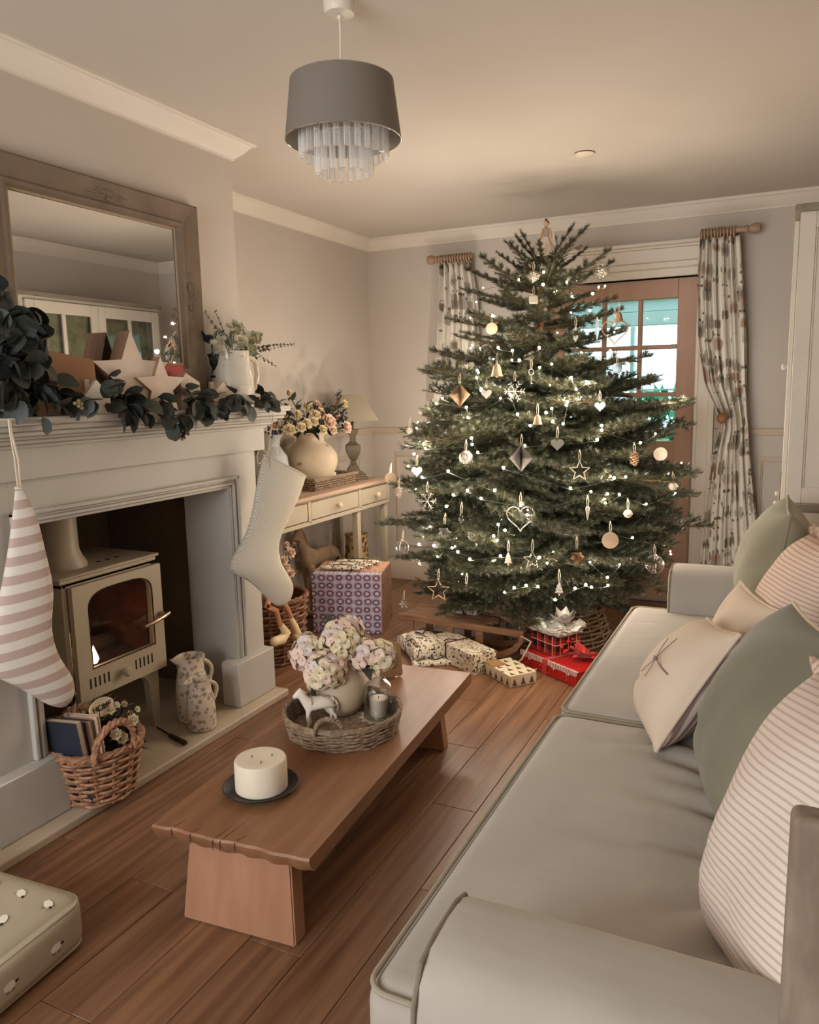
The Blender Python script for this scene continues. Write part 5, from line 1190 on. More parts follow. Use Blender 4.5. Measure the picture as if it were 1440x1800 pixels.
b.build('tissue_bow', m_redrib, t)
b = MB()
for k in range(22):
    p = Vector((w * .50 + r9.gauss(0, .018), l * .5 + r9.gauss(0, .03), h + .02 + abs(r9.gauss(0, .022)))); b.ball(p, r9.uniform(.007, .011), seg=8, rings=6)
stuff(b.build('berry_cluster', mat('red_berries', (178, 40, 30), .25, coat=.5), t))
# plaid box on it
red = t; rz = red.rotation_euler.z; Mr = T(*red.location) @ RZ(rz)
m_plaid = mat('red_black_plaid', (150, 40, 34), .5); nt, nd, lk = nodes_of(m_plaid); bs = nd['Principled BSDF']; tc = nd.new('ShaderNodeTexCoord'); sx = nd.new('ShaderNodeSeparateXYZ'); lk.new(tc.outputs['Object'], sx.inputs[0])
sxy = mth('ADD', sx.outputs[0], sx.outputs[1]); a1 = mth('GREATER_THAN', mth('FRACT', mth('MULTIPLY', sxy, 19.0)), .5); a2 = mth('GREATER_THAN', mth('FRACT', mth('MULTIPLY', sx.outputs[2], 19.0)), .45)
mx = nd.new('ShaderNodeMix'); mx.data_type = 'RGBA'; lk.new(mth('MULTIPLY', mth('ADD', a1, a2), .5), mx.inputs[0]); mx.inputs[6].default_value = lin((150, 34, 28)); mx.inputs[7].default_value = lin((26, 12, 12))
a3 = mth('LESS_THAN', mth('FRACT', mth('MULTIPLY', sxy, 19.0)), .07); a4 = mth('LESS_THAN', mth('FRACT', mth('MULTIPLY', sx.outputs[2], 19.0)), .07); mx2 = nd.new('ShaderNodeMix'); mx2.data_type = 'RGBA'; lk.new(mth('MAXIMUM', a3, a4), mx2.inputs[0]); lk.new(mx.outputs[2], mx2.inputs[6]); mx2.inputs[7].default_value = lin((214, 170, 150)); lk.new(mx2.outputs[2], bs.inputs['Base Color'])
t = thing('plaid_present', 'red and black plaid present sitting on the left of the red box', 'present', tuple(Mr @ Vector((.005, .06, h + .004))), rotz=rz)
wrapped(t, .185, .16, .092, m_plaid, .001, False, 6)
pz = h + .097
m_foil = mat('crinkled_foil', (206, 200, 190), .22, .35, bump=.9, bscale=34, spec=.7)
t = thing('foil_present', 'crumpled silver white foil parcel on top of the plaid present under the tree', 'present', tuple(Mr @ Vector((-.02, .05, pz + .003))), rotz=rz + .06)
bm = bmesh.new(); bmesh.ops.create_cube(bm, size=1); bmesh.ops.subdivide_edges(bm, edges=bm.edges, cuts=9, use_grid_fill=True)
for vv in bm.verts:
    x, y, z = vv.co; k = .85 + .15 * (1 - abs(2 * z)); vv.co = Vector((x * .25 * k + .115 + r9.uniform(-.006, .006), y * .19 * k + .085 + r9.uniform(-.006, .006), max(0, (z + .5) * (.05 + .02 * math.sin(9 * x) * math.cos(8 * y)) + (r9.uniform(-.006, .006) if z > -.4 else 0))))
b = MB(); b.bm(bm); b.build('wrapping', m_foil, t, smooth=False)
b = MB()
for k in range(9):
    vs, fs = petal(.09, .06, cup=.3, n=3); b.add(vs, fs, 0, T(.20, .06, .05) @ RZ(k * .7) @ RY(-r9.uniform(.3, .9)))
b.build('tissue_tuft', m_foil, t, smooth=False)

# sledge
m_sl = mat('sledge_wood', (152, 112, 82), .5, c2=(112, 78, 54), nscale=6, nstretch=(.8, 7, 7), bump=.03)
S0 = Vector((-1.845, 3.655, 0)); S1 = Vector((-1.135, 3.595, 0)); sd = (S1 - S0).normalized()
ts_ = thing('wooden_sledge', 'wooden slatted sledge with rope standing under the front of the tree', 'sledge', tuple(S0), rotz=math.atan2(sd.y, sd.x))
SL = (S1 - S0).length; zt = .165
for k in range(5):
    b = MB(); e_ = (.50, .515, .53, .52, .50)[k]; b.rbox(.0, e_, .032 + .034 * k, .058 + .034 * k, zt - .012, zt, .003); b.build('slat', m_sl, ts_)
for y in (.0, .208):
    b = MB(); b.rbox(-.01, SL, y, y + .018, zt - .032, zt + .003, .004); b.build('side_rail', m_sl, ts_)
    b = MB()
    pr_ = [(.03, .0), (SL * .72, .0), (SL * .86, .02), (SL * .95, .06), (SL * 1.0, .115), (SL * 1.0, .15), (SL * .97, .15), (SL * .965, .115), (SL * .91, .075), (SL * .83, .045), (SL * .71, .028), (.03, .028)]
    b.prism(pr_, -.016, 0, M=T(0, y + .001, 0) @ RX(math.pi / 2)); b.build('runner', m_sl, ts_, smooth=False)
    for x in (.06, .30, .47):
        b = MB(); b.rbox(x - .02, x + .02, y + .002, y + .016, .026, zt - .03, .003); b.build('post', m_sl, ts_)
for x in (.06, .30, .47, SL - .03):
    b = MB(); b.rbox(x - .018, x + .018, .017, .209, zt - .030, zt - .0125, .003); b.build('cross_bar', m_sl, ts_)
b = MB(); b.tube([(SL - .03, .01, zt - .02), (SL + .05, -.02, .13), (SL + .02, -.06, .05), (SL - .02, -.08, .012), (SL + .05, -.10, .008), (SL + .10, -.05, .008)], .0045, 7); b.tube([(SL - .03, .21, zt), (SL - .08, .14, zt + .01), (SL - .02, .08, zt + .012), (SL - .03, .02, zt + .01)], .0045, 7); b.build('rope', m_twine, ts_)
tmp = thing('ribboned_present', 'small leaf print present with black ribbon standing on the back of the sledge', 'present', tuple(S0 + sd * .24 + Vector((.0, .14, zt + .001))), rotz=math.atan2(sd.y, sd.x), group='leaf print presents')
wrapped(tmp, .17, .09, .055, m_leafpaper, .003, False, 8); band(tmp, .17, .09, .055, m_ribbon_b, 'y', .5, .005)
# loose pale star-shaped card behind the vase on the coffee table is further down

# wicker tree skirt
m_skirt = wicker_mat('pale_wicker', (178, 150, 120), (112, 88, 66))
TX, TY = -1.20, 4.06
tks = thing('tree_skirt', 'pale wicker cone skirt around the foot of the christmas tree', 'tree skirt', (-1.10, 4.11, .001))
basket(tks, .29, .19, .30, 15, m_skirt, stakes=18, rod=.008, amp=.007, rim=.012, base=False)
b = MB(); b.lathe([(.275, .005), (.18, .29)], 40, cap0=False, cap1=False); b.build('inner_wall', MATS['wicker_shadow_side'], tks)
# ------------------------------------------------------------------ christmas tree
m_bark = mat('fir_bark', (150, 112, 72), .85, c2=(104, 74, 48), nscale=18, bump=.3, bscale=40)
m_needle = bpy.data.materials.new('fir_needles'); m_needle.use_nodes = True; nt, nd, lk = nodes_of(m_needle); bs = nd['Principled BSDF']
bs.inputs['Roughness'].default_value = .38; bs.inputs['Specular IOR Level'].default_value = .5
tc = nd.new('ShaderNodeTexCoord'); nz = nd.new('ShaderNodeTexNoise'); nz.inputs['Scale'].default_value = 60; rp = nd.new('ShaderNodeValToRGB'); rp.color_ramp.elements[0].position = .35; rp.color_ramp.elements[1].position = .68
rp.color_ramp.elements[0].color = lin((46, 51, 38)); rp.color_ramp.elements[1].color = lin((88, 90, 66)); lk.new(tc.outputs['Object'], nz.inputs['Vector']); lk.new(nz.outputs['Fac'], rp.inputs[0]); lk.new(rp.outputs[0], bs.inputs['Base Color'])

m_twig = mat('fir_twig', (104, 84, 56), .85, c2=(76, 62, 42), nscale=18)
def branch_mesh(L, seed, dens=1.0, bushy=1.0):
    r = np.random.default_rng(seed); tw = []   # twigs: (p0, d, length, level)
    wood = MB(); N = []; 
    def axis_pts(p, d, l, n, curl):
        out = [np.array(p, float)]; d = np.array(d, float)
        for i in range(n):
            d = d + np.array([0, 0, curl / n]); d /= np.linalg.norm(d); out.append(out[-1] + d * l / n)
        return out
    def grow(p, d, l, level, rad):
        n = max(3, int(l / .04)); pts = axis_pts(p, d, l, n, (.18 if level == 0 else .06) + r.normal() * .06)
        wood.tube([Vector(q) for q in pts], [rad * (1 - .8 * i / n) + .0006 for i in range(n + 1)], 4 if level else 5, mi=0, caps=False)
        start = .22 * l if level == 0 else 0
        tot = 0
        for i in range(n):
            a, b_ = pts[i], pts[i + 1]; sl = np.linalg.norm(b_ - a); t = (b_ - a) / sl; s0 = l * i / n
            if s0 < start * .6: continue
            k = int(sl / .0021 * dens); k = max(k, 1)
            f = r.random(k); base = a + (b_ - a) * f[:, None]
            up = np.array([0, 0, 1.0]); sd = np.cross(t, up); sd /= (np.linalg.norm(sd) + 1e-9); u2 = np.cross(sd, t)
            an = r.normal(0, 1.05, k) ; an = np.where(r.random(k) < .14, an + math.pi, an)
            rad_d = sd * np.sin(an)[:, None] + u2 * np.cos(an)[:, None]
            fw = .55 + .25 * r.random(k)
            dirn = rad_d * (1 - .35 * fw)[:, None] + t * fw[:, None]; dirn /= np.linalg.norm(dirn, axis=1)[:, None]
            nl = .0245 * (.75 + .4 * r.random(k)); w = np.cross(dirn, t); w /= (np.linalg.norm(w, axis=1)[:, None] + 1e-9); w *= .0013
            N.append(np.stack([base - w, base + w, base + dirn * nl[:, None]], 1))
        if level < 2 and l > .07:
            step = .050 if level == 0 else .042; s = max(start, .035)
            while s < l - .02:
                f = s / l * n; i = min(int(f), n - 1); q = pts[i] + (pts[i + 1] - pts[i]) * (f - i); t = pts[i + 1] - pts[i]; t /= np.linalg.norm(t)
                for sg in (-1, 1):
                    if r.random() < .10: continue
                    sd = np.cross(t, [0, 0, 1.0]); sd /= np.linalg.norm(sd)
                    dd = t * (.78 + .2 * r.random()) + sg * sd * (.75 + .2 * r.random()) + np.array([0, 0, r.normal() * .13 + .02])
                    dd /= np.linalg.norm(dd); ll = min((l - s) * (.62 if level == 0 else .55) * bushy, .26 * bushy) * (.8 + .35 * r.random()) + .02
                    grow(q, dd, ll, level + 1, rad * .5)
                s += step * (.8 + .4 * r.random())
    grow([0, 0, 0], [1, 0, 0], L, 0, .003 + .007 * L)
    A = np.concatenate(N); o = len(wood.v); nV = A.shape[0]
    wood.v.extend(map(tuple, A.reshape(-1, 3))); wood.f.extend([(o + 3 * i, o + 3 * i + 1, o + 3 * i + 2) for i in range(nV)]); wood.m.extend([1] * nV)
    me = bpy.data.meshes.new('branch'); me.from_pydata(wood.v, [], wood.f); me.materials.append(m_twig); me.materials.append(m_needle); me.polygons.foreach_set('material_index', wood.m); me.update()
    return me
BR = {L: [branch_mesh(L, 100 + 7 * k + int(L * 100), dens=2.3) for k in range(3)] for L in (.30, .45, .60, .75)}
SPARSE = [branch_mesh(.42, 300 + k, dens=3.4, bushy=.42) for k in range(3)]
TOPS = [branch_mesh(.26, 400 + k, dens=4.2, bushy=.0) for k in range(2)]
tree = thing('christmas_tree', 'tall bushy fir christmas tree with warm lights in front of the glazed door', 'christmas tree', (TX, TY, 0))
b = MB(); b.tube([(0, 0, .02), (.01, 0, .6), (.0, .01, 1.2), (.005, 0, 1.7), (0.02, 0, 1.98), (.035, 0, 2.05)], [.05, .044, .034, .022, .012, .006], 12); b.build('trunk', m_bark, tree)
RP = [(.28, .66), (.40, .78), (.55, .84), (.80, .85), (1.0, .82), (1.15, .77), (1.30, .70), (1.45, .60), (1.6, .52), (1.72, .50), (1.82, .44), (1.9, .36), (1.97, .26), (2.02, .1)]
def Rz(z): return float(np.interp(z, [q[0] for q in RP], [q[1] for q in RP]))
rt = random.Random(33)
tiers = [(.36, 10, -.30), (.46, 11, -.22), (.56, 10, -.16), (.66, 11, -.12), (.76, 11, -.10), (.86, 10, -.08), (.96, 11, -.06), (1.06, 10, -.05), (1.16, 10, -.03), (1.26, 9, -.02), (1.36, 9, 0), (1.46, 8, .02), (1.56, 8, .05), (1.66, 7, .08), (1.75, 7, .12)]
for k, (z, n, pit) in enumerate(tiers):
    a0 = rt.random() * 6.28
    for i in range(n):
        a = a0 + 2 * math.pi * i / n + rt.uniform(-.18, .18); R_b = Rz(z + pit * .5) * rt.uniform(.86, 1.10)
        if math.sin(a) > .55: R_b = min(R_b, .76)
        zz = z + rt.uniform(-.03, .03)
        if z > 1.45: me = rt.choice(SPARSE); s = R_b / .44
        else:
            Lk = min(BR, key=lambda q: abs(q - R_b)); me = rt.choice(BR[Lk]); s = R_b / Lk * .97
        d = Vector((math.cos(a), math.sin(a), pit + rt.uniform(-.07, .07)))
        o = link_mesh('branch', me, tree, (0.01 * math.cos(a), .01 * math.sin(a), zz), align(d, rt.uniform(-.35, .35)).to_euler(), (s, s, s * rt.choice((1, 1, -1)) if False else s))
for z, n, pit, R_b in ((1.83, 7, .30, .44), (1.90, 5, .55, .30)):
    a0 = rt.random() * 6
    for i in range(n):
        a = a0 + 6.283 * i / n + rt.uniform(-.2, .2); link_mesh('branch', rt.choice(SPARSE), tree, (.008, 0, z), align((math.cos(a), math.sin(a), pit), rt.uniform(-.3, .3)).to_euler(), R_b / .42)
for a, pit, s in ((3.35, .62, .95), (2.9, .95, .95), (3.9, 1.2, .85), (-.15, .62, 1.15), (.25, 1.15, 1.0), (-1.4, .5, .8), (1.5, .8, 1.0)):
    link_mesh('branch', rt.choice(TOPS), tree, (.02, 0, 1.965), align((math.cos(a), math.sin(a), pit), 0).to_euler(), s)
# short inner branches that close the crown
for k in range(80):
    z = rt.uniform(.40, 1.5); a = rt.uniform(math.pi * .95, 2.05 * math.pi) if k % 4 else rt.random() * 6.28; R_b = Rz(z) * rt.uniform(.5, .78); Lk = min(BR, key=lambda q: abs(q - R_b))
    link_mesh('branch', rt.choice(BR[Lk]), tree, (.015 * math.cos(a), .015 * math.sin(a), z), align((math.cos(a), math.sin(a), rt.uniform(-.25, .15)), rt.uniform(-.5, .5)).to_euler(), R_b / Lk)

def tree_hit(u, v, f=.96):
    """front surface of the tree's crown along the ray of a photo pixel"""
    d = P(u, v, y=1.0) - Vector((0, 0, CAM_H)); best = None
    for i in range(260):
        y = 3.1 + i * .004; p = Vector((0, 0, CAM_H)) + d * y; q = math.hypot(p.x - TX, p.y - TY) - Rz(p.z) * f
        if q <= 0: return p
        if best is None or q < best[0]: best = (q, p)
    return best[1]

# string of lights
m_bulb = bpy.data.materials.new('warm_bulb'); m_bulb.use_nodes = True; nt, nd, lk = nodes_of(m_bulb); nd.remove(nd['Principled BSDF'])
em = nd.new('ShaderNodeEmission'); em.inputs[0].default_value = (1, .85, .66, 1); em.inputs[1].default_value = 480; lk.new(em.outputs[0], nd['Material Output'].inputs[0])
sl_ = thing('string_lights', 'string of small warm white fairy lights wound through the christmas tree', 'fairy lights', (TX, TY, .3))
mb = MB(); mb.ball((0, 0, 0), .0055, seg=7, rings=5); me_bulb = mb.mesh('bulb', m_bulb)
bulb_px = [(839, 651), (841, 655), (838, 664), (876, 611), (901, 616), (900, 633), (913, 633), (948, 611), (949, 646), (970, 640), (767, 709), (778, 700), (820, 716), (846, 683), (846, 686), (897, 694), (823, 734), (1031, 671), (1035, 672), (1013, 684), (998, 706), (996, 712), (1073, 616), (866, 555), (956, 478), (1037, 546), (1042, 516), (970, 718), (960, 725), (1058, 748), (1058, 756), (972, 741), (932, 748), (840, 795), (748, 788), (728, 798), (885, 822), (822, 862), (797, 870), (742, 839), (785, 890), (846, 876), (870, 862), (927, 905), (916, 888), (876, 922), (888, 932), (868, 942), (874, 950), (880, 977), (826, 983), (795, 963), (805, 970), (737, 957), (763, 959), (962, 990), (948, 980), (1039, 864), (1068, 868), (1089, 869), (1136, 886), (1064, 884), (1069, 1029), (1030, 1028), (1040, 1032), (1011, 1034), (976, 1054), (925, 1029), (904, 1033), (946, 1031), (887, 1041), (1068, 1015), (1050, 773), (1126, 778), (829, 770), (830, 781), (923, 783), (788, 828), (745, 780), (1003, 858), (1112, 945), (1080, 840), (955, 500), (1100, 838), (1004, 664), (1020, 700), (880, 700), (910, 728), (990, 745)]
bulbs = []
for (u, v) in bulb_px: bulbs.append(tree_hit(u, v, rt.uniform(.90, .99)))
for k in range(70):
    z = rt.uniform(.36, 1.9); a = rt.uniform(math.pi * .85, 2.15 * math.pi); R_b = Rz(z) * rt.uniform(.45, .93); bulbs.append(Vector((TX + R_b * math.cos(a), TY + R_b * math.sin(a), z)))
for k, p in enumerate(bulbs): link_mesh('bulb', me_bulb, sl_, p - Vector(sl_.location), scale=(1.0 if k < len(bulb_px) else .62) * rt.uniform(.8, 1.15))
for k, (a, z, e_) in enumerate([(a, z, e) for z, n, e in ((.55, 7, 1.2), (.95, 8, 1.6), (1.3, 8, 1.4), (1.62, 5, .25)) for a in [math.pi * (.80 + 1.3 * i / (n - 1)) for i in range(n)]]):
    lamp('fairy_light', 'POINT', (TX + (Rz(z) + .03) * math.cos(a), TY + (Rz(z) + .03) * math.sin(a), z), e_ * (2.6 if a < 1.22 * math.pi and z > .7 else 1.0), (1.0, .87, .72), .012)
bulbs_s = sorted([p for p in bulbs if p.y < TY + .1], key=lambda p: (round(p.z / .14), math.atan2(p.y - TY, p.x - TX) * (1 if int(round(p.z / .14)) % 2 else -1)))
b = MB(); b.tube([p - Vector(sl_.location) + Vector((0, .006, -.008)) for p in bulbs_s], .0011, 4); b.build('wire', mat('green_wire', (40, 44, 34), .6), sl_)

# ------------------------------------------------------------------ ornaments
m_orn_w = mat('pale_wood_ornament', (176, 152, 126), .7, c2=(158, 134, 108), nscale=20)
m_orn_c = mat('cream_ornament', (190, 178, 160), .55); m_orn_g = mat('grey_felt_ornament', (150, 144, 136), .8)
m_orn_b = mat('brown_wood_ornament', (150, 118, 90), .6, c2=(128, 98, 72), nscale=30)
m_silver = mat('silver_glitter', (214, 204, 188), .25, .9, bump=.3, bscale=300)
m_gls = bpy.data.materials.new('bauble_glass'); m_gls.use_nodes = True; nt, nd, lk = nodes_of(m_gls); nd.remove(nd['Principled BSDF'])
tr = nd.new('ShaderNodeBsdfTransparent'); gl = nd.new('ShaderNodeBsdfGlossy'); gl.inputs['Roughness'].default_value = .03; mx = nd.new('ShaderNodeMixShader'); lw = nd.new('ShaderNodeLayerWeight'); lw.inputs[0].default_value = .35
lk.new(lw.outputs['Facing'], mx.inputs[0]); lk.new(tr.outputs[0], mx.inputs[1]); lk.new(gl.outputs[0], mx.inputs[2]); lk.new(mx.outputs[0], nd['Material Output'].inputs[0])
m_blueg = mat('pale_blue_glass', (166, 190, 206), .1, trans=.4, spec=.6)
m_rib = mat('cream_ribbon', (216, 202, 176), .7)
PXM = 1 / 322.0
def heart(n=26): return [(.0625 * 16 * math.sin(t) ** 3 * .5, .0625 * (13 * math.cos(t) - 5 * math.cos(2 * t) - 2 * math.cos(3 * t) - math.cos(4 * t)) * .5) for t in [2 * math.pi * i / n for i in range(n)]]
FACE = RZ(math.atan2(-TY, -TX) + math.pi / 2) @ RX(math.pi / 2)      # xy drawing stood upright, its +z looking into the room
def flat(b, poly, s, th=.004): b.prism([(x * s, y * s) for x, y in poly], -th / 2, th / 2, M=FACE)
def loop(b, poly, s, r): b.tube([FACE @ Vector((x * s, y * s, 0)) for x, y in poly], r, 6, closed=True)
def ornament(kind, u, v, px_, label, m=None, rib=18, f=1.0):
    s = px_ * PXM * .84; p = tree_hit(u, v, f * .95)
    t = thing(kind, label, 'ornament', tuple(p), group='christmas tree ornaments'); b = MB(); top = s * .5; sm = True; ang = 40
    if kind == 'wood_slice': b.lathe([(0, -.003), (s * .5, -.003), (s * .5, .003), (0, .003)], 24, M=FACE); m = m or m_orn_w
    elif kind == 'felt_heart': flat(b, heart(), s, .006); m = m or m_orn_g; sm = False
    elif kind == 'open_heart': loop(b, heart(40), s, .0032); m = m or m_silver
    elif kind == 'open_star': loop(b, star_poly(s * .5, s * .22), 1, .0034); m = m or m_orn_c
    elif kind == 'paper_diamond':
        n = 20
        for k in range(n):
            a = math.pi * k / n; c, q = math.cos(a), math.sin(a)
            for sg in (-1, 1): b.add([(0, 0, s * .52), (sg * s * .48 * c, sg * s * .48 * q, .0), (0, 0, -s * .55)], [(0, 1, 2)])
        m = m or m_orn_g; sm = False
    elif kind in ('glass_bauble', 'glitter_bauble'):
        b.ball((0, 0, 0), s * .5, seg=24, rings=16); m = m or (m_gls if kind == 'glass_bauble' else m_silver); top = s * .5
    elif kind == 'jingle_bell': b.ball((0, 0, 0), s * .5, seg=16, rings=10, sc=(1, 1, .95)); b.tube([(s * .51 * math.cos(a), s * .51 * math.sin(a), 0) for a in [2 * math.pi * i / 24 for i in range(24)]], s * .05, 5, closed=True); m = m or m_orn_c
    elif kind == 'bell': b.lathe([(s * .5, -s * .5), (s * .44, -s * .42), (s * .36, -s * .1), (s * .28, s * .25), (s * .12, s * .44), (.0, s * .48)], 18, cap0=False); b.ball((0, 0, -s * .48), s * .12, seg=8, rings=6); m = m or m_orn_b
    elif kind == 'pine_cone':
        for k in range(34):
            z = -.5 + k / 34; r = math.sin(math.pi * (k + 2) / 37) * .38 * s; a = k * 2.4; vs, fs = petal(s * .26, s * .26, cup=.5, n=2); b.add(vs, fs, 0, T(r * .5 * math.cos(a), r * .5 * math.sin(a), z * s) @ RZ(a) @ RY(-.1))
        m = m or m_orn_b
    elif kind == 'fir_shape':
        flat(b, [(-.28, -.32), (.28, -.32), (.17, -.1), (.23, -.1), (.12, .12), (.17, .12), (0, .5), (-.17, .12), (-.12, .12), (-.23, -.1), (-.17, -.1)], s, .005); flat(b, [(-.06, -.5), (.06, -.5), (.06, -.31), (-.06, -.31)], s, .005); m = m or m_orn_c; sm = False
    elif kind == 'icicle': b.lathe([(0, -s * .5), (s * .06, -s * .3), (s * .12, s * .1), (s * .15, s * .4), (s * .10, s * .5), (0, s * .5)], 10); m = m or m_orn_c
    elif kind == 'snowflake':
        for k in range(6):
            a = math.pi * k / 3; d = Vector((math.cos(a), math.sin(a), 0)); q = Vector((-math.sin(a), math.cos(a), 0))
            b.tube([FACE @ Vector((0, 0, 0)), FACE @ (d * s * .5)], .0018, 5)
            for f2 in (.5, .8):
                for sg in (-1, 1): b.tube([FACE @ (d * s * .5 * f2), FACE @ (d * s * .5 * (f2 + .22) + q * sg * s * .13)], .0014, 5)
        m = m or m_silver
    elif kind == 'drop': b.lathe([(0, -s * .5), (s * .26, -s * .32), (s * .30, -s * .12), (s * .16, s * .2), (s * .05, s * .46), (0, s * .5)], 12); m = m or m_gls
    elif kind == 'feather': flat(b, [(0, -.5), (.14, -.3), (.2, 0), (.15, .3), (0, .5), (-.15, .3), (-.2, 0), (-.14, -.3)], s, .003); m = m or m_silver; sm = False
    elif kind == 'bird': b.ball((0, 0, 0), s * .22, seg=14, rings=10, sc=(1.5, .8, .9)); b.ball((-s * .28, 0, s * .16), s * .14, seg=10, rings=8); b.tube([(s * .25, 0, .0), (s * .52, 0, s * .12)], [s * .09, s * .05], 8, flat=.4); b.tube([(-s * .4, 0, s * .15), (-s * .5, 0, s * .13)], [s * .04, .0005], 6); m = m or m_orn_b; b.v = [tuple(RZ(math.pi * .9) @ Vector(q)) for q in b.v]
    elif kind == 'gift_cube_ornament': b.rbox(-s * .5, s * .5, -s * .5, s * .5, -s * .5, s * .5, .002); m = m or m_orn_c
    elif kind == 'fabric_flower':
        for k in range(11):
            vs, fs = petal(s * .5, s * .34, cup=.3, n=3); b.add(vs, fs, 0, FACE @ RZ(k * 2.4) @ RY(-.2 - .07 * k))
        m = m or m_orn_b
    elif kind == 'lattice_ball':
        for k in range(9):
            b.tube([RZ(k * .7) @ RX(.5 + k * .35) @ Vector((s * .5 * math.cos(a), s * .5 * math.sin(a), 0)) for a in [2 * math.pi * i / 24 for i in range(24)]], .0013, 5, closed=True)
        m = m or m_silver
    elif kind == 'shell': b.lathe([(0, -s * .1), (s * .3, -s * .06), (s * .5, .06 * s), (s * .48, s * .1), (s * .25, .02 * s), (0, 0)], 14, M=FACE); m = m or m_orn_c
    elif kind == 'key':
        loop(b, [(.16 * math.cos(a), .30 + .2 * math.sin(a)) for a in [2 * math.pi * i / 18 for i in range(18)]], s, .002); b.tube([FACE @ Vector((0, .1 * s, 0)), FACE @ Vector((0, -.5 * s, 0))], .002, 6); b.tube([FACE @ Vector((0, -.45 * s, 0)), FACE @ Vector((.14 * s, -.45 * s, 0))], .0018, 5); m = m or m_silver
    nm = {'wood_slice': 'slice', 'felt_heart': 'heart', 'open_heart': 'wire_loop', 'open_star': 'wire_loop', 'paper_diamond': 'folded_paper'}.get(kind, 'ornament_body')
    b.build(nm, m, t, smooth=sm, angle=ang)
    if kind == 'glass_bauble':
        b = MB(); b.lathe([(s * .10, s * .48), (s * .10, s * .60), (s * .05, s * .62)], 12); b.build('cap', m_silver, t)
        b = MB(); b.tube([(s * .505 * math.cos(a), .0, s * .505 * math.sin(a)) for a in [2 * math.pi * i / 28 for i in range(28)]], .0016, 5, closed=True); b.tube([(0, s * .505 * math.cos(a), s * .505 * math.sin(a)) for a in [2 * math.pi * i / 28 for i in range(28)]], .0016, 5, closed=True); b.build('wire_cage', m_silver, t)
    if rib:
        L_r = rib * PXM; b = MB(); c = TOWARD
        b.tube([(-.003, 0, top), Vector((-.004, 0, top + L_r * .6)) + c * .01, Vector((0, 0, top + L_r)) + c * .03], .0010, 5); b.tube([(.003, 0, top), Vector((.005, 0, top + L_r * .6)) + c * .01, Vector((0.001, 0, top + L_r)) + c * .03], .0010, 5); b.build('ribbon', m_rib, t)
TOWARD = Vector((TX, TY, 0)).normalized()
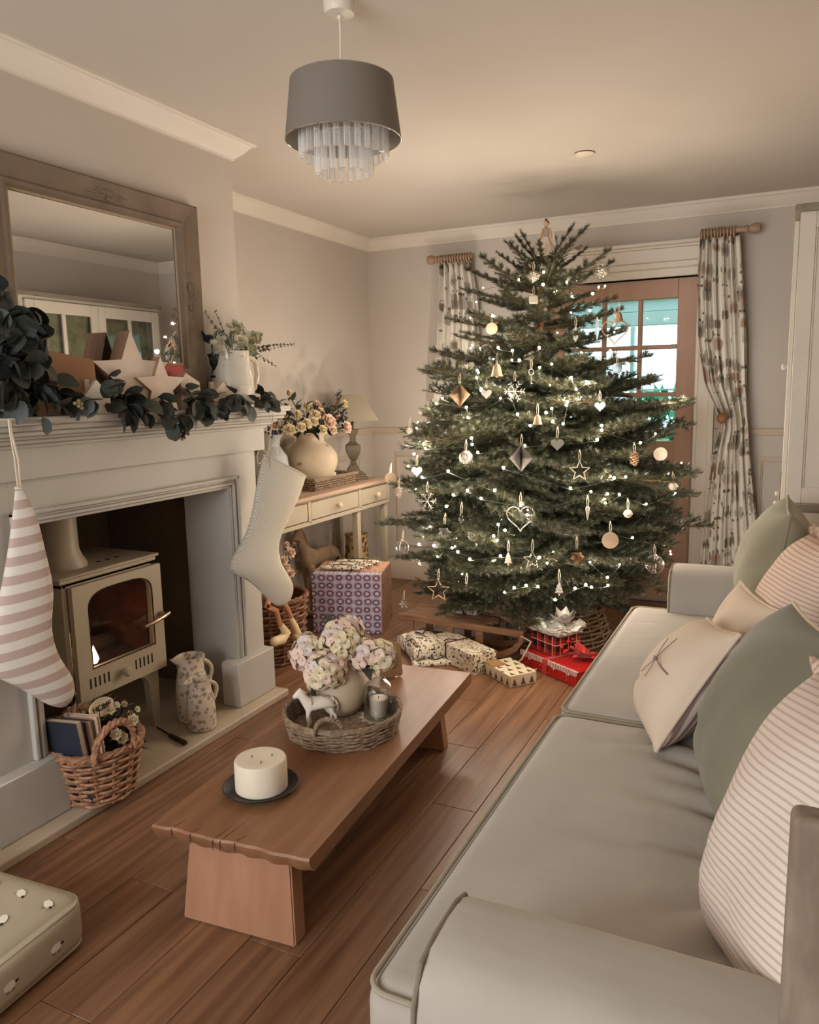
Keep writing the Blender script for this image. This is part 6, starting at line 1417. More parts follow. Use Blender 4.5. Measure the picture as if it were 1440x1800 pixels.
for a in [
    ('wood_slice', 687, 841, 24, 'pale wooden slice tied with ribbon at the far left branch tip'),
    ('felt_heart', 733, 828, 20, 'cream heart hanging at the left side of the tree, right of the wooden slice', m_orn_c),
    ('glitter_bauble', 819, 804, 24, 'round glittering bauble on the left half of the tree above middle'),
    ('paper_diamond', 916.5, 805, 42, 'large grey folded paper diamond in the middle of the tree'),
    ('felt_heart', 980, 781, 22, 'flat grey heart right of the middle paper diamond'),
    ('open_star', 1019, 828, 34, 'open cream star outline below the flat grey heart'),
    ('open_heart', 915, 909, 46, 'large open silver heart outline in the lower middle of the tree'),
    ('fir_shape', 893.6, 982, 24, 'flat cream fir tree cutout hanging below the open silver heart'),
    ('wood_slice', 1073, 950, 28, 'pale wooden slice on the lower right of the tree'),
    ('glass_bauble', 1151, 992, 31, 'clear glass bauble in wire cage at the lower right near the sofa arm'),
    ('open_star', 771, 1038, 42, 'open wooden star outline hanging lowest at the left above the sledge', m_orn_w),
    ('drop', 820, 1034, 16, 'small clear drop right of the lowest wooden star'),
    ('fir_shape', 983, 1034, 26, 'frosted fir tree cutout at the bottom right of the middle', m_silver),
    ('pine_cone', 701, 867, 18, 'small frosted pine cone below the far left wooden slice', m_orn_c),
    ('jingle_bell', 720, 757, 13, 'small cream jingle bell at the upper left tip before the wall rail'),
    ('jingle_bell', 1183.5, 855, 15, 'small cream jingle bell at the far right tip before the door'),
    ('jingle_bell', 1104, 903, 15, 'cream jingle bell on long cord on the right half of the tree'),
    ('fabric_flower', 782, 935, 28, 'pale petalled flower ornament low on the left half of the tree', m_orn_g),
    ('drop', 811, 911, 18, 'small clear drop right of and above the pale petalled flower'),
    ('icicle', 1033, 903, 24, 'slim cream icicle right of the open silver heart'),
    ('snowflake', 751, 881, 32, 'silver snowflake on the left edge below the cream heart'),
    ('bell', 945, 737, 17, 'little brown bell in the dark gap at the centre of the tree'),
    ('paper_diamond', 808, 694, 40, 'pale folded paper diamond at the upper left before the curtain', m_orn_w),
    ('felt_heart', 855, 692, 19, 'small grey heart just right of the upper left paper diamond'),
    ('snowflake', 905, 688, 34, 'silver snowflake at the middle of the upper tree'),
    ('key', 934, 662, 26, 'small silver key right of the upper snowflake'),
    ('bell', 873.5, 650, 23, 'wooden bell above the upper snowflake', m_orn_w),
    ('wood_slice', 864.6, 577.5, 21, 'wooden slice highest on the left side of the tree'),
    ('feather', 1012, 587.5, 27, 'silver feather on the upper right of the trunk'),
    ('icicle', 1050, 587.5, 26, 'pale blue glass icicle before the upper door panes', m_blueg),
    ('felt_heart', 1054.7, 714, 18, 'bluish heart on the right half level with the lowest door panes', m_blueg),
    ('open_heart', 1081, 582, 46, 'large open wire heart hanging before the upper door panes', m_orn_b),
    ('bell', 1088, 556, 18, 'small brown bell inside the open wire heart at the upper right', m_orn_b),
    ('lattice_ball', 1057, 475, 32, 'silver lattice ball beside the top right branch'),
    ('bird', 1017, 436, 20, 'wooden bird on the upright branch right of the angel'),
    ('gift_cube_ornament', 938, 527, 13, 'small cream cube just left of the upper trunk'),
    ('glitter_bauble', 1085, 647, 18, 'pale blue bauble before the middle door panes', m_blueg),
    ('fabric_flower', 1014, 978, 28, 'brown fabric flower low on the right half of the tree'),
    ('snowflake', 710, 1062, 18, 'tiny silver snowflake hanging lowest at the far left'),
    ('shell', 1161, 798, 24, 'frosted shell near the right edge of the tree'),
    ('pine_cone', 1115, 808, 22, 'brown pine cone left of the frosted shell'),
    ('glass_bauble', 708, 962, 26, 'clear glass bauble at the lower left edge of the tree'),
    ('open_star', 936, 984, 30, 'open silver star right of the flat fir tree cutout', m_silver),
    ('lattice_ball', 938, 486, 20, 'small silver lattice ball just below the angel'),
]:
    ornament(a[0], a[1], a[2], a[3], a[4], a[5] if len(a) > 5 else None, rib=15 if a[0] not in ('bird', 'shell') else 0)
# angel on top
an = thing('angel_topper', 'angel tree topper in white tulle skirt with hair bun', 'tree topper', (TX + .035, TY, 2.035))
m_skin = mat('doll_skin', (206, 170, 140), .6); m_hair = mat('brown_hair', (84, 60, 44), .7); m_tulle = mat('white_tulle', (226, 214, 196), .8, alpha=.93); m_bodice = mat('taupe_bodice', (170, 150, 126), .8)
b = MB()
n = 44; pr_ = [(.012, .130), (.020, .118), (.036, .082), (.050, .045), (.056, .030)]
vs = []; fs = []
for i in range(n):
    a = 2 * math.pi * i / n
    for k, (r, z) in enumerate(pr_): w = r * (1 + .10 * (k / 4) * math.cos(9 * a)); vs.append((w * math.cos(a), w * math.sin(a), z - .05 + .004 * (k == 4) * math.sin(5 * a)))
for i in range(n):
    for k in range(4): j = (i + 1) % n; fs.append((i * 5 + k, j * 5 + k, j * 5 + k + 1, i * 5 + k + 1))
b.add(vs, fs); b.build('skirt', m_tulle, an, loc=(0, 0, .0))
b = MB(); b.lathe([(.011, .078), (.013, .09), (.019, .112), (.018, .122), (.006, .128), (.006, .134)], 16, squash=.7); b.build('bodice', m_bodice, an)
b = MB(); b.ball((0, 0, .146), .0135, seg=16, rings=12, sc=(.95, 1, 1.12)); b.ball((-.004, -.0125, .146), .0022, seg=6, rings=4); b.build('head', m_skin, an)
b = MB(); b.ball((.001, .003, .149), .0142, seg=14, rings=10, sc=(1, 1, 1)); b.ball((0, 0, .164), .007, seg=10, rings=8); b.build('hair', m_hair, an)
for sg in (-1, 1):
    b = MB(); b.tube([(sg * .016, 0, .120), (sg * .026, -.002, .095), (sg * .030, -.006, .070)], [.005, .0042, .003], 8); b.build('arm', m_skin, an)
    b = MB(); b.tube([(sg * .008, 0, .01), (sg * .008, 0, -.055)], [.005, .003], 8); b.build('leg', m_skin, an)
    b = MB(); b.add([(sg * .012, .012, .125), (sg * .038, .016, .10), (sg * .052, .018, .03), (sg * .03, .016, .02), (sg * .012, .014, .06), (sg * .012, .009, .125), (sg * .038, .013, .10), (sg * .052, .015, .03), (sg * .03, .013, .02), (sg * .012, .011, .06)], [(0, 1, 2, 3, 4), (9, 8, 7, 6, 5)]); b.build('wing', m_tulle, an, smooth=False)
# ------------------------------------------------------------------ coffee table
m_oak = mat('table_oak', (148, 106, 76), .42, c2=(116, 78, 52), nscale=3.2, nstretch=(7, .7, 7), namount=1.4, bump=.04, bscale=30, bstretch=(8, .8, 8), detail=6)
m_oakl = mat('table_leg_oak', (166, 122, 94), .55, c2=(150, 106, 80), nscale=4, nstretch=(5, 5, .7))
TB = Vector((-1.2035, 1.406, 0)); TR_ = math.radians(4.24); TT = .265
cft = thing('coffee_table', 'low chunky oak slab coffee table in the middle of the floor', 'coffee table', tuple(TB), rotz=TR_)
b = MB(); n = 40; hw, Lt = .229, 1.312; prof = []
def near_edge(x): return .0025 * math.sin(x * 31) + .0015 * math.sin(x * 77 + 1)
rows_ = [(0.010, TT - .045), (.034, TT - .043)]
vs = []; fs = []
cols_ = 41; ring = []
for i in range(cols_):
    x = -hw + 2 * hw * i / (cols_ - 1); e = near_edge(x)
    ring.append([(x, .022 + e * .6 + .004 * math.sin(90 * x), TT - .044), (x, .004 + e, TT - .020), (x, e, TT - .006), (x, .004 + e, TT), (x, Lt - .004, TT), (x, Lt, TT - .006), (x, Lt, TT - .044)])
for r_ in ring: vs += r_
for i in range(cols_ - 1):
    for k in range(7): fs.append((i * 7 + k, i * 7 + (k + 1) % 7, (i + 1) * 7 + (k + 1) % 7, (i + 1) * 7 + k))
fs.append(tuple(range(7))); fs.append(tuple(range((cols_ - 1) * 7, cols_ * 7))[::-1])
b.add(vs, fs); b.build('table_top', m_oak, cft, angle=30)
b = MB()
for x, ln in ((-.17, .05), (-.11, .035), (-.04, .07), (-.02, .09), (.02, .04)):
    b.tube([(x, near_edge(x) - .0006, TT - .03), (x, near_edge(x) - .0002, TT - .004), (x + .004, near_edge(x) + .01, TT + .0001), (x + .012, near_edge(x) + ln, TT + .0001)], [.0008, .0014, .0012, .0003], 5)
b.build('end_crack', m_gap, cft)
def slab_leg(y0b, y0t, th):
    b = MB(); w0, w1 = .168, .150; zt_ = TT - .043
    vs = [(-w0, y0b, 0.0005), (w0, y0b, 0.0005), (w0, y0b + th, 0.0005), (-w0, y0b + th, 0.0005), (-w1, y0t, zt_), (w1, y0t, zt_), (w1, y0t + th, zt_), (-w1, y0t + th, zt_)]
    bm = bmesh.new(); bv = [bm.verts.new(q) for q in vs]
    for f in [(0, 3, 2, 1), (4, 5, 6, 7), (0, 1, 5, 4), (1, 2, 6, 5), (2, 3, 7, 6), (3, 0, 4, 7)]: bm.faces.new([bv[i] for i in f])
    bmesh.ops.bevel(bm, geom=list(bm.edges), offset=.004, segments=2, affect='EDGES'); b.bm(bm); b.build('leg', m_oakl, cft)
slab_leg(.022, .046, .055); slab_leg(1.312 - .16, 1.312 - .18, .055)

TZ = TT + .0008
# candle on plate
pc = P(459, 1388, z=TZ)
m_plate = mat('black_plate', (52, 46, 40), .5, .3)
t = thing('candle_plate', 'round black metal plate with fluted rim on the near end of the coffee table', 'plate', (pc.x, pc.y, TZ))
b = MB(); b.lathe([(0, 0), (.06, 0), (.085, .006), (.103, .017), (.105, .019), (.103, .020), (.084, .010), (.06, .004), (0, .004)], 60)
for i, q in enumerate(b.v):
    a = math.atan2(q[1], q[0]); r_ = math.hypot(q[0], q[1])
    if r_ > .08: k = 1 + .008 * math.cos(40 * a); b.v[i] = (q[0] * k, q[1] * k, q[2])
b.build('plate', m_plate, t)
m_wax = mat('ivory_wax', (222, 210, 190), .45, c2=(214, 200, 178), nscale=5, spec=.35)
t = thing('pillar_candle', 'wide ivory three wick pillar candle on the black plate', 'candle', (pc.x, pc.y + .004, TZ + .0045))
b = MB(); b.lathe([(.0, 0), (.069, 0), (.0725, .004), (.0725, .082), (.069, .088), (.062, .089), (.04, .086), (0, .085)], 48); b.build('wax', m_wax, t)
for k, (x, y) in enumerate(((-.026, -.004), (.020, .026), (.018, -.022))):
    b = MB(); b.tube([(x, y, .084), (x + .001, y, .090), (x + .003, y - .002, .094)], .0013, 6); b.build('wick', m_dark, t)
# round tray
fb = P(607, 1323, z=TZ); away = Vector((fb.x, fb.y, 0)).normalized()
m_tray = wicker_mat('greywashed_wicker', (164, 140, 116), (104, 84, 66))
cx_ = P(605, 1323, z=TZ) + away * .172
t = thing('wicker_tray', 'round grey washed wicker tray with loop handles on the coffee table', 'tray', (cx_.x, cx_.y, TZ), rotz=0)
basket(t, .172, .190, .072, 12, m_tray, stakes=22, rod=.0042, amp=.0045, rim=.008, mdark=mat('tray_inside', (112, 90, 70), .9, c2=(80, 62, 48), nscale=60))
hdir = Vector((-away.y, away.x, 0))
hp = Vector((0, 0, .066)) - away * .178 - hdir * -.058; hp = -away * .178 + hdir * .045 + Vector((0, 0, .064))
arc_handle(t, m_tray, hp, hdir, .085, .052, .0062, lean=-away * .006)
arc_handle(t, m_tray, away * .186 + hdir * .03 + Vector((0, 0, .064)), hdir, .085, .05, .0062)
tray_c = Vector((cx_.x, cx_.y, TZ)); tz2 = TZ + .0155
# vase with hydrangeas
m_cer = mat('matt_beige_ceramic', (190, 172, 146), .5, c2=(178, 158, 132), nscale=6)
vp2 = tray_c + away * .045 - hdir * .0 + Vector((0, 0, .0155))
vpx = P(600, 1262, z=tz2); vp2 = Vector((vpx.x, vpx.y, tz2)) + away * .06
t = thing('round_vase', 'round beige ceramic vase holding hydrangeas in the wicker tray', 'vase', tuple(vp2))
b = MB(); b.lathe([(.045, 0), (.06, .006), (.083, .04), (.092, .08), (.086, .12), (.066, .152), (.046, .168), (.042, .185), (.048, .198), (.044, .198), (.036, .18), (.055, .15), (0, .12)], 44); b.build('body', m_cer, t)
def rpetal(L, w, n=6):
    vs = []; fs = []
    for i in range(n + 1):
        a = i / n; ww = w * .5 * max(0, 1 - abs(2 * a - 1) ** 2.4) ** .5 + .0006; z = .14 * L * math.sin(math.pi * a)
        vs += [(L * a, -ww, z + ww * .25), (L * a, 0, z), (L * a, ww, z + ww * .25)]
    for i in range(n):
        for j in range(2): fs.append((3 * i + j, 3 * i + j + 1, 3 * i + j + 4, 3 * i + j + 3))
    return vs, fs
m_hyd = [mat('hydrangea_cream', (226, 212, 182), .75, c2=(206, 190, 152), nscale=60), mat('hydrangea_pink', (222, 188, 172), .75, c2=(228, 206, 190), nscale=60), mat('hydrangea_lilac', (206, 186, 188), .75, c2=(222, 208, 196), nscale=60)]
me_h = []
for m in m_hyd:
    mb = MB()
    for k in range(4):
        vs, fs = rpetal(.0165, .0185); mb.add(vs, fs, 0, RZ(k * math.pi / 2) @ T(.0008, 0, .0003 * k) @ RY(-.16))
    mb.ball((0, 0, .001), .0021, mi=1, seg=6, rings=4); me_h.append(mb.mesh('floret', [m, mat('blue_grey_centre', (112, 116, 150), .6)]))
hyd = thing('hydrangea_bouquet', 'bunch of pale pink and cream hydrangea heads in the round vase on the tray', 'flowers', tuple(vp2 + Vector((0, 0, .18))))
stem = MB(); rh = random.Random(17)
def hyd_head(u, v, rad, depth, n, wts):
    d = P(u, v, y=1.0) - Vector((0, 0, CAM_H)); o = Vector((0, 0, CAM_H)); dist = (vp2.y + depth); c = o + d * dist - Vector(hyd.location)
    hd = bpy.data.objects.new('flower_head', None); COL.objects.link(hd); hd.parent = hyd; hd.location = c; hd.empty_display_size = .02
    for i in range(n):
        z = 1 - 2 * (i + .5) / n; a = i * 2.39996; q = Vector((math.sqrt(1 - z * z) * math.cos(a), math.sqrt(1 - z * z) * math.sin(a), z)) 
        if q.z < -.72: continue
        nn = (q + Vector((rh.gauss(0, .18), rh.gauss(0, .18), rh.gauss(0, .18)))).normalized()
        link_mesh('floret', rh.choices(me_h, wts)[0], hd, q * rad * rh.uniform(.88, 1.05), (Vector((0, 0, 1)).rotation_difference(nn)).to_euler(), rh.uniform(1.1, 1.6))
    stem.tube([(0, 0, -.02), c * .5 + Vector((0, 0, .01)), c], .003, 6)
    b = MB(); b.ball((0, 0, 0), rad * .8, seg=14, rings=10); b.build('inner_buds', m_hyd[0], hd)
hyd_head(573, 1178, .064, -.075, 58, (5, 4, 1)); hyd_head(543, 1150, .058, -.02, 46, (3, 5, 3)); hyd_head(600, 1130, .062, -.01, 50, (5, 2, 2)); hyd_head(640, 1150, .055, .03, 40, (5, 3, 1)); hyd_head(612, 1112, .050, .06, 36, (5, 2, 2)); hyd_head(668, 1152, .046, .05, 34, (6, 2, 1))
stem.build('stems', m_stem, hyd)
me_hl = leaf_mesh('leaf', .09, .055, mat('hydrangea_leaf', (74, 78, 62), .6, c2=(52, 58, 46), nscale=20), fold=.25, cup=.2)
for u, v, dv, d in ((585, 1108, .02, (-.2, .1, 1)), (618, 1140, .0, (.7, .3, .5)), (632, 1145, .02, (.8, -.1, -.1)), (560, 1205, -.06, (.3, -.6, -.6)), (640, 1165, .0, (.6, -.4, -.4))):
    p = Vector((0, 0, CAM_H)) + (P(u, v, y=1.0) - Vector((0, 0, CAM_H))) * (vp2.y + dv) - Vector(hyd.location); link_mesh('leaf', me_hl, hyd, p - Vector(d) * .03, align(d, rh.uniform(-.5, .5)).to_euler(), 1.0)
# white horse
hp_ = P(560, 1278, z=tz2)
t = thing('horse_figurine', 'small white ceramic horse figurine standing in the wicker tray', 'figurine', (hp_.x, hp_.y + .012, tz2), rotz=math.atan2(hdir.y, hdir.x) + .25)
m_hw = mat('white_porcelain', (224, 214, 200), .35)
hb2 = quadruped(t, .138, m_hw, -.02, fat=1.35)
b = MB(); b.tube([(.125 * .5, 0, .138 * .98), (.05, 0, .138 * .9), (.042, 0, .138 * .78)], [.003, .006, .004], 8, flat=.5); b.build('mane', m_hw, t)
# cloche with candle, doily
cc = P(664, 1262, z=tz2)
m_cloche = bpy.data.materials.new('cloche_glass'); m_cloche.use_nodes = True; nt, nd, lk = nodes_of(m_cloche); nd.remove(nd['Principled BSDF'])
tr = nd.new('ShaderNodeBsdfTransparent'); gl = nd.new('ShaderNodeBsdfGlossy'); gl.inputs['Roughness'].default_value = .04; mx = nd.new('ShaderNodeMixShader'); lw = nd.new('ShaderNodeLayerWeight'); lw.inputs[0].default_value = .28
lk.new(lw.outputs['Facing'], mx.inputs[0]); lk.new(tr.outputs[0], mx.inputs[1]); lk.new(gl.outputs[0], mx.inputs[2]); lk.new(mx.outputs[0], nd['Material Output'].inputs[0])
t = thing('crochet_doily', 'cream crochet doily under the glass cloche in the wicker tray', 'doily', (cc.x, cc.y + .01, tz2))
b = MB(); n = 60; b.add([(0, 0, .003)] + [((.063 + .006 * math.cos(12 * 2 * math.pi * i / n)) * math.cos(2 * math.pi * i / n), (.063 + .006 * math.cos(12 * 2 * math.pi * i / n)) * math.sin(2 * math.pi * i / n), .0015 + .001 * math.sin(9 * i)) for i in range(n)], [(0, 1 + i, 1 + (i + 1) % n) for i in range(n)]); b.build('doily', mat('crochet_cotton', (208, 192, 164), .9, bump=.4, bscale=260), t)
t = thing('glass_cloche', 'clear glass bell cloche covering a candle in the wicker tray', 'cloche', (cc.x, cc.y + .01, tz2 + .004))
b = MB(); b.lathe([(.050, 0), (.050, .085), (.046, .105), (.034, .122), (.014, .131), (.007, .134), (.006, .140), (.011, .146), (.013, .153), (.009, .161), (0, .163)], 40, cap0=False); b.lathe([(.0505, 0), (.052, .001), (.052, .004), (.0505, .005)], 40); b.build('bell', m_cloche, t)
t = thing('candle_glass', 'cream candle in a clear glass tumbler beneath the cloche', 'candle', (cc.x, cc.y + .01, tz2 + .005))
b = MB(); b.lathe([(.030, 0), (.032, .003), (.034, .080), (.0325, .080), (.0305, .004)], 32, cap1=False); b.build('tumbler', m_cloche, t)
b = MB(); b.lathe([(0, .004), (.0300, .004), (.0315, .062), (.028, .063), (0, .060)], 32); b.build('wax', m_wax, t)
b = MB(); b.tube([(0, 0, .06), (.001, 0, .068)], .0012, 6); b.build('wick', m_dark, t)
# scalloped card behind the tray
kc = P(688, 1190, z=TZ)
t = thing('scalloped_card', 'small beige card with scalloped foot standing behind the wicker tray', 'card', (kc.x, kc.y, TZ), rotz=math.atan2(-kc.x, kc.y) * -1 + .15)
t.rotation_euler = (0, 0, math.atan2(kc.y, kc.x) - math.pi / 2 + .15)
m_card = mat('beige_card', (194, 168, 136), .8, c2=(184, 156, 124), nscale=12)
poly = [(-.045, .012)] + [(-.045 + .09 * (i + .5) / 9, .004 if i % 2 == 0 else .0) for i in range(9)] + [(.045, .012), (.036, .135), (-.04, .14)]
b = MB(); b.prism(poly, -.0015, .0015, M=RX(math.pi / 2)); b.build('card', m_card, t, smooth=False)
b = MB(); b.prism([(-.02, .0), (.02, 0), (.0, .09)], -.001, .001, M=T(0, .0355, .0) @ RX(.38) @ RX(math.pi / 2) ); b.build('strut', m_card, t, smooth=False)
b = MB(); b.lathe([(0, 0), (.030, 0), (.031, .003), (.027, .004), (0, .004)], 28, M=T(.005, -.002, .07) @ RX(math.pi / 2) @ SCL(.8, 1.15, 1)); b.build('medallion', mat('taupe_print', (140, 116, 90), .8, c2=(176, 148, 116), nscale=60), t)

# ------------------------------------------------------------------ sofa
def velvet(name, c, c2, sheen=.5, bump=.12, bscale=9, bst=(1, 1, 1)):
    m = mat(name, c, .8, c2=c2, nscale=3.0, bump=bump, bscale=bscale, bstretch=bst, sheen=sheen, spec=.2); return m
m_sofa = velvet('grey_green_velvet', (174, 166, 156), (156, 148, 138), .12, .30, 5, (.6, 3.2, 1))
m_pipe = mat('dark_piping', (120, 110, 96), .8)
m_pipe_l = mat('sofa_piping', (150, 140, 122), .8)
def cube_pts(n):
    """subdivided cube surface with denser rows near the edges"""
    s = [math.sin(math.pi / 2 * (-1 + 2 * i / n)) for i in range(n + 1)]; return s
def rounded(b, x0, x1, y0, y1, z0, z1, r, puff=(0, 0, 0), n=18, fn=None, mi=0):
    c = Vector(((x0 + x1) / 2, (y0 + y1) / 2, (z0 + z1) / 2)); h = Vector(((x1 - x0) / 2, (y1 - y0) / 2, (z1 - z0) / 2)); s = cube_pts(n); idx = {}; vs = []; fs = []
    def pt(i, j, k):
        key = (i, j, k)
        if key not in idx:
            u = Vector((s[i], s[j], s[k])); p = Vector((u.x * h.x, u.y * h.y, u.z * h.z)); q = Vector([max(-(h[a] - r), min(h[a] - r, p[a])) for a in range(3)]); d = p - q
            if d.length > 1e-9:
                # push onto the rounded shell
                m_ = max(abs(d[0]), abs(d[1]), abs(d[2])); nn = sum(1 for a in range(3) if abs(d[a]) > 1e-9)
                d = d.normalized() * (r if nn > 1 else m_ if m_ < r else r) if nn > 1 else d
                p = q + d
            w = [(1 - u[a] ** 4) for a in range(3)]
            p.x += puff[0] * u.x * w[1] * w[2]; p.y += puff[1] * u.y * w[0] * w[2]; p.z += puff[2] * u.z * w[0] * w[1]
            p += c
            if fn: p = fn(p, u)
            idx[key] = len(vs); vs.append(p)
        return idx[key]
    for a in range(3):
        for sd_ in (0, n):
            for i in range(n):
                for j in range(n):
                    def key(p, q): k = [0, 0, 0]; k[a] = sd_; k[(a + 1) % 3] = p; k[(a + 2) % 3] = q; return pt(*k)
                    fs.append((key(i, j), key(i + 1, j), key(i + 1, j + 1), key(i, j + 1)))
    b.add(vs, fs, mi)
sofa = thing('sofa', 'long grey green velvet sofa with rounded arms along the right wall', 'sofa', (-.1, 2.06, 0))
FX = -.552
rc = random.Random(14); CREASES = [(.08, 1.72, -.42, 1.92, .006, .012), (.08, 1.60, -.35, 1.66, .007, .011), (.08, 1.50, -.40, 1.42, .006, .013), (.05, 1.40, -.22, 1.22, .006, .010), (.08, 1.66, -.30, 1.78, .005, .010), (.05, 1.30, -.15, 1.12, .005, .010), (-.15, 1.98, -.48, 1.84, .004, .012), (-.05, 2.55, -.40, 2.62, .004, .016), (-.1, 2.75, -.38, 2.9, .004, .016), (.0, 1.85, -.30, 2.00, .005, .012)]
for y0, y1 in ((.925, 2.055), (2.062, 3.235)):
    def wr(p, u, y0=y0, y1=y1):
        if u.z > .5:
            for (xa, ya, xb, yb, dp, wd) in CREASES:
                L2 = (xb - xa) ** 2 + (yb - ya) ** 2; t_ = ((p.x - xa) * (xb - xa) + (p.y - ya) * (yb - ya)) / L2
                if -.1 < t_ < 1.1:
                    dd = abs((p.x - xa) * (yb - ya) - (p.y - ya) * (xb - xa)) / math.sqrt(L2) + .006 * math.sin(14 * t_)
                    wd_ = wd * 1.9; p.z += 1.9 * dp * (-math.exp(-(dd / wd_) ** 2) + .75 * math.exp(-((dd - 2.2 * wd_) / (1.5 * wd_)) ** 2)) * max(0, 1 - abs(2 * t_ - .8)) 
        if u.z > .2: p.z += .006 * math.sin(9 * (p.y - y0) + 14 * p.x) * (1 - u.x ** 2) * (.4 + .6 * max(0, u.x)) - .012 * max(0, u.x)
        return p
    b = MB(); rounded(b, FX, .20, y0, y1, .305, .462, .045, (.004, .004, .020), 92, wr); cu_ = W(b, 'seat_cushion', m_sofa, sofa, angle=180)
    e = .014
    for zz in (.455, .318):
        ln = []
        rr_ = .04
        for (cx, cy, a0) in ((FX + rr_ + .004, y0 + rr_ + .002, math.pi), (.15, y0 + rr_ + .002, 1.5 * math.pi), (.15, y1 - rr_ - .002, 0), (FX + rr_ + .004, y1 - rr_ - .002, .5 * math.pi)):
            for k in range(7): a = a0 + math.pi / 2 * k / 6; ln.append(Vector((cx + rr_ * 0.92 * math.cos(a), cy + rr_ * .92 * math.sin(a), zz)))
        b = MB(); b.tube(ln, .0048, 8, closed=True); W(b, 'piping', m_pipe_l, sofa)
b = MB(); rounded(b, FX + .012, .33, .76, 3.35, .06, .312, .02, (0, 0, 0), 10); W(b, 'base', m_sofa, sofa, angle=60)
def arm(yi, sgn, name='arm'):
    """yi: inner face; sgn: +1 when the outer side lies at larger y"""
    prof = [(.0, .20), (.0, .42), (.002, .54), (.008, .60), (.026, .635), (.06, .645), (.14, .645), (.185, .635), (.21, .59), (.216, .50), (.212, .30), (.205, .08), (.02, .08)]
    pp = []
    for i in range(len(prof)):
        pp.append(prof[i])
    xs = [(-.392, .86), (-.404, .93), (-.398, .985), (-.385, 1.0), (.0, 1.0), (.33, 1.0)]; b = MB(); vs = []; fs = []; k = len(pp); cy, cz = .10, .40
    for x, s in xs:
        for a, z in pp: vs.append((x, yi + sgn * (cy + (a - cy) * s), cz + (z - cz) * s if z > .1 else z))
    for i in range(len(xs) - 1):
        for q in range(k): fs.append((i * k + q, i * k + (q + 1) % k, (i + 1) * k + (q + 1) % k, (i + 1) * k + q))
    fs.append(tuple(range(k))); fs.append(tuple((len(xs) - 1) * k + q for q in range(k)))
    b.add(vs, fs); W(b, name, m_sofa, sofa, angle=60, sub=1)
    b = MB(); b.tube([(-.394, yi + sgn * (.10 + (a - .10) * .965), .40 + (z - .40) * .972) for a, z in pp[1:-2]], .0042, 8); W(b, 'arm_piping', m_pipe, sofa)
arm(1.0, -1); arm(3.135, 1)
b = MB(); rounded(b, .16, .345, .79, 3.33, .10, .86, .06, (0, 0, .01), 14); W(b, 'back', m_sofa, sofa, angle=180)
for x, y in ((FX + .06, .83), (FX + .06, 3.28), (.28, .83), (.28, 3.28)):
    b = MB(); b.lathe([(.014, .001), (.022, .065)], 14, M=T(x, y, 0)); W(b, 'foot', mat('dark_wood_foot', (70, 46, 32), .5), sofa)

# ------------------------------------------------------------------ sofa cushions
def frame_of(c, yaw, lean, roll=0):
    """local x = width (towards +y), local z = up the cushion, local -y... returns a matrix; front normal faces -x and up"""
    return T(*c) @ RZ(math.pi / 2 + yaw) @ RX(lean) @ RY(roll)
def pillow(name, label, c, w, h, th, yaw, lean, roll, mf, mb_=None, pipe=None, ruffle=None, group=None, pinch=.07):
    M = frame_of(c, yaw, lean, roll); t = thing(name, label, 'cushion', tuple(c), group=group, rot=M.to_euler())
    N = 22; s = cube_pts(N)
    def edge(u, v): return (w / 2 * u * (1 - pinch * (1 - v * v)), h / 2 * v * (1 - pinch * (1 - u * u)))
    for sg, nm, m in ((1, 'front', mf), (-1, 'back', mb_ or mf)):
        vs = []; fs = []
        for i in range(N + 1):
            for j in range(N + 1):
                u, v = s[i], s[j]; x, z = edge(u, v); d = th / 2 * max(0, (1 - abs(u) ** 2.4)) ** .52 * max(0, (1 - abs(v) ** 2.4)) ** .52
                d += .006 * math.sin(7 * u + 3 * v) * (1 - u * u) * (1 - v * v) - .010 * math.exp(-((v + .55 - .35 * u) / .06) ** 2) * (1 - u * u) * (1 - v * v) * (th > .17)
                vs.append((x, sg * d, z))
        for i in range(N):
            for j in range(N): a = i * (N + 1) + j; fs.append((a, a + 1, a + N + 2, a + N + 1))
        b = MB(); b.add(vs, fs); o = b.build(nm, m, t, angle=180)
    per = []
    for (a, f) in ((0, 0), (1, 0), (2, 0), (3, 0)):
        for i in range(N):
            k = s[i]; u, v = [(k, -1), (1, k), (-k, 1), (-1, -k)][a]; x, z = edge(u, v); per.append(Vector((x, 0, z)))
    if pipe: b = MB(); b.tube(per, .0052, 8, closed=True); b.build('piping', pipe, t)
    if ruffle:
        vs = []; fs = []; pts = []
        dense = []
        for i in range(len(per)):
            a, c2 = per[i], per[(i + 1) % len(per)]; L = (c2 - a).length; k = max(1, int(L / .006))
            for q in range(k): dense.append(a.lerp(c2, q / k))
        n = len(dense)
        for i, p in enumerate(dense):
            out = Vector((p.x / (w / 2), 0, p.z / (h / 2))); m_ = max(abs(out.x), abs(out.z)); out = Vector((out.x ** 5, 0, out.z ** 5)).normalized()
            f = i * .9; wv = .008 * math.sin(f) + .004 * math.sin(2.3 * f)
            vs += [p - out * .004, p + out * .016 + Vector((0, wv * .6, 0)), p + out * (.032 + .002 * math.cos(f * .7)) + Vector((0, wv * 1.3, 0))]
        for i in range(n):
            j = (i + 1) % n
            for q in range(2): fs.append((3 * i + q, 3 * j + q, 3 * j + q + 1, 3 * i + q + 1))
        b = MB(); b.add(vs, fs); o = b.build('ruffle', ruffle, t, angle=180); md = o.modifiers.new('thick', 'SOLIDIFY'); md.thickness = .0015
    return t
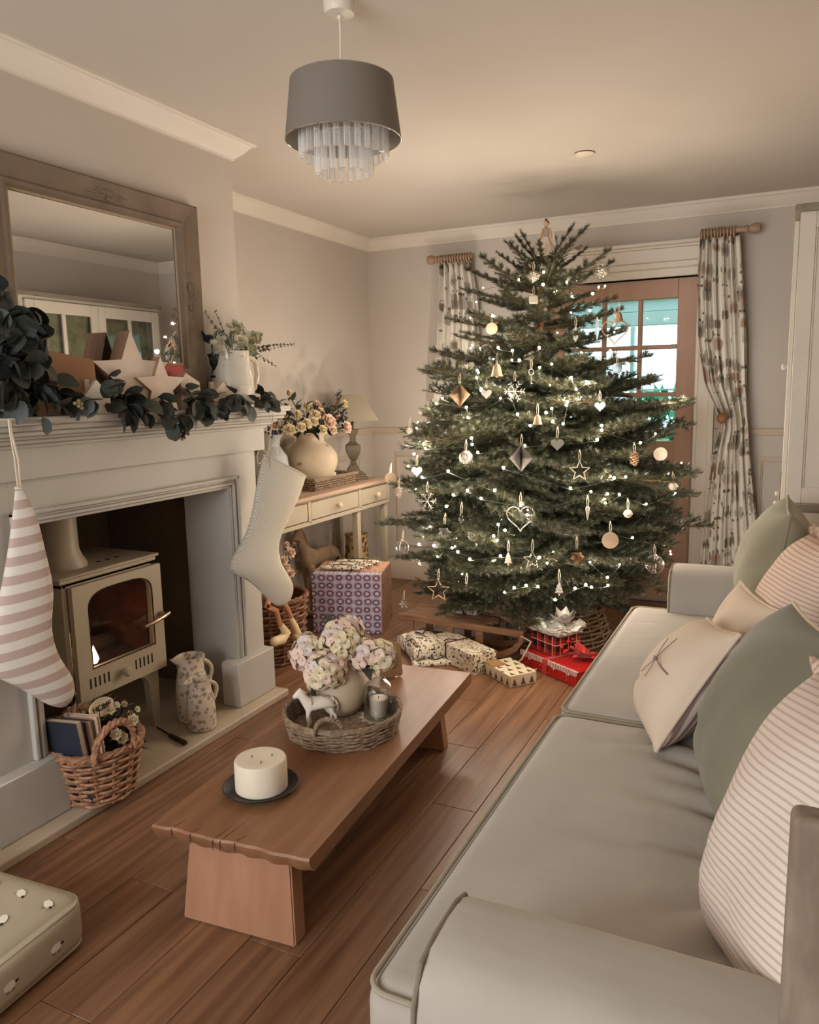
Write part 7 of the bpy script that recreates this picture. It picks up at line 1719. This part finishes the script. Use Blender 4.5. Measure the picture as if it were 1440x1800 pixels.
def stripe_mat(name, a, c, pitch, axis=2, duty=.45, soft=.12):
    m = mat(name, a, .9, bump=.04, bscale=400); nt, nd, lk = nodes_of(m); bs = nd['Principled BSDF']; tc = nd.new('ShaderNodeTexCoord'); sx = nd.new('ShaderNodeSeparateXYZ'); lk.new(tc.outputs['Object'], sx.inputs[0])
    mu = nd.new('ShaderNodeMath'); mu.operation = 'MULTIPLY'; mu.inputs[1].default_value = 1 / pitch; lk.new(sx.outputs[axis], mu.inputs[0]); fr = nd.new('ShaderNodeMath'); fr.operation = 'FRACT'; lk.new(mu.outputs[0], fr.inputs[0])
    cr = nd.new('ShaderNodeValToRGB'); e = cr.color_ramp.elements; e[0].position = 0; e[0].color = lin(a); e[1].position = 1.0; e[1].color = lin(a)
    for ps, q in ((.5 - duty / 2 - soft / 2, a), (.5 - duty / 2 + soft / 2, c), (.5 + duty / 2 - soft / 2, c), (.5 + duty / 2 + soft / 2, a)): x = e.new(ps); x.color = lin(q)
    lk.new(fr.outputs[0], cr.inputs[0]); lk.new(cr.outputs[0], bs.inputs['Base Color']); return m
m_green = velvet('sage_velvet', (150, 144, 122), (130, 124, 103), .12, .14, 6)
m_green2 = velvet('sage_velvet_dark', (126, 122, 103), (106, 102, 85), .12, .14, 6)
m_ticking = stripe_mat('grey_ticking_stripe', (212, 196, 184), (182, 165, 154), .0108, 2, .34, .14)
m_ticking2 = stripe_mat('pink_ticking_stripe', (216, 192, 174), (180, 150, 134), .012, 2, .30, .14)
m_ruf = stripe_mat('ruffle_ticking', (208, 182, 162), (172, 142, 124), .010, 0, .4, .14)
m_linen = mat('natural_linen', (212, 194, 174), .9, c2=(204, 184, 162), nscale=8, bump=.05, bscale=300)
m_pinkl = mat('blush_linen', (206, 170, 150), .9, bump=.05, bscale=300)
m_darkstripe = stripe_mat('mauve_ticking', (200, 180, 168), (128, 104, 100), .0125, 0, .5, .12)
PILLOWS = [
    ('cushion', 'sage green velvet cushion furthest away, in the far sofa corner', (-.02, 2.86, .725), .46, .47, .25, .02, .135, .0, m_green, m_green, m_green, None),
    ('cushion', 'pink ticking striped ruffled cushion second from the far end of the sofa', (.05, 2.42, .70), .47, .46, .24, .14, .32, .08, m_ticking2, m_ticking2, None, m_ruf),
    ('cushion', 'plain blush linen cushion behind the embroidered one', (-.115, 2.335, .62), .33, .32, .12, .35, .42, .0, m_linen, m_pinkl, m_linen, None),
    ('cushion', 'small natural linen cushion embroidered with a dragonfly, striped back', (-.215, 2.06, .60), .36, .34, .19, .16, .58, .22, m_linen, m_darkstripe, m_linen, None),
    ('cushion', 'sage green velvet cushion with pale piping in the middle of the sofa', (.0, 1.66, .68), .47, .45, .25, .18, .38, .10, m_green2, m_green2, m_linen, None),
    ('cushion', 'grey ticking striped ruffled cushion nearest, by the near sofa arm', (.085, 1.155, .70), .48, .47, .27, .34, .41, .18, m_ticking, m_ticking, None, m_ruf),
]
PT = []
for a in PILLOWS: PT.append(pillow(*a, group='scatter cushions along the sofa'))
# embroidered dragonfly on the small linen cushion
m_thr = mat('grey_thread', (128, 110, 104), .8)
b = MB()
def surf(u, v):
    w, h, th = .36, .34, .19; d = th / 2 * max(0, (1 - abs(u) ** 2.4)) ** .52 * max(0, (1 - abs(v) ** 2.4)) ** .52; return Vector((w / 2 * u * (1 - .07 * (1 - v * v)), d + .0085, h / 2 * v * (1 - .07 * (1 - u * u))))
for pl_, r_ in (([(-.45, -.16), (-.3, -.14), (0, -.08), (.12, -.06)], .0016), ([(0, -.08), (-.06, .12), (-.08, .38)], .0012), ([(0, -.08), (.1, .15), (.2, .3)], .0011), ([(0, -.08), (.16, -.3), (.26, -.4)], .0012), ([(0, -.08), (-.05, -.25), (-.02, -.42)], .0011)):
    b.tube([surf(q[0] - .34, q[1] + .12) for q in pl_], r_, 5)
b.ball(surf(-.34, .04), .006, seg=8, rings=6)
b.build('embroidered_dragonfly', m_thr, PT[3])

# ------------------------------------------------------------------ floor cushion
m_fc = mat('oatmeal_canvas', (176, 164, 142), .9, c2=(164, 152, 130), nscale=6, bump=.10, bscale=14)
fcz = .002
fc = thing('floor_cushion', 'square box floor cushion printed with small sheep on the floor at left', 'floor cushion', (-1.80, .93, fcz), rotz=.06)
b = MB()
def fcw(p, u): p.z += .006 * math.sin(11 * p.x + 7 * p.y) * (1 - u.x ** 2) * (1 - u.y ** 2) * (u.z > 0); return p
rounded(b, -.29, .29, -.30, .30, .0, .135, .035, (.012, .012, .022), 20, fcw); b.build('cover', m_fc, fc, angle=180)
for zz in (.118, .014):
    ln = []
    for (cx, cy, a0) in ((-.245, -.255, math.pi), (.245, -.255, 1.5 * math.pi), (.245, .255, 0), (-.245, .255, .5 * math.pi)):
        for k in range(7): a = a0 + math.pi / 2 * k / 6; ln.append(Vector((cx + .043 * math.cos(a), cy + .043 * math.sin(a), zz)))
    b = MB(); b.tube(ln, .005, 8, closed=True); b.build('piping', m_fc, fc)
m_sheep = mat('white_print', (222, 214, 198), .9); m_sheepk = mat('black_print', (40, 34, 30), .9)
def sheep_mesh():
    b = MB(); n = 14
    b.add([(0, 0, .0)] + [((.017 + .0016 * math.cos(7 * 2 * math.pi * i / n)) * math.cos(2 * math.pi * i / n), .0105 * math.sin(2 * math.pi * i / n), 0) for i in range(n)], [(0, 1 + i, 1 + (i + 1) % n) for i in range(n)], 0)
    for (x, y, rx, ry) in ((.018, .001, .0055, .0036),): b.add([(x + rx * math.cos(2 * math.pi * i / 8), y + ry * math.sin(2 * math.pi * i / 8), .0004) for i in range(8)], [tuple(range(8))], 1)
    for x in (-.009, -.004, .005, .010): b.add([(x - .0007, -.009, .0001), (x + .0007, -.009, .0001), (x + .0007, -.017, .0001), (x - .0007, -.017, .0001)], [(0, 1, 2, 3)], 1)
    return b.mesh('printed_sheep', [m_sheep, m_sheepk], smooth=False)
me_sheep = sheep_mesh(); rf = random.Random(3); k = 0
for i in range(6):
    for j in range(6):
        x, y = -.235 + .088 * i + (.044 if j % 2 else 0), -.225 + .09 * j
        if x > .262: continue
        u, v = x / .29, y / .30; z = .135 + .022 * (1 - u ** 4) * (1 - v ** 4) + .006 * math.sin(11 * x + 7 * y) * (1 - u * u) * (1 - v * v) + .0012
        link_mesh('printed_sheep', me_sheep, fc, (x, y, z), (-.03 * v, .03 * u, -.9 + rf.uniform(-.4, .4)))
for j in range(4): link_mesh('printed_sheep', me_sheep, fc, (.3025, -.2 + .13 * j, .065), (math.pi / 2, 0, math.pi / 2))

# ------------------------------------------------------------------ dresser by the far end of the right wall
m_dr = mat('white_dresser_paint', (206, 198, 184), .5, c2=(200, 190, 175), nscale=4)
m_drw = mat('grey_wood_top', (140, 128, 114), .6, c2=(120, 108, 94), nscale=5, nstretch=(6, 1, 6))
HX0, HX1, HY0, HY1 = .0, XR - .004, 3.405, 4.58
ds = thing('dresser', 'white painted glazed dresser with grey wooden tops behind the far end of the sofa', 'dresser', ((HX0 + HX1) / 2, (HY0 + HY1) / 2, 0))
b = MB(); b.rbox(HX0 - .005, HX1, HY0 - .005, HY1 + .005, .001, .858, .003); W(b, 'base_carcass', m_dr, ds)
b = MB(); b.rbox(HX0 - .028, HX1, HY0 - .022, HY1 + .022, .858, .890, .004); W(b, 'worktop', m_drw, ds)
b = MB()
b.rbox(HX0, HX1, HY0, HY0 + .02, .89, 1.965, .002); b.rbox(HX0, HX1, HY1 - .02, HY1, .89, 1.965, .002); b.rbox(HX1 - .012, HX1, HY0 + .02, HY1 - .02, .89, 1.965, .002); b.rbox(HX0, HX1, HY0, HY1, 1.965, 1.985, .002)
W(b, 'upper_carcass', m_dr, ds)
for z0, z1, nm in ((.89, 1.985, 'upper'), (.03, .855, 'lower')):
    b = MB(); y = HY0 - (.0 if nm == 'upper' else .005); e = .012
    b.rbox(HX0 + .0 - (.005 if nm == 'lower' else 0), HX0 + .055, y - e, y, z0, z1, .002); b.rbox(HX1 - .055, HX1, y - e, y, z0, z1, .002); b.rbox(HX0 + .055, HX1 - .055, y - e, y, z1 - .06, z1, .002); b.rbox(HX0 + .055, HX1 - .055, y - e, y, z0, z0 + .06, .002)
    b.rbox(HX0 + .055, HX0 + .062, y - e * .6, y, z0 + .06, z1 - .06, .002); W(b, 'end_frame', m_dr, ds)
b = MB(); b.rbox(HX0 - .02, HX1, HY0 - .03, HY1 + .02, 1.985, 2.012, .006); W(b, 'top_board', m_drw, ds)
b = MB(); b.rbox(HX0 + .03, HX1, HY0 + .02, HY1 - .02, 1.42, 1.44, .002); W(b, 'shelf', m_dr, ds)
m_dgl = mat('display_fabric', (120, 108, 82), .9, c2=(178, 164, 132), nscale=16, namount=1.4)
b = MB(); b.box(HX0 + .035, HX0 + .037, HY0 + .03, HY1 - .03, .93, 1.96); W(b, 'fabric_lining', m_dgl, ds, smooth=False)
ym = (HY0 + HY1) / 2
for k, (y0, y1) in enumerate(((HY0 + .022, ym - .001), (ym + .001, HY1 - .022))):
    dd = bpy.data.objects.new('door', None); COL.objects.link(dd); dd.parent = ds; dd.location = (0, 0, 0); off = -Vector(ds.location)
    def Wd(mb, nm, m, **q): return mb.build(nm, m, dd, loc=off, **q)
    x0, x1 = HX0 - .018, HX0 - .0005; f_ = .062; b = MB()
    b.rbox(x0, x1, y0, y0 + f_, .895, 1.96, .002); b.rbox(x0, x1, y1 - f_, y1, .895, 1.96, .002); b.rbox(x0, x1, y0 + f_, y1 - f_, 1.96 - .075, 1.96, .002); b.rbox(x0, x1, y0 + f_, y1 - f_, .895, .97, .002)
    yc = (y0 + y1) / 2; b.rbox(x0 + .002, x1, yc - .014, yc + .014, .97, 1.885, .002)
    for zb in (1.43,): b.rbox(x0 + .002, x1, y0 + f_, y1 - f_, zb - .012, zb + .012, .002)
    Wd(b, 'door_frame', m_dr)
    for (a, c) in ((y0 + f_, yc - .014), (yc + .014, y1 - f_)):
        for (e, g) in ((.97, 1.418), (1.442, 1.885)): b = MB(); b.box(HX0 - .008, HX0 - .005, a, c, e, g); Wd(b, 'pane', m_glass, smooth=False)
    kb = MB(); kb.lathe([(.006, 0), (.007, .008), (.014, .014), (.015, .02), (.009, .027), (0, .028)], 16, M=T(x0, (y1 - .03) if k == 0 else (y0 + .03), 1.428) @ RY(-math.pi / 2)); Wd(kb, 'knob', m_dr)
for k in range(3):
    y0 = HY0 + .03 + k * .375; y1 = y0 + .365
    b = MB(); b.rbox(HX0 - .022, HX0 - .006, y0, y1, .715, .845, .003); d = W(b, 'drawer', m_dr, ds)
    kb = MB(); kb.lathe([(.006, 0), (.007, .008), (.014, .014), (.015, .02), (.009, .027), (0, .028)], 16, M=T(HX0 - .022, (y0 + y1) / 2, .80) @ RY(-math.pi / 2)); kb.build('knob', m_dr, d)
    b = MB(); b.rbox(HX0 - .022, HX0 - .006, y0, y1, .08, .70, .003); W(b, 'cupboard_door', m_dr, ds)
# ------------------------------------------------------------------ chair back at the very right
m_chair = mat('distressed_chair_wood', (104, 88, 74), .7, c2=(146, 132, 118), nscale=14, namount=.8, nstretch=(2, 2, .6))
pc0 = P(1391, 1436, y=.62); pxl = pc0.x
ch = thing('wooden_chair', 'distressed wooden chair post just showing at the right edge beside the sofa arm', 'chair', (pxl + .13, .46, 0))
for x in (pxl, pxl + .25):
    b = MB(); b.rbox(x, x + .036, .62, .648, .001, pc0.z, .007, 3); W(b, 'back_post', m_chair, ch)
    b = MB(); b.rbox(x, x + .036, .28, .316, .001, .45, .004); W(b, 'front_leg', m_chair, ch)
for z in (.62, .78, .94):
    b = MB(); b.rbox(pxl + .03, pxl + .256, .627, .642, z, z + .06, .004); W(b, 'back_rail', mat('brown_chair_rail', (132, 92, 70), .6), ch)
b = MB(); b.rbox(pxl - .005, pxl + .29, .27, .618, .45, .475, .006); W(b, 'seat', m_chair, ch)
